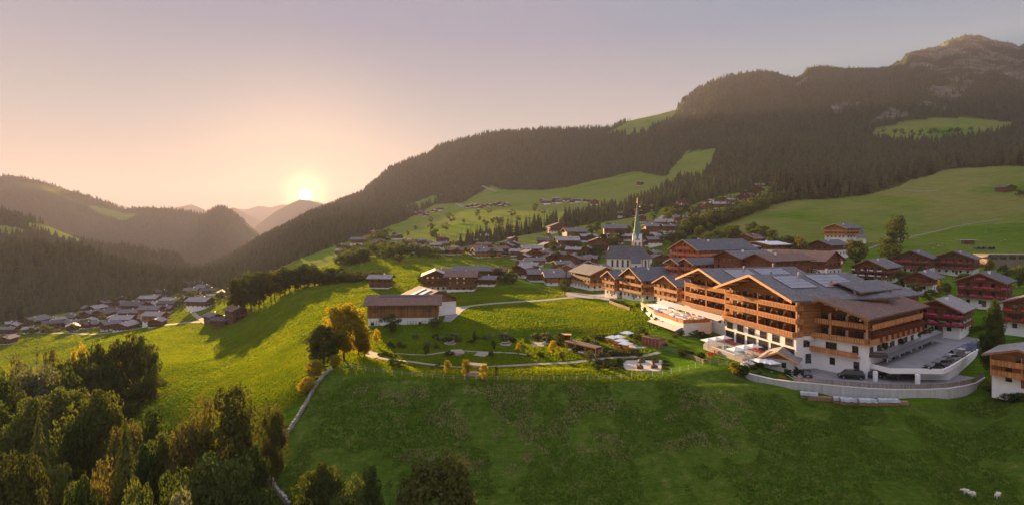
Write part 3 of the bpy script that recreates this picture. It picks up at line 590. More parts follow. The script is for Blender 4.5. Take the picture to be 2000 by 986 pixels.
def build_forest():
    r = np.random.default_rng(5); pts = []
    bands = [(440, 700, 9.0), (700, 1000, 9.5), (1000, 1500, 10.0), (1500, 2100, 11.0), (2100, 3150, 12.5)]
    for y0, y1, s in bands:
        x0 = -1.02 * y1; x1 = 1.0 * y1; n = int((x1 - x0) * (y1 - y0) / (s * s))
        X = r.uniform(x0, x1, n); Y = r.uniform(y0, y1, n); pts.append((X, Y))
    # left far mountain: clumps of wood
    n = 9000; pts.append((r.uniform(-3700, -1500, n), r.uniform(2300, 3850, n)))
    X = np.concatenate([p[0] for p in pts]); Y = np.concatenate([p[1] for p in pts])
    px = PX0 + F * X / Y; k = (px > -80) & (px < 2080); X, Y, px = X[k], Y[k], px[k]
    Z = hgt(X, Y); py = PY0 - (Z - ZC) / Y * F
    w = wood_mask(px, py, Y)
    far = (Y > 2200) & (px < 520); w = np.where(far, fnoise(X, Y, 500, 41, 4) > -0.05, w)
    rk = np.zeros(len(X), bool)
    for p in ROCK: rk |= inpoly(px, py, p)
    w &= ~(rk & (Y > 1500) & (fnoise(X, Y, 90, 51, 4, 0.7) > -0.1) & (r.random(len(X)) < 0.8))
    w &= visible(X, Y)
    w &= ~((Y < 1000) & (px > 560) & (px < 900) & (py > 440) & (r.random(len(X)) < 0.45))
    X, Y, Z, px, py = X[w], Y[w], Z[w], px[w], py[w]
    H = r.uniform(13, 29, len(X)) * (0.85 + 0.3*fnoise(X, Y, 120, 77, 3)); H[(Y > 1450) & (px > 1500)] *= 0.85
    thin = (Y > 1500) & (py < 150); H[thin] *= 0.7
    big = (px > 1500) & (Y < 1250); H[big] = H[big] * 1.25
    order = np.argsort(-H / Y); ind = order[:290]; rest = order[290:]
    # the wood as a mass
    var = [conifer_far(60 + i, 5, 7) for i in range(6)] ; vfar = [conifer_far(70 + i, 3, 5) for i in range(6)]
    Vs = []; Fs = []; off = 0
    for q, vs in (('n', var), ('f', vfar)):
        sel = rest[(Y[rest] < 1250)] if q == 'n' else rest[(Y[rest] >= 1250)]
        kk = r.integers(0, 6, len(sel))
        for i in range(6):
            s = sel[kk == i]; V, Fc = vs[i]; n = len(s)
            if n == 0: continue
            a = r.uniform(0, 6.28, n); wd = r.uniform(0.85, 1.45, n)
            ca, sa = np.cos(a) * wd, np.sin(a) * wd
            x = (V[None, :, 0] * ca[:, None] - V[None, :, 1] * sa[:, None]) * H[s][:, None] + X[s][:, None]
            y = (V[None, :, 0] * sa[:, None] + V[None, :, 1] * ca[:, None]) * H[s][:, None] + Y[s][:, None]
            z = V[None, :, 2] * H[s][:, None] + Z[s][:, None] - 0.8
            Vs.append(np.stack([x, y, z], -1).reshape(-1, 3)); Fs.append((Fc[None] + (np.arange(n) * len(V))[:, None, None]).reshape(-1, 3) + off); off += n * len(V)
    me = mesh_np('forest', np.concatenate(Vs), np.concatenate(Fs), M['needle_far'], True)
    tag(link('forest', me), 'dense dark conifer forest covering the hillsides and mountain slopes', 'forest', kind='stuff')
    print('FOREST', len(rest), 'trees', off)
    for i in ind:
        x, y, z = X[i], Y[i], Z[i]
        sz = 'tall' if H[i] > 24 else 'mid-sized' if H[i] > 21 else 'lower'
        wd = random.uniform(0.9, 1.35); sz += ' broad' if wd > 1.12 else ' slim'
        if px[i] < 480:
            q = int(px[i] // 60); w8 = ['above the houses at the left edge', 'above the lowest valley houses', 'behind the lower valley houses', 'left of the dense hamlet houses', 'above the dense valley hamlet', 'behind the upper end of the valley hamlet', 'right above the valley hamlet', 'behind the slope farms'][q if q < 8 else 7]
            g = 'spruces edging the left valley forest'
        elif px[i] < 900: w8 = 'on the slope under the sun' if px[i] < 660 else 'near the hazy hamlet below the sunset' if px[i] < 800 else 'beside the hazy hamlet'; g = 'spruces among the sunlit houses'
        elif px[i] < 1300: w8 = ['at the left end of the tree belt', 'in the left half of the tree belt', 'in the middle of the tree belt', 'at the right end of the tree belt'][min(3, int((px[i]-900)//100))]; g = 'spruces in the belt behind the village'
        elif px[i] < 1520: w8 = 'below the stepped chalets' if px[i] < 1410 else 'beside the stepped chalets'; g = 'spruces beside the stepped chalets'
        else: w8 = ['above the left part of the right meadow', 'at the forest corner of the right meadow', 'above the middle of the right meadow', 'above the right end of the right meadow'][min(3, int((px[i]-1520)//120))]; g = 'spruces above the right meadow'
        l = f'{sz} dark spruce {w8}'
        tree('cmid', x, y, z - 0.5, H[i], l, 'conifer', g, wide=wd)
build_forest()

# ------------------------------------------------------------------ haze
def build_haze():
    m = bpy.data.materials.new('evening_haze'); m.use_nodes = True; nt = m.node_tree
    for n in list(nt.nodes): nt.nodes.remove(n)
    o = nt.nodes.new('ShaderNodeOutputMaterial'); v = nt.nodes.new('ShaderNodeVolumePrincipled')
    v.inputs['Color'].default_value = (0.37, 0.36, 0.50, 1); v.inputs['Density'].default_value = HAZE; v.inputs['Anisotropy'].default_value = 0.18
    nt.links.new(v.outputs[0], o.inputs['Volume'])
    b = MB().box(-16500, 16500, -900, 15800, -190, 1135).build('haze', m)
    tag(b, 'warm evening haze filling the valley', 'haze', kind='stuff')
HAZE = 0.00007
build_haze()

# ------------------------------------------------------------------ buildings
_mc = {}
def window_parts(w, h, kind='frame', cross=True):
    """window facing -y centred on its sill line: frame mesh and pane mesh"""
    k = (round(w, 2), round(h, 2), kind)
    if k not in _mc:
        f = MB(); t = 0.07
        f.box(-w/2-t, w/2+t, -0.07, 0.02, -t, 0); f.box(-w/2-t, w/2+t, -0.07, 0.02, h, h+t)
        f.box(-w/2-t, -w/2, -0.06, 0.02, 0, h); f.box(w/2, w/2+t, -0.06, 0.02, 0, h)
        n = max(1, int(round(w / 0.75)))
        for i in range(1, n): x = -w/2 + w*i/n; f.box(x-0.03, x+0.03, -0.055, 0.0, 0, h)
        p = MB().box(-w/2, w/2, -0.03, 0.0, 0, h)
        _mc[k] = (f.mesh('window', kind), p.mesh('pane', 'glass'))
    return _mc[k]
def put_window(par, x, y, z, w, h, face=0, kind='frame', pane=True, name='window'):
    """face: 0 front(-y), 1 right(+x), 2 back, 3 left(-x)"""
    f, p = window_parts(w, h, kind)
    if not pane:
        k = ('dark', round(w, 2), round(h, 2))
        if k not in _mc: _mc[k] = MB().box(-w/2, w/2, -0.05, 0.0, 0, h).mesh('window', 'glass')
        f = _mc[k]
    o = link(name, f, par); o.location = (x, y, z); o.rotation_euler = (0, 0, [0, math.pi/2, math.pi, -math.pi/2][face])
    if pane: link('pane', p, o)
    return o
def roof_mb(W, L, ze, pitch, og=1.5, oe=1.2, th=0.3, off=0.0, y0=0.0):
    """gable roof, ridge along y; off moves the ridge sideways"""
    m = MB(); t = math.tan(pitch); xr = off; zr = ze + (W/2 - abs(off)) * t + abs(off) * t
    zr = ze + W/2 * t
    tl = (zr - ze) / (W/2 + xr); tr = (zr - ze) / (W/2 - xr)
    a, b = y0 - og, y0 + L + og
    for sx, tt in ((-1, tl), (1, tr)):
        xe = sx * (W/2 + oe); zz_ = ze - oe * tt; q = [(xe, a, zz_), (xr, a, zr), (xr, b, zr), (xe, b, zz_)]
        if sx > 0: q = [q[1], q[0], q[3], q[2]]
        m.hexa(q, [(p[0], p[1], p[2] + th) for p in q])
    return m, zr
def chimney(par, x, y, z, h=1.3, w=0.7):
    c = MB().box(x-w/2, x+w/2, y-w/2, y+w/2, z-1, z+h).build('chimney', 'plaster', par)
    MB().box(x-w/2-.12, x+w/2+.12, y-w/2-.12, y+w/2+.12, z+h, z+h+.14).build('chimney_cap', 'metal_dark', c); return c
def rail_mb(m, pts, z, h=1.0, th=0.08):
    for a, b in zip(pts[:-1], pts[1:]):
        d = Vector((b[0]-a[0], b[1]-a[1], 0)); n = Vector((-d.y, d.x, 0)).normalized() * th / 2
        q = [(a[0]-n.x, a[1]-n.y), (b[0]-n.x, b[1]-n.y), (b[0]+n.x, b[1]+n.y), (a[0]+n.x, a[1]+n.y)]
        m.prism(q, z, z + h)
        m.prism([(a[0]-n.x*2, a[1]-n.y*2), (b[0]-n.x*2, b[1]-n.y*2), (b[0]+n.x*2, b[1]+n.y*2), (a[0]+n.x*2, a[1]+n.y*2)], z+h, z+h+.08)
def chalet(x, y, z, W, L, H, yaw, label, cat='house', group=None, lod=1, roof='roof_grey', upper='timber_dark', base='plaster', base_h=None,
           rail='rail_dark', floors=None, pitch=22, og=None, oe=None, balc=None, sides=(), flowers=None, off=0.0, nwin=None, chim=1, name='chalet', sidewin=(1, 3), barge=None, dep=1.4, wh=1.3, skyl=0):
    """gable-front alpine chalet; origin = middle of the front wall at ground level, front faces local -y"""
    o = empty(name, (x, y, z), R(yaw), label, cat, group)
    fl = 2.85 if floors is None else H / floors
    nf = max(1, int(round(H / fl))); base_h = fl if base_h is None else base_h
    og = (1.0 + dep * 0.55) if og is None else og; oe = 1.3 if oe is None else oe
    if lod == 0: og, oe = 1.3, 1.0
    p = R(pitch); rm, zr = roof_mb(W, L, H, p, og, oe, 0.28, off)
    foot = 3.0
    if base_h > 0: MB().box(-W/2, W/2, 0, L, -foot, base_h).build('lower_wall', base, o)
    e = 0.12; up = MB().box(-W/2-e, W/2+e, -e, L+e, base_h, H)
    for yy, s in ((-e, 1), (L+e, -1)):
        up.add([(-W/2-e, yy, H), (W/2+e, yy, H), (off, yy, zr), (-W/2-e, yy+0.3*s, H), (W/2+e, yy+0.3*s, H), (off, yy+0.3*s, zr)],
               [(0, 1, 2), (5, 4, 3), (0, 3, 4, 1), (1, 4, 5, 2), (2, 5, 3, 0)] if s > 0 else [(2, 1, 0), (3, 4, 5), (1, 4, 3, 0), (2, 5, 4, 1), (0, 3, 5, 2)])
    up.build('upper_wall', upper, o)
    ro = rm.build('roof', roof, o)
    ramt = (zr - H) / (W / 2)
    if lod >= 1 or barge:
        bg = MB(); tl = (zr-H)/(W/2+off); tr = (zr-H)/(W/2-off)
        for sx, tt in ((-1, tl), (1, tr)):
            xe = sx*(W/2+oe+.05); ze = H-(oe+.05)*tt
            for yy in (-og-.07, -og+.05):
                pass
            bg.hexa([(xe, -og-.1, ze-.12), (off, -og-.1, zr-.12), (off, -og-.004, zr-.12), (xe, -og-.004, ze-.12)] if sx > 0 else [(off, -og-.1, zr-.12), (xe, -og-.1, ze-.12), (xe, -og-.004, ze-.12), (off, -og-.004, zr-.12)],
                    [(xe, -og-.1, ze+.34), (off, -og-.1, zr+.34), (off, -og-.004, zr+.34), (xe, -og-.004, ze+.34)] if sx > 0 else [(off, -og-.1, zr+.34), (xe, -og-.1, ze+.34), (xe, -og-.004, ze+.34), (off, -og-.004, zr+.34)])
        bg.build('barge_board', barge or ('barge' if upper in ('timber',) else 'rail_dark'), o)
    if chim:
        for k in range(chim):
            cx = off + (0.12 + 0.15*k) * W * (1 if k % 2 == 0 else -1); cy = L * (0.35 + 0.3*k); cz = zr - abs(cx-off)*ramt
            chimney(ro, cx, cy, cz)
    if skyl:
        for k in range(skyl):
            cx = W*0.27*(1 if k % 2 else -1); cy = L*(k+.7)/(skyl+.4); cz = zr - abs(cx)*ramt + .3
            t = math.atan(ramt); m = MB().box(-.45, .45, -.6, .6, 0, .08); s = m.build('skylight', 'glass', ro); s.location = (cx, cy, cz); s.rotation_euler = (0, t*(1 if cx > 0 else -1), 0)
    # balconies across the front (and along the sides)
    if balc is None: balc = list(range(1, nf)) if lod >= 1 else ([1] if nf > 1 else [])
    for k in balc:
        zb = k * fl + 0.05; m = MB(); d = dep if lod else 0.8
        a = -W/2 - (d*0.75 if 'l' in sides else 0); b = W/2 + (d*0.75 if 'r' in sides else 0)
        zlim = H
        if zb > H - 0.5:            # inside the gable: shorter
            half = max(1.5, (zr - zb - 2.1) / ramt * 1.0); a, b = max(a, -half), min(b, half)
        m.box(a, b, -d, -e-.01, zb-.18, zb); rail_mb(m, [(a, -e-.02), (a, -d), (b, -d), (b, -e-.02)], zb, 0.95)
        if 'r' in sides and zb < H-.5: m.box(W/2+e+.01, W/2+d*.75, -d, L*.9, zb-.17, zb-.01); rail_mb(m, [(W/2+d*.75, -d), (W/2+d*.75, L*.9)], zb, 0.95)
        if 'l' in sides and zb < H-.5: m.box(-W/2-d*.75, -W/2-e-.01, -d, L*.9, zb-.17, zb-.01); rail_mb(m, [(-W/2-d*.75, L*.9), (-W/2-d*.75, -d)], zb, 0.95)
        bo = m.build('balcony', rail, o)
        if flowers and lod >= 1:
            fm = MB(); n = int((b - a) / 0.5)
            for i in range(n):
                if random.random() < 0.5 + 0.4*math.sin(i*0.9):
                    xx = a + (i+.5)*(b-a)/n; hh = random.uniform(.25, .5); fm.cone(xx, -d-.12, zb+.55, zb+.75+hh, .3, .1, 5, random.random()*6)
            fm.build('flower_box', flowers, bo)
        if lod >= 2:
            pm = MB(); np_ = max(2, int(W / 4))
            for i in range(np_ + 1):
                xx = a + .1 + (b-a-.2)*i/np_
                top = min(zb + fl, zr - abs(xx)*ramt - .15)
                if top > zb+.5: pm.box(xx-.08, xx+.08, -d+.02, -d+.18, zb, top)
            pm.build('balcony_post', rail, bo)
    # windows
    if lod >= 1:
        pane = lod >= 2; nw = nwin or max(2, int(W / 3.2))
        for k in range(nf + 1):
            zb = k * fl + 0.9; ww, hh = (1.05, wh)
            half = W/2 - 1.0 if zb + hh < H else (zr - zb - hh - 0.6) / ramt
            if half < 0.8: continue
            n = nw if zb + hh < H else max(1, int(nw * half / (W/2)))
            for i in range(n):
                xx = (-half + (i + .5) * 2 * half / n) if n > 1 else 0
                door = k in balc and i % 2 == 0
                kind = 'frame_white' if k == 0 and base == 'plaster' else 'frame'
                yv = 0 if zb < base_h - .3 else -e
                put_window(o, xx, yv-.01, k*fl+.15 if door else zb, ww, hh+.75 if door else hh, 0, kind, pane)
        for k in range(nf):
            zb = k * fl + 0.9; n = max(2, int(L / 3.6)); ex = 0 if zb < base_h - .3 else e
            if zb + wh > H: continue
            for s in sidewin:
                for i in range(n):
                    yy = (i+.5)*L/n; put_window(o, (W/2+ex+.01) if s == 1 else -(W/2+ex+.01), yy, zb, 0.95, wh, s, 'frame_white' if k == 0 else 'frame', pane)
        if lod >= 2:
            d = MB().box(-.55, .55, -.08, 0, 0, 2.1).build('door', 'frame', o); d.location = (W*0.08, -.01, .02)
    return o
def at(px, py, Y): return XYZ(px, py, Y)
ORD = 'first second third fourth fifth sixth seventh eighth ninth tenth eleventh twelfth thirteenth fourteenth fifteenth sixteenth seventeenth eighteenth nineteenth twentieth twenty-first twenty-second twenty-third twenty-fourth twenty-fifth twenty-sixth twenty-seventh twenty-eighth twenty-ninth thirtieth thirty-first thirty-second thirty-third thirty-fourth thirty-fifth thirty-sixth thirty-seventh thirty-eighth thirty-ninth fortieth forty-first forty-second forty-third forty-fourth forty-fifth forty-sixth forty-seventh forty-eighth forty-ninth fiftieth fifty-first fifty-second fifty-third'.split()
RN = {'roof_grey': 'grey-roofed', 'roof_light': 'pale-roofed', 'roof_dark': 'dark-roofed', 'roof_brown': 'brown-roofed', 'roof_slate': 'slate-roofed', 'sheet_light': 'bright metal-roofed'}
def cluster(lst, where, group, lod=0, roofs=('roof_grey',), uppers=('timber_dark',), yaws=(-30, 40), seed=1):
    """lst: (photo x, photo y of the base, photo width[, options])"""
    rr = random.Random(seed); lst = sorted(lst, key=lambda t: t[0])
    for i, t in enumerate(lst):
        px, py, w = t[:3]; op = dict(t[3]) if len(t) > 3 else {}
        if 'Y' in op: Y = op.pop('Y'); X = (px-PX0)/F*Y; z = float(hgt(X, Y))
        else: X, Y, z = hit(px, py)
        roof = op.pop('roof', rr.choice(roofs)); up = op.pop('upper', rr.choice(uppers)); yaw = op.pop('yaw', rr.choice([rr.uniform(*yaws), rr.uniform(*yaws), 90 + rr.uniform(-20, 20)]))
        wm = w * Y / F; long_ = abs(math.sin(R(yaw)));
        k = op.pop('k', rr.uniform(1.15, 1.5))                        # length / width
        W = 1.2 * wm / (abs(math.cos(R(yaw))) + k * long_ + 0.15); W = min(max(W, 7), 22); H = op.pop('H', rr.choice([5.4, 5.8, 6.2, 8.2]) * min(1.15, max(.8, W/13)))
        if op.get('base') == 'timber_dark': white = 'timber'
        else: white = 'timber-topped'
        lb = op.pop('label', f"{RN[roof]} {white} chalet, {ORD[i]} from left {where}")
        op.setdefault('base_h', H * 0.3 if rr.random() < .6 else H * .12); chalet(X, Y + 1, z + .1, W, W*k, H, yaw, lb, group=group, lod=op.pop('lod', lod), roof=roof, upper=up, **op)

G_ = -35.0
# ---- the church
def church():
    X0, Y0 = (1184-1000)/F*446, 446; z = ZC - 34.6
    o = empty('church', (X0, Y0, z), R(-8), 'white parish church with slate roof and slender green spire in the village', 'church')
    Ln, Wn, He = 28, 13, 8.6
    def lance(par, x, y, z0, w, h, face):
        m = MB(); n = 6; pts = [(-w/2, 0), (w/2, 0)] + [(w/2*math.cos(t), h - w/2 + w/2*math.sin(t)*1.5) for t in [math.pi*i/n for i in range(n+1)]]
        pr = MB(); N = len(pts)
        pr.add([(p[0], -.08, p[1]) for p in pts] + [(p[0], 0.02, p[1]) for p in pts], [tuple(range(N)), tuple(range(2*N-1, N-1, -1))] + [(i, (i+1) % N, N+(i+1) % N, N+i) for i in range(N)])
        f = pr.build('window', 'redstone', par); f.location = (x, y, z0); f.rotation_euler = (0, 0, [0, math.pi/2, math.pi, -math.pi/2][face])
        q = MB(); pp = [(a*.62, .25+b*.9) for a, b in pts]
        q.add([(p[0], -.12, p[1]) for p in pp] + [(p[0], -.081, p[1]) for p in pp], [tuple(range(N)), tuple(range(2*N-1, N-1, -1))] + [(i, (i+1) % N, N+(i+1) % N, N+i) for i in range(N)]).build('pane', 'glass', f)
    MB().box(0, Ln, 0, Wn, -3, He).build('nave_wall', 'plaster', o)
    # polygonal apse at the right
    ap = [(Ln, 0), (Ln+5, 1.2), (Ln+8, 4.5), (Ln+8, Wn-4.5), (Ln+5, Wn-1.2), (Ln, Wn)]
    MB().prism(ap, -3, He).build('apse_wall', 'plaster', o)
    tr = MB()
    for p in ap[:4]: tr.box(p[0]-.4, p[0]+.4, p[1]-.25, p[1]+.4, 0, He-.2)
    tr.box(-.35, .4, -.25, .4, 0, He-.2); tr.build('corner_trim', 'redstone', o)
    rz = 9.6
    r = MB(); e = .7; ym = Wn/2
    rv = [(-.5, -e, He-.3), (Ln, -e, He-.3), (Ln+5.4, .7, He-.3), (Ln+8.8, 4.2, He-.3), (Ln+8.8, Wn-4.2, He-.3), (Ln+5.4, Wn-.7, He-.3), (Ln, Wn+e, He-.3), (-.5, Wn+e, He-.3), (2.5, ym, He+rz), (Ln-1, ym, He+rz)]
    r.add(rv, [(0, 1, 9, 8), (1, 2, 9), (2, 3, 9), (3, 4, 9), (4, 5, 9), (5, 6, 9), (6, 7, 8, 9), (7, 0, 8), (7, 6, 5, 4, 3, 2, 1, 0)])
    r.build('roof', 'roof_slate', o)
    for x in (4.8, 8.8, 12.8, 16.8): lance(o, x, 0, 1.8, 1.7, 5.6, 0)
    lance(o, Ln+2.4, .5, 1.8, 1.6, 5.4, 0)
    # sacristy with lean-to roof
    MB().box(19.5, 26, -5, 0, -3, 5.5).build('sacristy_wall', 'plaster', o)
    MB().add([(19, -5.6, 5.2), (26.5, -5.6, 5.2), (26.5, -.01, 10.2), (19, -.01, 10.2), (19, -5.6, 5.5), (26.5, -5.6, 5.5), (26.5, -.01, 10.6), (19, -.01, 10.6)],
             [(0, 3, 2, 1), (4, 5, 6, 7), (0, 1, 5, 4), (1, 2, 6, 5), (2, 3, 7, 6), (3, 0, 4, 7)]).build('sacristy_roof', 'roof_slate', o)
    put_window(o, 22.7, -5.01, 1.8, 1.2, 1.8, 0, 'redstone')
    # tower behind the nave
    tx, ty, tw = 25.5, Wn + 5.5, 7.4; th = 22.6
    t = MB().box(tx-tw/2, tx+tw/2, ty-tw/2, ty+tw/2, -3, th).build('tower', 'plaster', o)
    tt = MB()
    for sx in (-1, 1):
        for sy in (-1, 1): tt.box(tx+sx*tw/2-.35, tx+sx*tw/2+.35, ty+sy*tw/2-.35, ty+sy*tw/2+.35, 10, th-.2)
    tt.box(tx-tw/2-.3, tx+tw/2+.3, ty-tw/2-.3, ty+tw/2+.3, 14.2, 14.7); tt.build('tower_trim', 'redstone', t)
    for x in (tx-1.5, tx+1.5):
        lance(t, x, ty-tw/2, 15.6, 1.7, 5.0, 0)
    for yy in (ty-1.5, ty+1.5): lance(t, tx-tw/2, yy, 15.6, 1.7, 5.0, 3)
    sp = MB(); n = 8; zs = [(th, 4.3), (th+4, 3.1), (th+29.5, .12)]
    for (z0, r0), (z1, r1) in zip(zs[:-1], zs[1:]): sp.cone(tx, ty, z0, z1, r0, r1, 8, math.pi/8)
    s = sp.build('spire', 'copper', t)
    g = MB()
    for dx, dy in ((0, -1), (0, 1), (-1, 0), (1, 0)):     # four gables at the foot of the spire
        a = (-dy, dx); c = (tx+dx*tw/2, ty+dy*tw/2)
        v = [(c[0]-a[0]*tw/2, c[1]-a[1]*tw/2, th), (c[0]+a[0]*tw/2, c[1]+a[1]*tw/2, th), (c[0], c[1], th+5.6), (tx, ty, th+5.4)]
        for b in ((-1.9), (1.9)):
            cc = (c[0]+a[0]*b, c[1]+a[1]*b)
            g.add([(cc[0]-a[0]*1.8, cc[1]-a[1]*1.8, th), (cc[0]+a[0]*1.8, cc[1]+a[1]*1.8, th), (cc[0], cc[1], th+5.4), (tx+(cc[0]-tx)*.3, ty+(cc[1]-ty)*.3, th+3)],
                  [(0, 1, 2), (1, 3, 2), (3, 0, 2), (0, 3, 1)])
    g.build('spire_gable', 'plaster', t)
    MB().bar((tx, ty, th+29), (tx, ty, th+34.5), .07, 5).cone(tx, ty, th+30.4, th+31.0, .3, .3, 8).box(tx-.5, tx+.5, ty-.05, ty+.05, th+33.4, th+33.6).build('spire_cross', 'gold', s)
church()

# ---- the large hotel: three wings
def facade_frame(o, W, L, nf): pass
def hotel_wing(name, label, x, y, z0, yaw, W, L, z_rails, z_base, ze, pitch, roof, nb, solar=None, wallm='timber', railm='rail', ground=None, off=0.0, og=2.6, side=None, barge='barge'):
    """gable wing; z_rails = floor levels of the balconies (camera-relative), recessed rooms behind"""
    o = empty(name, (x, y, ZC + z0), R(yaw), label, 'hotel', 'wings of the large timber hotel'); h = lambda v: v - z0
    rm, zr = roof_mb(W + 1.2, L, h(ze), R(pitch), og, 1.0, 0.35, off, 0)
    ro = rm.build('roof', roof, o); rt = (zr - h(ze)) / ((W+1.2) / 2)
    zb0 = h(z_rails[0])
    MB().box(-W/2, W/2, 0, L, -4, zb0).build('lower_wall', 'plaster', o)
    d = 2.0   # rooms set back behind the balconies
    up = MB().box(-W/2, W/2, d, L, zb0, h(ze) + .1)
    up.add([(-W/2, d, h(ze)), (W/2, d, h(ze)), (off, d, zr-.1), (-W/2, L, h(ze)), (W/2, L, h(ze)), (off, L, zr-.1)], [(0, 1, 2), (5, 4, 3), (0, 3, 4, 1), (1, 4, 5, 2), (2, 5, 3, 0)])
    up.build('upper_wall', wallm, o)
    bg = MB(); hw = (W+1.2)/2
    for sx in (-1, 1):
        tt = (zr-h(ze))/(hw + (off if sx < 0 else -off)); xe = sx*(hw+1.05); zz_ = h(ze)-1.05*tt
        A = [(xe, -og-.12, zz_-.2), (off, -og-.12, zr-.2), (off, -og-.004, zr-.2), (xe, -og-.004, zz_-.2)]; B = [(xe, -og-.12, zz_+.45), (off, -og-.12, zr+.45), (off, -og-.004, zr+.45), (xe, -og-.004, zz_+.45)]
        if sx < 0: A = [A[1], A[0], A[3], A[2]]; B = [B[1], B[0], B[3], B[2]]
        bg.hexa(A, B)
    bg.build('barge_board', barge, o)
    for zr_ in (.35, .7):
        pass
    pr = MB()
    for i in range(7):
        xx = -hw + 1 + (2*hw-2)*i/6; zt = zr - abs(xx-off)*rt; pr.box(xx-.14, xx+.14, -og+.1, .9, zt-.5, zt-.02)
    pr.build('rafter', 'barge', o)
    for k, zf in enumerate(z_rails):
        zb = h(zf); ext = .9 if k == 0 else 0.0
        m = MB().box(-W/2-.05, W/2+.05, -ext, d-.01, zb-.25, zb)
        pts = [(-W/2-.03, d), (-W/2-.03, -ext), (W/2+.03, -ext), (W/2+.03, d)]
        rail_mb(m, pts, zb - .1, 1.1, .1)
        if side: rail_mb(m, [(W/2+1.2, -ext), (W/2+1.2, side)], zb-.1, 1.1, .1); m.box(W/2+.06, W/2+1.2, -ext, side, zb-.24, zb-.01)
        b = m.build('balcony', railm, o)
        # vertical battens make the railing read as boards
        bt = MB(); n = int(W / .55)
        for i in range(n): xx = -W/2 + (i+.5)*W/n; bt.box(xx-.1, xx+.1, -ext-.12, -ext-.055, zb, zb+.85)
        bt.build('railing_board', 'barge' if railm == 'rail' else railm, b)
        top_l = h(z_rails[k+1]) if k+1 < len(z_rails) else zb + 2.9
        for i in range(nb + 1):
            xx = -W/2 + W*i/nb; tp = min(top_l-.25, zr - abs(xx-off)*rt - .3)
            if tp < zb + 1.2: continue
            if i in (0, nb) or i == nb // 2:
                MB().box(xx-.16 if i == nb else xx-.16, xx+.16, 0.02, .34, zb, tp).build('post', 'barge', b)
            if 0 < i < nb:
                pm = MB()
                if k == 0: pm.box(xx-.05, xx+.05, .25, d-.02, zb, min(tp, zb+1.9))
                else:     # rounded privacy screen
                    n = 6; pts2 = [(.2, 0), (d-.02, 0)] + [((d-.2)/2+.2 + (d-.25)/2*math.cos(t), 1.35 + .55*math.sin(t)) for t in [math.pi*q/n for q in range(n+1)]]
                    N = len(pts2); pm.add([(xx-.05, p[0], zb+p[1]) for p in pts2] + [(xx+.05, p[0], zb+p[1]) for p in pts2], [tuple(range(N-1, -1, -1)), tuple(range(N, 2*N))] + [(q, (q+1) % N, N+(q+1) % N, N+q) for q in range(N)])
                pm.build('privacy_screen', 'timber_red', b)
        for i in range(nb):
            xx = -W/2 + W*(i+.5)/nb
            if zr - abs(xx-off)*rt - .4 < zb + 2.2: continue
            put_window(o, xx-.4, d-.01, zb+.1, 2.0, 2.1, 0, 'frame')
            c = MB().box(-.3, .3, -.1, 0, 0, 2.0).build('curtain', 'curtain', o); c.location = (xx+1.0, d-.09, zb+.12)
    if ground: ground(o, h, W, L)
    # solar panels and roof vents on the right-hand slope
    if solar:
        for (y0, y1, f0, f1) in solar:
            x0, x1 = off + f0*(hw-off), off + f1*(hw-off); tt = (zr-h(ze))/(hw-off)
            za, zb_ = zr-(x0-off)*tt+.45, zr-(x1-off)*tt+.45
            p = MB().hexa([(x0, y0, za), (x1, y0, zb_), (x1, y1, zb_), (x0, y1, za)], [(x0, y0, za+.08), (x1, y0, zb_+.08), (x1, y1, zb_+.08), (x0, y1, za+.08)]).build('solar_panel', 'solar', ro)
            ln = MB(); nx, ny = 4, int((y1-y0)/1.05)
            for i in range(nx+1):
                q = i/nx; xx = x0+(x1-x0)*q; z = za+(zb_-za)*q+.085; ln.hexa([(xx-.04, y0, z), (xx+.04, y0, z), (xx+.04, y1, z), (xx-.04, y1, z)], [(xx-.04, y0, z+.03), (xx+.04, y0, z+.03), (xx+.04, y1, z+.03), (xx-.04, y1, z+.03)])
            for j in range(ny+1):
                yy = y0+(y1-y0)*j/ny; ln.hexa([(x0, yy-.03, za+.09), (x1, yy-.03, zb_+.09), (x1, yy+.03, zb_+.09), (x0, yy+.03, za+.09)], [(x0, yy-.03, za+.11), (x1, yy-.03, zb_+.11), (x1, yy+.03, zb_+.11), (x0, yy+.03, za+.11)])
            ln.build('panel_frame', 'solar_line', p)
    for (vx, vy) in ((.18, .4), (.5, .62), (.05, .8)):
        xx = off+vx*(hw-off); MB().bar((xx, vy*L, zr-xx*rt), (xx, vy*L, zr-xx*rt+1.5), .28, 8).cone(xx, vy*L, zr-xx*rt+1.5, zr-xx*rt+1.8, .45, .2, 8).build('roof_vent', 'metal', ro)
    return o, h, zr
POOL_Z = -33.0
def ground_A(o, h, W, L):
    # pool storey: glazed bays between white pillars, restaurant windows above
    for i in range(6):
        xx = -W/2 + W*(i+.5)/6
        put_window(o, xx, -.01, h(-29.6), 2.5, 1.7, 0, 'frame')
        put_window(o, xx, -.012, h(-32.9), 3.5, 2.6, 0, 'metal_dark')
    put_window(o, W/2+.01, 3, h(-29.6), 1.7, 1.6, 1, 'frame'); put_window(o, W/2+.01, 8, h(-29.6), 1.4, 1.4, 1, 'frame'); put_window(o, W/2+.01, 3.5, h(-33.6), 1.5, 2.2, 1, 'metal_dark')
AW = 28.4
A1 = (69.1, 137.0); dA = (.242, -.970); bA = (.970, .242)
Am = (A1[0]-dA[0]*AW/2, A1[1]-dA[1]*AW/2)
wingA = hotel_wing('hotel_building', 'central hotel wing with orange balconies and solar panels above the pool', Am[0], Am[1], -33.0, -76.0, AW, 27,
                   [-27.0, -23.8, -20.6], -33, -18.1, 17.5, 'roof_grey', 6, [(3, 11, .12, .62), (13.5, 24, .10, .62)], ground=ground_A)
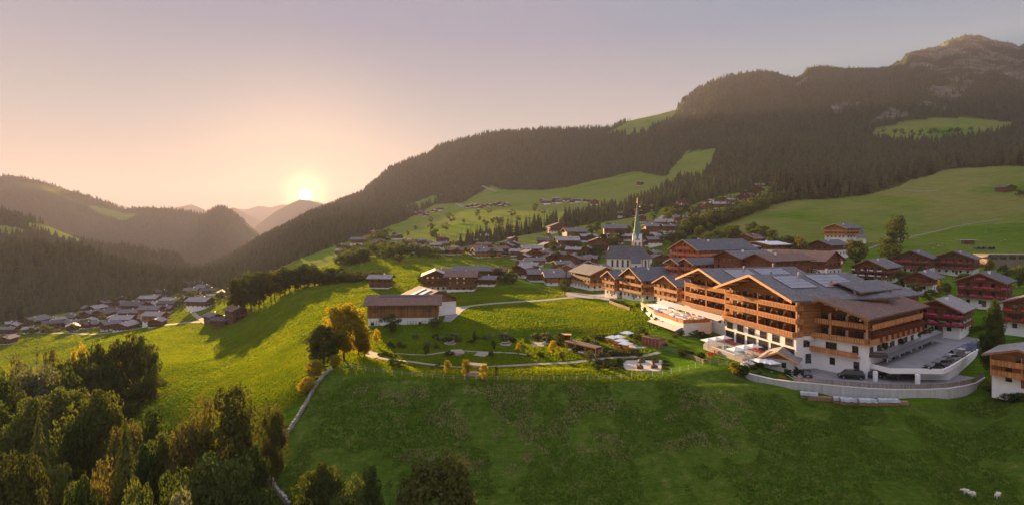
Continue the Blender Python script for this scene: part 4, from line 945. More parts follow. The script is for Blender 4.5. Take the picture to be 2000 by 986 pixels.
B1 = (65.6, 169.5); BW = 25.2; Bm = (B1[0]-dA[0]*BW/2, B1[1]-dA[1]*BW/2)
def ground_B(o, h, W, L):
    for i in range(7): put_window(o, -W/2+W*(i+.5)/7, -.01, h(-29.9), 1.8, 1.9, 0, 'frame')
wingB = hotel_wing('hotel_building', 'rear left hotel wing with orange balconies above the long cream awning', Bm[0], Bm[1], -33.0, -76.0, BW, 31,
                   [-26.9, -23.7, -20.5], -33, -18.3, 17.5, 'roof_grey', 6, [(5, 14, .15, .7), (16, 27, .12, .66)], ground=ground_B)
def ground_C(o, h, W, L):
    for i, w in ((0, 1.5), (1, 2.4), (2, 1.2)): put_window(o, -W/2 + W*(i+.55)/3, -.01, h(-29.9), w, 1.9, 0, 'frame')
    for i in range(3): put_window(o, -W/2+W*(i+.6)/3, -.01, h(-33.2), 1.1, 1.6, 0, 'frame')
    m = MB().box(-W/2, W/2-1.4, -1.3, -.01, h(-30.5), h(-30.3)); rail_mb(m, [(-W/2, -1.3), (W/2-1.4, -1.3)], h(-30.4), 1.0, .1); m.build('balcony', 'rail', o)
    for i in range(7): put_window(o, W/2+.01, 2.5+i*4, h(-30.2), 1.7, 2.1, 1, 'frame')
    for i in range(9):
        put_window(o, W/2+.01, 2.2+i*3.2, h(-26.8), 1.9, 2.1, 1, 'frame')
        c = MB().box(W/2+.02, W/2+1.8, -.06, .06, h(-26.9), h(-24.4)).build('privacy_screen', 'timber_red', o); c.location = (0, 3.9+i*3.2, 0)
    a = MB().hexa([(-2.6, -1.9, h(-26.95)), (.6, -1.9, h(-26.95)), (.6, -.02, h(-26.35)), (-2.6, -.02, h(-26.35))], [(-2.6, -1.9, h(-26.9)), (.6, -1.9, h(-26.9)), (.6, -.02, h(-26.3)), (-2.6, -.02, h(-26.3))]); 
    a = MB().hexa([(-6.6, -1.9, h(-28.2)), (-3.4, -1.9, h(-28.2)), (-3.4, -.02, h(-27.6)), (-6.6, -.02, h(-27.6))], [(-6.6, -1.9, h(-28.1)), (-3.4, -1.9, h(-28.1)), (-3.4, -.02, h(-27.5)), (-6.6, -.02, h(-27.5))]).build('awning', 'awning', o)
C1 = (81.1, 128.8); dC = (.588, -.809); CW = 16.0; Cm = (C1[0]-dC[0]*CW/2, C1[1]-dC[1]*CW/2)
wingC = hotel_wing('hotel_building', 'right hotel wing with broad brown roof and dark balconies over the car deck', Cm[0], Cm[1], G_, -54.0, CW, 31,
                   [-27.0, -23.6], G_, -21.0, 20, 'roof_brown', 4, None, 'timber_red', 'rail', ground=ground_C, off=-1.5, side=30, barge='wood')
# low link between the wings with its own small gable
lk = empty('link_building', (85.5, 146.5, ZC + G_), R(-62), 'small gabled timber link squeezed between the central and right hotel wings', 'building')
MB().box(-5, 5, 0, 14, -2, 18.4).build('wall', 'timber', lk)
m, zr_ = roof_mb(10.5, 15, 18.4, R(17), 1.6, .9, .3); m.build('roof', 'roof_grey', lk)
MB().hexa([(-6.3, -1.72, 18.1), (0, -1.72, 20.0), (0, -1.604, 20.0), (-6.3, -1.604, 18.1)], [(-6.3, -1.72, 18.6), (0, -1.72, 20.5), (0, -1.604, 20.5), (-6.3, -1.604, 18.6)]).build('barge_board', 'barge', lk)
lk2 = empty('link_building', (98, 160, ZC + G_), R(-62), 'low grey-roofed service block behind the right hotel wing', 'building')
MB().box(-8, 8, 0, 16, -2, 15.5).build('wall', 'timber_red', lk2); m, zr_ = roof_mb(16, 16, 15.5, R(15), 1, .9, .3); m.build('roof', 'roof_grey', lk2)

# ---- chalets of the hotel row and other near houses
def near(px, py, Y, W, L, H, yaw, label, **k):
    x, y, z = XYZ(px, py, Y); return chalet(x, y, z, W, L, H, yaw, label, lod=k.pop('lod', 2), **k)
near(1304, 596, 219, 15, 19, 8.4, -73, 'small gabled hotel chalet beside the start of the cream awning', upper='timber', rail='rail', roof='roof_slate', floors=3, pitch=22, sides=('r',), balc=[1, 2], barge='barge', cat='hotel')
near(1235, 583, 247, 18, 19, 9.2, -72, 'three-balcony lit hotel chalet with grey roof in front of the church', upper='timber', rail='rail', roof='roof_slate', floors=3, pitch=26, sides=('r',), balc=[1, 2, 3], flowers=None, barge='barge', cat='hotel', chim=2)
near(1193, 577, 264, 12, 15, 8.8, -72, 'narrow lit chalet joined to the left of the three-balcony chalet', upper='timber', rail='rail', roof='roof_slate', floors=3, pitch=24, balc=[1, 2], barge='barge', cat='hotel')
near(1182, 565, 308, 18, 25, 8.6, 18, 'long grey-roofed chalet with its lit side towards the meadow road', upper='timber_dark', rail='rail', roof='roof_grey', floors=3, pitch=22, sides=('l',), balc=[1], barge='barge')
near(1338, 545, 272, 18.6, 36, 14.5, -65, 'long lit timber hotel with slate roof standing right of the church', upper='timber', rail='rail', roof='roof_slate', floors=5, pitch=25, sides=('r',), balc=[2, 3, 4, 5], flowers='flower_pink', barge='barge', cat='hotel', chim=2, skyl=5)
near(1316, 560, 246, 8, 13, 10.5, -67, 'left of two small twin-gabled lit chalets before the long hotel', upper='timber', rail='rail', roof='roof_slate', floors=4, pitch=24, balc=[2, 3], flowers='flower_pink', barge='barge', chim=0)
near(1342, 562, 240, 9, 13, 10.5, -67, 'right of two small twin-gabled lit chalets before the long hotel', upper='timber', rail='rail', roof='roof_slate', floors=4, pitch=24, balc=[2, 3], flowers='flower_pink', barge='barge', chim=0)
near(1420, 552, 232, 13, 22, 10.5, -60, 'low grey-roofed house tucked behind the rear left hotel wing', upper='timber_red', roof='roof_grey', floors=4, pitch=20, balc=[])
near(1480, 552, 222, 12, 24, 9.0, -62, 'reddish-roofed back house between the solar roofs and the brown barn-like house', upper='timber_red', roof='roof_brown', floors=3, pitch=20, balc=[])
# long brown building with white gable
b_ = near(1626, 537, 271, 18, 27, 7.2, 35, 'long brown-roofed house with white gable end beside the flagpole', upper='timber_red', roof='roof_brown', floors=2, pitch=24, balc=[], base_h=3.0, chim=2, nwin=4)
near(1697, 551, 258, 13.5, 17, 7.2, -52, 'grey-roofed chalet with white flower boxes right of the flagpole', upper='timber_red', rail='rail_dark', roof='roof_grey', floors=3, pitch=25, sides=('r',), balc=[1, 2], flowers='flower_white', barge='wood', chim=1)
near(1780, 533, 300, 16, 17, 8.4, -47, 'left half of the dark double chalet with pink flowers below the meadow', upper='timber_dark', roof='roof_slate', floors=3, pitch=22, balc=[1, 2], flowers='flower_pink')
near(1862, 535, 298, 17, 17, 8.4, -47, 'right half of the dark double chalet with pink flowers below the meadow', upper='timber_dark', roof='roof_slate', floors=3, pitch=22, balc=[1, 2], flowers='flower_pink')
near(1794, 568, 230, 9.5, 13, 5.6, -49, 'small plain brown chalet without flowers in front of the double chalet', upper='timber_red', roof='roof_grey', floors=2, pitch=24, balc=[1])
near(1915, 598, 194, 12.2, 14, 8.8, -50, 'chalet with three rows of pink balcony flowers and dark blue roof', upper='timber_red', rail='rail_dark', roof='roof_slate', floors=3, pitch=24, sides=('r',), balc=[1, 2, 3], flowers='flower_pink', barge='wood')
near(1830, 649, 163, 10.5, 14, 7.0, -49, 'chalet with pale roof and pink flower rows just behind the car deck', upper='timber_red', rail='rail_dark', roof='roof_light', floors=3, pitch=26, sides=('r',), balc=[1, 2], flowers='flower_pink', base_h=3.6, barge='wood')
near(1992, 757, 116, 9, 11, 6.4, -52, 'chalet cut by the right edge of the photo, above the yellow bush', upper='timber', rail='rail', roof='roof_light', floors=3, pitch=18, balc=[1, 2], base_h=2.6, barge='wood', sides=('r',))
near(2020, 650, 158, 13, 12, 8.0, -50, 'red-flowered house at the right edge beside the upper road', upper='timber_red', roof='roof_grey', floors=3, pitch=22, balc=[1, 2], flowers='flower_red')
near(1632, 466, 405, 16, 18, 7.5, -60, 'sunlit orange chalet hotel with white base on the open meadow slope', upper='timber', rail='rail', roof='roof_slate', floors=3, pitch=20, sides=('r', 'l'), balc=[1, 2], lod=1, barge='barge')
near(1545, 500, 335, 11, 16, 6.5, -50, 'dark grey-roofed house behind the brown tree, left one', upper='timber_red', roof='roof_slate', floors=2, lod=1)
near(1600, 500, 325, 12, 24, 6.5, -52, 'dark grey-roofed long house behind the brown tree, right one', upper='timber_red', roof='roof_slate', floors=2, lod=1)
near(1456, 480, 425, 15, 20, 5.6, -55, 'dark red-brown chalet at the foot of the right meadow', upper='timber_red', roof='roof_brown', floors=2, lod=1, skyl=3)
for px, py, w, t in ((1392, 497, 15, 'left'), (1437, 499, 14, 'middle'), (1478, 495, 20, 'right')):
    near(px, py, 330, w, 14, 5.4, -70, f'flat-looking light metal roofed building behind the long lit hotel, {t} of three', group='light-roofed sheds behind the long hotel', upper='timber_dark', roof='sheet_light', floors=2, pitch=8, lod=1, cat='building', name='shed', balc=[])
near(1974, 374, 620, 13, 12, 4.6, 5, 'small dark hay barn alone near the top of the right meadow', upper='timber_dark', base='timber_dark', roof='roof_dark', floors=2, lod=0, name='barn', cat='barn', balc=[])
near(1743, 262, 1500, 26, 14, 6, 70, 'long farmhouse on the left of the high clearing', upper='timber_dark', roof='roof_grey', lod=0)
near(1862, 250, 1540, 19, 18, 6, 10, 'white-based farmhouse in the middle of the high clearing', upper='timber_dark', roof='roof_dark', lod=0)
# chapel roof
x, y, z = XYZ(1682, 470, 395); o = empty('chapel', (x, y, z), 0, 'tiny grey chapel spire beside the meadow hotel', 'chapel')
MB().cone(0, 0, -2, 2.5, 3, 3, 8).build('wall', 'plaster', o); MB().cone(0, 0, 2.5, 4.5, 4.8, 1.8, 8).cone(0, 0, 4.5, 10, 1.8, .1, 8).build('roof', 'roof_grey', o)
# modern low building at the right edge
x, y, z = XYZ(1930, 512, 300); o = empty('service_building', (x, y, z), 0, 'low modern concrete building with window strip at right edge of the meadow', 'building')
MB().box(0, 34, 0, 8, -3, 3.6).build('wall', 'grey_wood', o); MB().box(-.5, 35, -1, 9, 3.6, 4.2).build('roof', 'roof_grey', o)
for i in range(6): put_window(o, 3+i*5, -.01, 1.6, 3.6, 2.0, 0, 'metal_dark', False)

# ---- the barn in the meadow
x, y, z = XYZ(787, 641, 206)
bn = empty('barn', (x, y, z), R(5), 'big wooden barn on a white base in the sunny meadow', 'barn')
MB().box(-12.5, 12.5, 0, 12, -2, 4.0).build('lower_wall', 'plaster', bn)
up = MB().box(-12.7, 12.7, -.2, 12.2, 4.0, 9.0)
for xx, s in ((-12.7, 1), (12.7, -1)):
    up.add([(xx, -.2, 9), (xx, 12.2, 9), (xx, 6, 11.2), (xx+.3*s, -.2, 9), (xx+.3*s, 12.2, 9), (xx+.3*s, 6, 11.2)], [(2, 1, 0), (3, 4, 5), (1, 4, 3, 0), (2, 5, 4, 1), (0, 3, 5, 2)][::1])
M['barn_boards'] = boards('vertical_barn_boards', (0.30, 0.145, 0.06), 0.35, 'X', .35)
up.build('upper_wall', 'barn_boards', bn)
r = MB(); q = [(-14.2, -1.6, 8.45), (14.2, -1.6, 8.45), (14.2, 6, 11.4), (-14.2, 6, 11.4)]; r.hexa(q, [(a, b, c+.3) for a, b, c in q]); q = [(-14.2, 6, 11.4), (14.2, 6, 11.4), (14.2, 13.6, 8.45), (-14.2, 13.6, 8.45)]; r.hexa(q, [(a, b, c+.3) for a, b, c in q])
ro = r.build('roof', 'roof_brown', bn)
MB().hexa([(-9, 4.2, 11.05), (9.5, 4.2, 11.05), (9.5, 5.3, 11.5), (-9, 5.3, 11.5)], [(-9, 4.2, 11.2), (9.5, 4.2, 11.2), (9.5, 5.3, 11.65), (-9, 5.3, 11.65)]).build('ridge_light', 'metal_dark', ro)
for xx in (-10, 9.5): d = MB().box(-.9, .9, -.1, 0, 0, 1.4).build('hatch', 'timber_dark', bn); d.location = (xx, -.21, 5.9)
tl = MB()
for x0 in (-10, -3.5, 3.2, 8.6):
    for i in range(4): tl.bar((x0-1.5+i, -.08, .5), (x0-1.5+i, -.08, 3.2), .04, 4)
    for j in range(3): tl.bar((x0-1.9, -.09, 1+j*.8), (x0+1.9, -.09, 1+j*.8), .035, 4)
tl.build('trellis', 'timber_dark', bn)
for xx in (-11, 6.2, 10.9): put_window(bn, xx, -.01, 1.4, 1.0, .9, 0, 'frame')
x, y, z = XYZ(855, 614, 226)
b2 = empty('barn', (x, y, z), R(30), 'wing of the meadow barn with white side and solar strips on the roof', 'barn')
MB().box(-8, 8, 0, 20, -2, 5.0).build('wall', 'plaster', b2)
m, zr_ = roof_mb(16, 20, 6.2, R(22), 1.2, 1.4, .3); ro = m.build('roof', 'roof_brown', b2)
MB().box(-8.1, 8.1, -.1, 20.1, 5.0, 6.2).add([(-8.1, -.1, 6.2), (8.1, -.1, 6.2), (0, -.1, 9.4), (-8.1, 20.1, 6.2), (8.1, 20.1, 6.2), (0, 20.1, 9.4)], [(0, 1, 2), (5, 4, 3), (0, 3, 4, 1), (1, 4, 5, 2), (2, 5, 3, 0)]).build('gable', 'barn_boards', b2)
for k in range(2): y0 = 4+k*6; MB().hexa([(-7.5, y0, 6.8), (-1, y0, 9.45), (-1, y0+3, 9.45), (-7.5, y0+3, 6.8)], [(-7.5, y0, 6.95), (-1, y0, 9.6), (-1, y0+3, 9.6), (-7.5, y0+3, 6.95)]).build('solar_panel', 'sheet_light', ro)
for i in range(4): put_window(b2, 8.01, 3+i*4.6, 1.6, 1.3, 1.2, 1, 'frame')

# ---- village houses, cluster by cluster (photo x, photo y of the base, photo width)
VILL = [(1012,543,34),(1048,531,30),(1092,550,30),(1122,560,28),(1076,514,28),(1133,502,26),(1038,508,26),(1152,522,26),(1020,512,24),(1112,488,26),(1170,478,24),(1208,468,26),(1072,488,24),(1306,512,26),(1338,505,24),(1250,515,22),(1093,455,40),(1080,479,30),(1139,466,40),(1128,484,38),(1162,471,26),(1190,455,36),(1222,460,42),(1240,470,24),(1058,497,34),(1086,495,30),(1052,508,40),(1170,493,38),(1113,521,48),(1165,515,32),(1102,506,26),(1145,500,22),(1206,478,26),(1020,500,24),(1290,520,34),(1320,528,30),(1270,505,28),(1245,500,22)]
cluster(VILL, 'among the houses around the church', 'village houses around the church', 1, ('roof_grey', 'roof_light', 'roof_dark', 'roof_brown'), ('timber_dark', 'timber_red'), (-60, 30), 3)
ROWF = [(1032,548,62,{'yaw':-80,'k':1.8}),(1066,556,46,{'yaw':-84,'k':1.3}),(1085,532,32,{'yaw':-70}),(1108,542,36,{'yaw':-20}),(1138,540,56,{'yaw':-62,'k':1.6,'upper':'timber'}),(1015,525,26,{}),(1060,520,30,{}),(1150,530,30,{})]
cluster(ROWF, 'in the row between lower meadow and church', 'village houses in front of the church', 1, ('roof_grey',), ('timber_dark', 'timber'), (-60, 0), 4)
MEAD = [(762,563,36,{'yaw':86,'k':1.5,'roof':'roof_light','H':6}),(850,569,52,{'yaw':8,'k':1.2,'roof':'roof_light','H':8.4}),(843,545,50,{'yaw':-84,'k':1.6,'roof':'roof_grey'}),(928,567,50,{'yaw':88,'k':1.4,'H':8,'roof':'roof_brown'}),(912,548,40,{'yaw':-60}),(955,548,58,{'yaw':90,'k':1.9}),(966,559,36,{'yaw':80}),(985,542,34,{'yaw':85,'k':1.4}),(900,560,28,{'yaw':-30})]
cluster(MEAD, 'in the row behind the lower meadow', 'houses behind the lower meadow', 1, ('roof_grey', 'roof_brown'), ('timber_dark',), (-60, 0), 5)
MID = [(877,484,22),(884,497,26),(905,497,32,{'upper':'timber'}),(927,503,52,{'upper':'timber','yaw':-70,'k':1.7}),(950,497,34),(943,478,26),(957,472,20),(958,491,26),(985,494,36),(1000,490,24),(1005,478,18),(966,500,30),(898,482,20)]
cluster(MID, 'in the hamlet left of the main village', 'chalets of the hamlet on the spur', 1, ('roof_light', 'roof_brown', 'roof_grey'), ('timber_dark', 'timber_red'), (-60, 30), 6)
SUNN = [(780,468,22),(790,478,20),(803,476,18),(815,478,20),(830,481,20),(845,484,22),(862,486,20),(870,474,16),(855,474,16),(722,462,22),(715,478,26),(735,484,22),(700,488,18),(672,497,16),(683,491,14),(750,478,20),(768,484,18),(820,492,20),(800,494,22),(840,495,24),(662,486,16)]
cluster(SUNN, 'in the hazy hamlet below the sunset', 'hazy hamlet below the sunset', 0, ('roof_light', 'roof_brown', 'roof_grey'), ('timber_dark', 'timber_red'), (-60, 40), 7)
HAM1 = [(798,424,10),(808,422,10),(817,420,12),(826,417,12),(836,419,10),(845,415,12),(856,412,12),(866,411,10),(787,427,10),(829,424,10),(712,424,10),(722,428,8)]
cluster(HAM1, 'in the far hamlet nearest the sun', 'far hamlet nearest the sun', 0, ('roof_light', 'roof_brown'), ('timber_red',), (-60, 40), 8)
HAM2 = [(912,407,12),(922,405,11),(932,404,12),(944,405,12),(953,404,12),(966,403,10),(975,401,13),(986,402,12),(981,405,10),(939,408,9)]
cluster(HAM2, 'in the far hamlet mid high meadow', 'far hamlet in the middle of the meadow', 0, ('roof_light', 'roof_brown'), ('timber_red',), (-60, 40), 9)
HAM3 = [(1057,395,14),(1066,398,13),(1076,399,13),(1085,398,14),(1096,397,13),(1103,394,12),(1113,393,14),(1125,396,12),(1133,395,13),(1143,396,12),(1162,402,15,{'roof':'roof_dark'}),(1092,392,12),(1248,363,12,{'roof':'roof_dark'}),(1118,398,10)]
cluster(HAM3, 'in the far hamlet left of the spire tip', 'far hamlet left of the spire', 0, ('roof_light', 'roof_brown'), ('timber_red', 'timber_dark'), (-60, 40), 10)
STEP = [(1250,417,24),(1272,411,22),(1222,424,20),(1238,422,16),(1316,409,26),(1335,406,26),(1325,412,20),(1371,412,26,{'upper':'timber'}),(1391,411,24,{'upper':'timber'}),(1384,400,18),(1414,397,24),(1420,408,26),(1450,394,30),(1459,392,22),(1455,383,20),(1475,382,26),(1481,375,20),(1490,368,14,{'upper':'timber'}),(1511,362,14,{'upper':'timber'}),(1462,400,18),(1437,398,16),(1400,405,16)]
cluster(STEP, 'in the stepped row climbing the slope', 'stepped row of chalets', 1, ('roof_light', 'roof_brown', 'roof_grey'), ('timber_red', 'timber_dark'), (-70, -10), 11)
LOWR = [(1253,436,20),(1328,443,32),(1340,434,24),(1356,430,26),(1312,444,30),(1290,448,28),(1302,453,28),(1283,455,22),(1345,445,24),(1318,455,20),(1275,470,22),(1290,478,26),(1370,468,14),(1258,462,22),(1270,482,20)]
cluster(LOWR, 'between the spire and the stepped row', 'houses between spire and stepped row', 1, ('roof_light', 'roof_brown', 'roof_grey'), ('timber_red', 'timber_dark'), (-60, 20), 12)
LEFT = [(50,641,32),(20,646,22),(27,652,18),(84,645,30),(5,660,22,{'Y':440}),(110,631,26),(124,641,28),(98,634,22),(140,648,26),(152,637,24),(165,628,26),(160,643,26),(178,641,28),(196,598,24),(186,609,24),(208,633,30),(222,634,28),(190,625,30),(215,617,32),(236,592,26),(228,603,28),(248,607,30),(240,620,30),(258,634,34),(268,622,30),(280,612,34,{'yaw':88}),
 (290,587,26),(286,600,30),(308,594,30,{'yaw':88,'k':1.6}),(312,620,36,{'yaw':85,'H':8,'upper':'timber_red'}),(318,631,34,{'yaw':84,'upper':'timber','k':1.3}),(296,605,24),(326,576,24,{'yaw':80}),(350,595,40,{'yaw':70,'k':2.0}),(362,566,32),(340,600,26),(72,650,22),(60,634,24),(132,625,22),(148,628,22),(176,612,24),(200,648,26),(232,648,28),(170,636,24),(262,600,26),(275,636,28),(300,640,26),(333,610,26),(12,640,20)]
cluster(LEFT, 'in the hamlet below the left valley forest', 'hamlet in the left valley', 1, ('roof_grey', 'roof_light', 'roof_grey', 'roof_dark'), ('timber_dark',), (-50, 40), 13)
FARM = [(408,600,40,{'yaw':80,'k':1.4,'roof':'roof_light'}),(421,630,34,{'yaw':50,'roof':'roof_grey','base':'timber_dark'}),(467,626,40,{'yaw':50,'roof':'roof_brown','base':'timber_dark','k':1.3}),(408,570,26),(422,575,26,{'roof':'roof_dark'}),(449,578,22),(385,577,22),(432,580,18,{'base':'timber_dark'}),(445,633,12,{'base':'timber_dark','H':3})]
cluster(FARM, 'of the farms right of the valley hamlet', 'farms right of the valley hamlet', 1, ('roof_grey', 'roof_dark'), ('timber_dark',), (-40, 50), 14)

# ------------------------------------------------------------------ roads, lots, terraces
def pts3(pix):   # photo pixels on the ground -> world
    return [hit(a, b) for a, b in pix]
ROADS = []; PATCHES = []
def strip(name, pix, width, mat, label, lift=0.10, kind='structure', taper=None):
    P_ = [Vector(p[:2]) for p in pts3(pix)]; out = []
    for a, b, c, d in zip([P_[0]] + P_[:-2], P_[:-1], P_[1:], P_[2:] + [P_[-1]]):
        n = max(2, int((c - b).length / 2.0))
        for i in range(n):
            t = i / n; out.append(0.5*((2*b)+(c-a)*t+(2*a-5*b+4*c-d)*t*t+(3*b-a-3*c+d)*t*t*t))
    out.append(P_[-1]); V = []; N = len(out); ROADS.append((np.array([(p.x, p.y) for p in out]), width/2 + .5))
    for i, p in enumerate(out):
        d = (out[min(i+1, N-1)] - out[max(i-1, 0)]).normalized(); n = Vector((-d.y, d.x)); w = width/2 * (1 if not taper else taper[0] + (taper[1]-taper[0])*i/(N-1))
        for s in (-1, -.33, .33, 1): q = p + n*s*w*(1+random.uniform(-.05, .05)); V.append((q.x, q.y, float(hgt(q.x, q.y)) + lift))
    Fs = [(4*i+j, 4*i+j+1, 4*i+4+j+1, 4*i+4+j) for i in range(N-1) for j in range(3)]
    return tag(link(name, mesh_np(name, V, Fs, M[mat])), label, kind=kind)
def patch(name, pix, mat, label, lift=0.09, kind='structure'):
    """filled outline draped on the ground"""
    P_ = [p[:2] for p in pts3(pix)]; PATCHES.append(P_); cx = sum(p[0] for p in P_)/len(P_); cy = sum(p[1] for p in P_)/len(P_); V = []; Fs = []; rings = 6; ring = []
    n = len(P_); per = []
    for i in range(n):
        a, b = P_[i], P_[(i+1) % n]
        for k in range(4): per.append((a[0]+(b[0]-a[0])*k/4, a[1]+(b[1]-a[1])*k/4))
    m = len(per)
    for r in range(rings + 1):
        f = max(r / rings, .001)
        for q in per: x = cx+(q[0]-cx)*f; y = cy+(q[1]-cy)*f; V.append((x, y, float(hgt(x, y)) + lift))
    for r in range(rings):
        for i in range(m): Fs.append((r*m+i, (r+1)*m+i, (r+1)*m+(i+1) % m, r*m+(i+1) % m))
    return tag(link(name, mesh_np(name, V, Fs, M[mat])), label, kind=kind)
strip('road', [(868,616),(885,603),(930,596),(1000,590),(1060,586),(1110,581),(1150,578),(1185,577)], 4.0, 'gravel', 'pale lane crossing the meadow to the barn')
patch('yard', [(866,628),(880,629),(905,606),(920,598),(880,600),(872,604)], 'asphalt', 'grey yard beside the barn', .14)
patch('village_road', [(1098,570),(1120,570),(1150,575),(1185,573),(1195,580),(1215,590),(1195,590),(1170,583),(1130,581),(1110,580)], 'asphalt', 'asphalt junction before the chalets', .14)
strip('garden_path', [(722,690),(735,697),(760,702),(800,706),(850,713),(900,717),(950,716),(1000,714),(1050,711),(1100,709),(1150,704),(1200,698),(1250,696),(1288,688)], 2.0, 'gravel', 'winding gravel garden path', .12)
strip('garden_path', [(775,690),(830,693),(865,688),(900,685),(940,687),(975,688),(1010,690),(1035,694)], 1.1, 'gravel', 'narrow upper garden path', .11)
patch('gravel_spot', [(712,688),(722,685),(738,689),(742,697),(728,700),(715,696)], 'gravel', 'round gravel seating spot', .15)
patch('gravel_spot', [(878,690),(880,683),(902,682),(908,689),(900,694),(884,694)], 'gravel', 'gravel spot by the pergola', .15)
patch('gravel_spot', [(925,694),(935,686),(952,687),(955,692),(945,697)], 'gravel', 'gravel spot with slabs', .15)
patch('gravel_spot', [(866,669),(878,666),(892,668),(888,673),(870,673)], 'gravel', 'gravel pad of the left daybed', .12)
patch('gravel_spot', [(975,671),(988,668),(1000,669),(996,675),(980,675)], 'gravel', 'gravel pad of the right daybed', .12)
patch('gravel_spot', [(1036,672),(1046,667),(1066,668),(1072,672),(1060,676),(1042,676)], 'gravel', 'gravel circle with swing', .12)
patch('gravel_spot', [(908,730),(915,725),(945,726),(948,732),(930,735),(912,734)], 'gravel', 'gravel pad under the shelter', .12)
patch('gravel_square', [(1224,704),(1293,703),(1291,725),(1262,725),(1222,722),(1215,712)], 'paving', 'pale gravel square with four planters', .14)
for pix, w, l in (([(1290,470),(1285,462),(1284,452),(1292,440),(1290,428),(1296,420)], 5, 'village street climbing beyond the church'), ([(968,475),(990,470),(1010,464),(1045,457),(1075,455)], 3, 'lane along the upper meadow edge'),
                  ([(734,478),(737,465),(733,450),(728,440)], 4, 'hazy lane in the hamlet below the sunset'), ([(940,363),(958,370),(970,374)], 5, 'track on the far meadow'), ([(890,397),(896,401),(905,405)], 4, 'short lane to the far hamlet'),
                  ([(1765,371),(1780,373),(1800,374),(1830,372)], 3, 'track at the forest corner'), ([(375,608),(385,618),(398,628),(408,632)], 3, 'lane to the slope farms'), ([(0,651),(60,651),(130,650),(190,652),(250,645),(300,636),(345,632),(395,628)], 4, 'lane along the valley hamlet'),
                  ([(1695,486),(1720,478),(1760,466),(1830,452),(1880,440),(1960,428)], 1.6, 'footpath up the right meadow'), ([(690,500),(700,487),(702,478)], 4, 'street in the hazy hamlet')):
    strip('road', pix, w, 'gravel', l, .2)
# parking level below the right wing, deck above it
def atz(px, py, z): Y = -z * F / (py - PY0); return ((px-PX0)/F*Y, Y)
WALLP = [(1430,721),(1455,728),(1480,734),(1510,741),(1550,746),(1600,750),(1650,755),(1700,759),(1750,761),(1800,761),(1850,759),(1885,753),(1905,748),(1922,737)]
wp = [atz(a, b, -34.8) for a, b in WALLP]
lot = [wp[i] for i in range(4, 14)] + [(120, 146), (108, 148), (98, 140), (84, 146), (76, 141), (70, 136.5)]
tag(MB().prism(lot, ZC-36.2, ZC+G_).build('parking_lot', 'asphalt'), 'asphalt car park inside the curved wall', kind='structure')
for k in range(5):
    x0, y0 = atz(1590+k*12, 742+k, G_); tag(MB().box(0, .12, 0, 5, ZC+G_+.004, ZC+G_+.012).build('parking_line', 'line_white'), 'white parking bay line', kind='structure').location = (x0-4, y0, 0)
rw = empty('retaining_wall', (wp[5][0], wp[5][1], ZC-40), 0, 'curved pale concrete retaining wall carrying the car park', 'wall')
off = Vector((-wp[5][0], -wp[5][1], 40-ZC))
def wall_run(m, pts, z0, z1, th):
    N = len(pts); L_ = []; R_ = []
    for i, p in enumerate(pts):
        d = Vector(pts[min(i+1, N-1)]) - Vector(pts[max(i-1, 0)]); n = Vector((-d.y, d.x)).normalized()*th/2; L_.append((p[0]+n.x, p[1]+n.y)); R_.append((p[0]-n.x, p[1]-n.y))
    for i in range(N-1): m.prism([L_[i], L_[i+1], R_[i+1], R_[i]], z0, z1)
m = MB(); wall_run(m, wp, ZC-41, ZC-34.7, .4); o = m.build('wall_body', 'concrete', rw); o.location = off
m = MB(); wall_run(m, wp, ZC-34.697, ZC-34.6, .5); o = m.build('coping', 'plaster', rw); o.location = off
pf = empty('board_fence', (wp[5][0], wp[5][1], ZC-36), 0, 'grey vertical board fence along the top of the curved wall', 'fence')
m = MB(); off2 = Vector((-wp[5][0], -wp[5][1], 36-ZC)); rl = MB(); fp = wp[4:]
for a, b in zip(fp[:-1], fp[1:]):
    a = Vector(a); b = Vector(b); n = int((b-a).length/.24); d = (b-a).normalized()
    for i in range(n):
        p = a + (b-a)*(i+.5)/n; w = d*.075; t = Vector((-d.y, d.x))*.02
        m.prism([(p.x-w.x-t.x, p.y-w.y-t.y), (p.x+w.x-t.x, p.y+w.y-t.y), (p.x+w.x+t.x, p.y+w.y+t.y), (p.x-w.x+t.x, p.y-w.y+t.y)], ZC-34.59, ZC-33.55+random.uniform(-.03, .03))
    for z in (ZC-34.3, ZC-33.8): rl.bar((a.x+.06, a.y+.08, z), (b.x+.06, b.y+.08, z), .05, 4)
o = m.build('boards', 'grey_wood', pf); o.location = off2; o = rl.build('rail', 'grey_wood', pf); o.location = off2
# deck
DZ = -32.2
deck = [atz(1684,708,DZ), atz(1738,722,DZ), atz(1842,723,DZ), atz(1855,718,DZ), atz(1906,686,DZ), atz(1925,664,DZ), (134, 168), (118, 172), (112, 160), (104, 150), (90, 141)]
dk = empty('car_deck', (100, 140, ZC+DZ), 0, 'raised concrete car deck on square white pillars at the right of the hotel', 'car park')
q = [(a-100, b-140) for a, b in deck]
MB().prism(q, -.55, 0).build('slab', 'asphalt', dk)
m = MB(); wall_run(m, q[:6], -.75, .35, .3); m.build('parapet', 'plaster', dk)
for px in (1713, 1796): X, Y = atz(px, 752 if px > 1750 else 745, G_); b = MB().box(-.35, .35, -.35, .35, -3.2, -.56).build('pillar', 'plaster', dk); b.location = (X-100, Y-140+.6, 0)
b = MB().box(-.2, .2, 0, 5, -3.2, -.56).build('pillar', 'plaster', dk); b.location = (q[0][0]+1, q[0][1]+.4, 0)
MB().prism([(q[3][0]-7, q[3][1]+.5), (q[3][0]+.2, q[3][1]+.4), (q[4][0]+.2, q[4][1]+.4), (q[5][0], q[5][1]+.3), (q[5][0]-4, q[5][1]+3)], -3.8, -.56).build('abutment', 'plaster', dk)
m = MB()
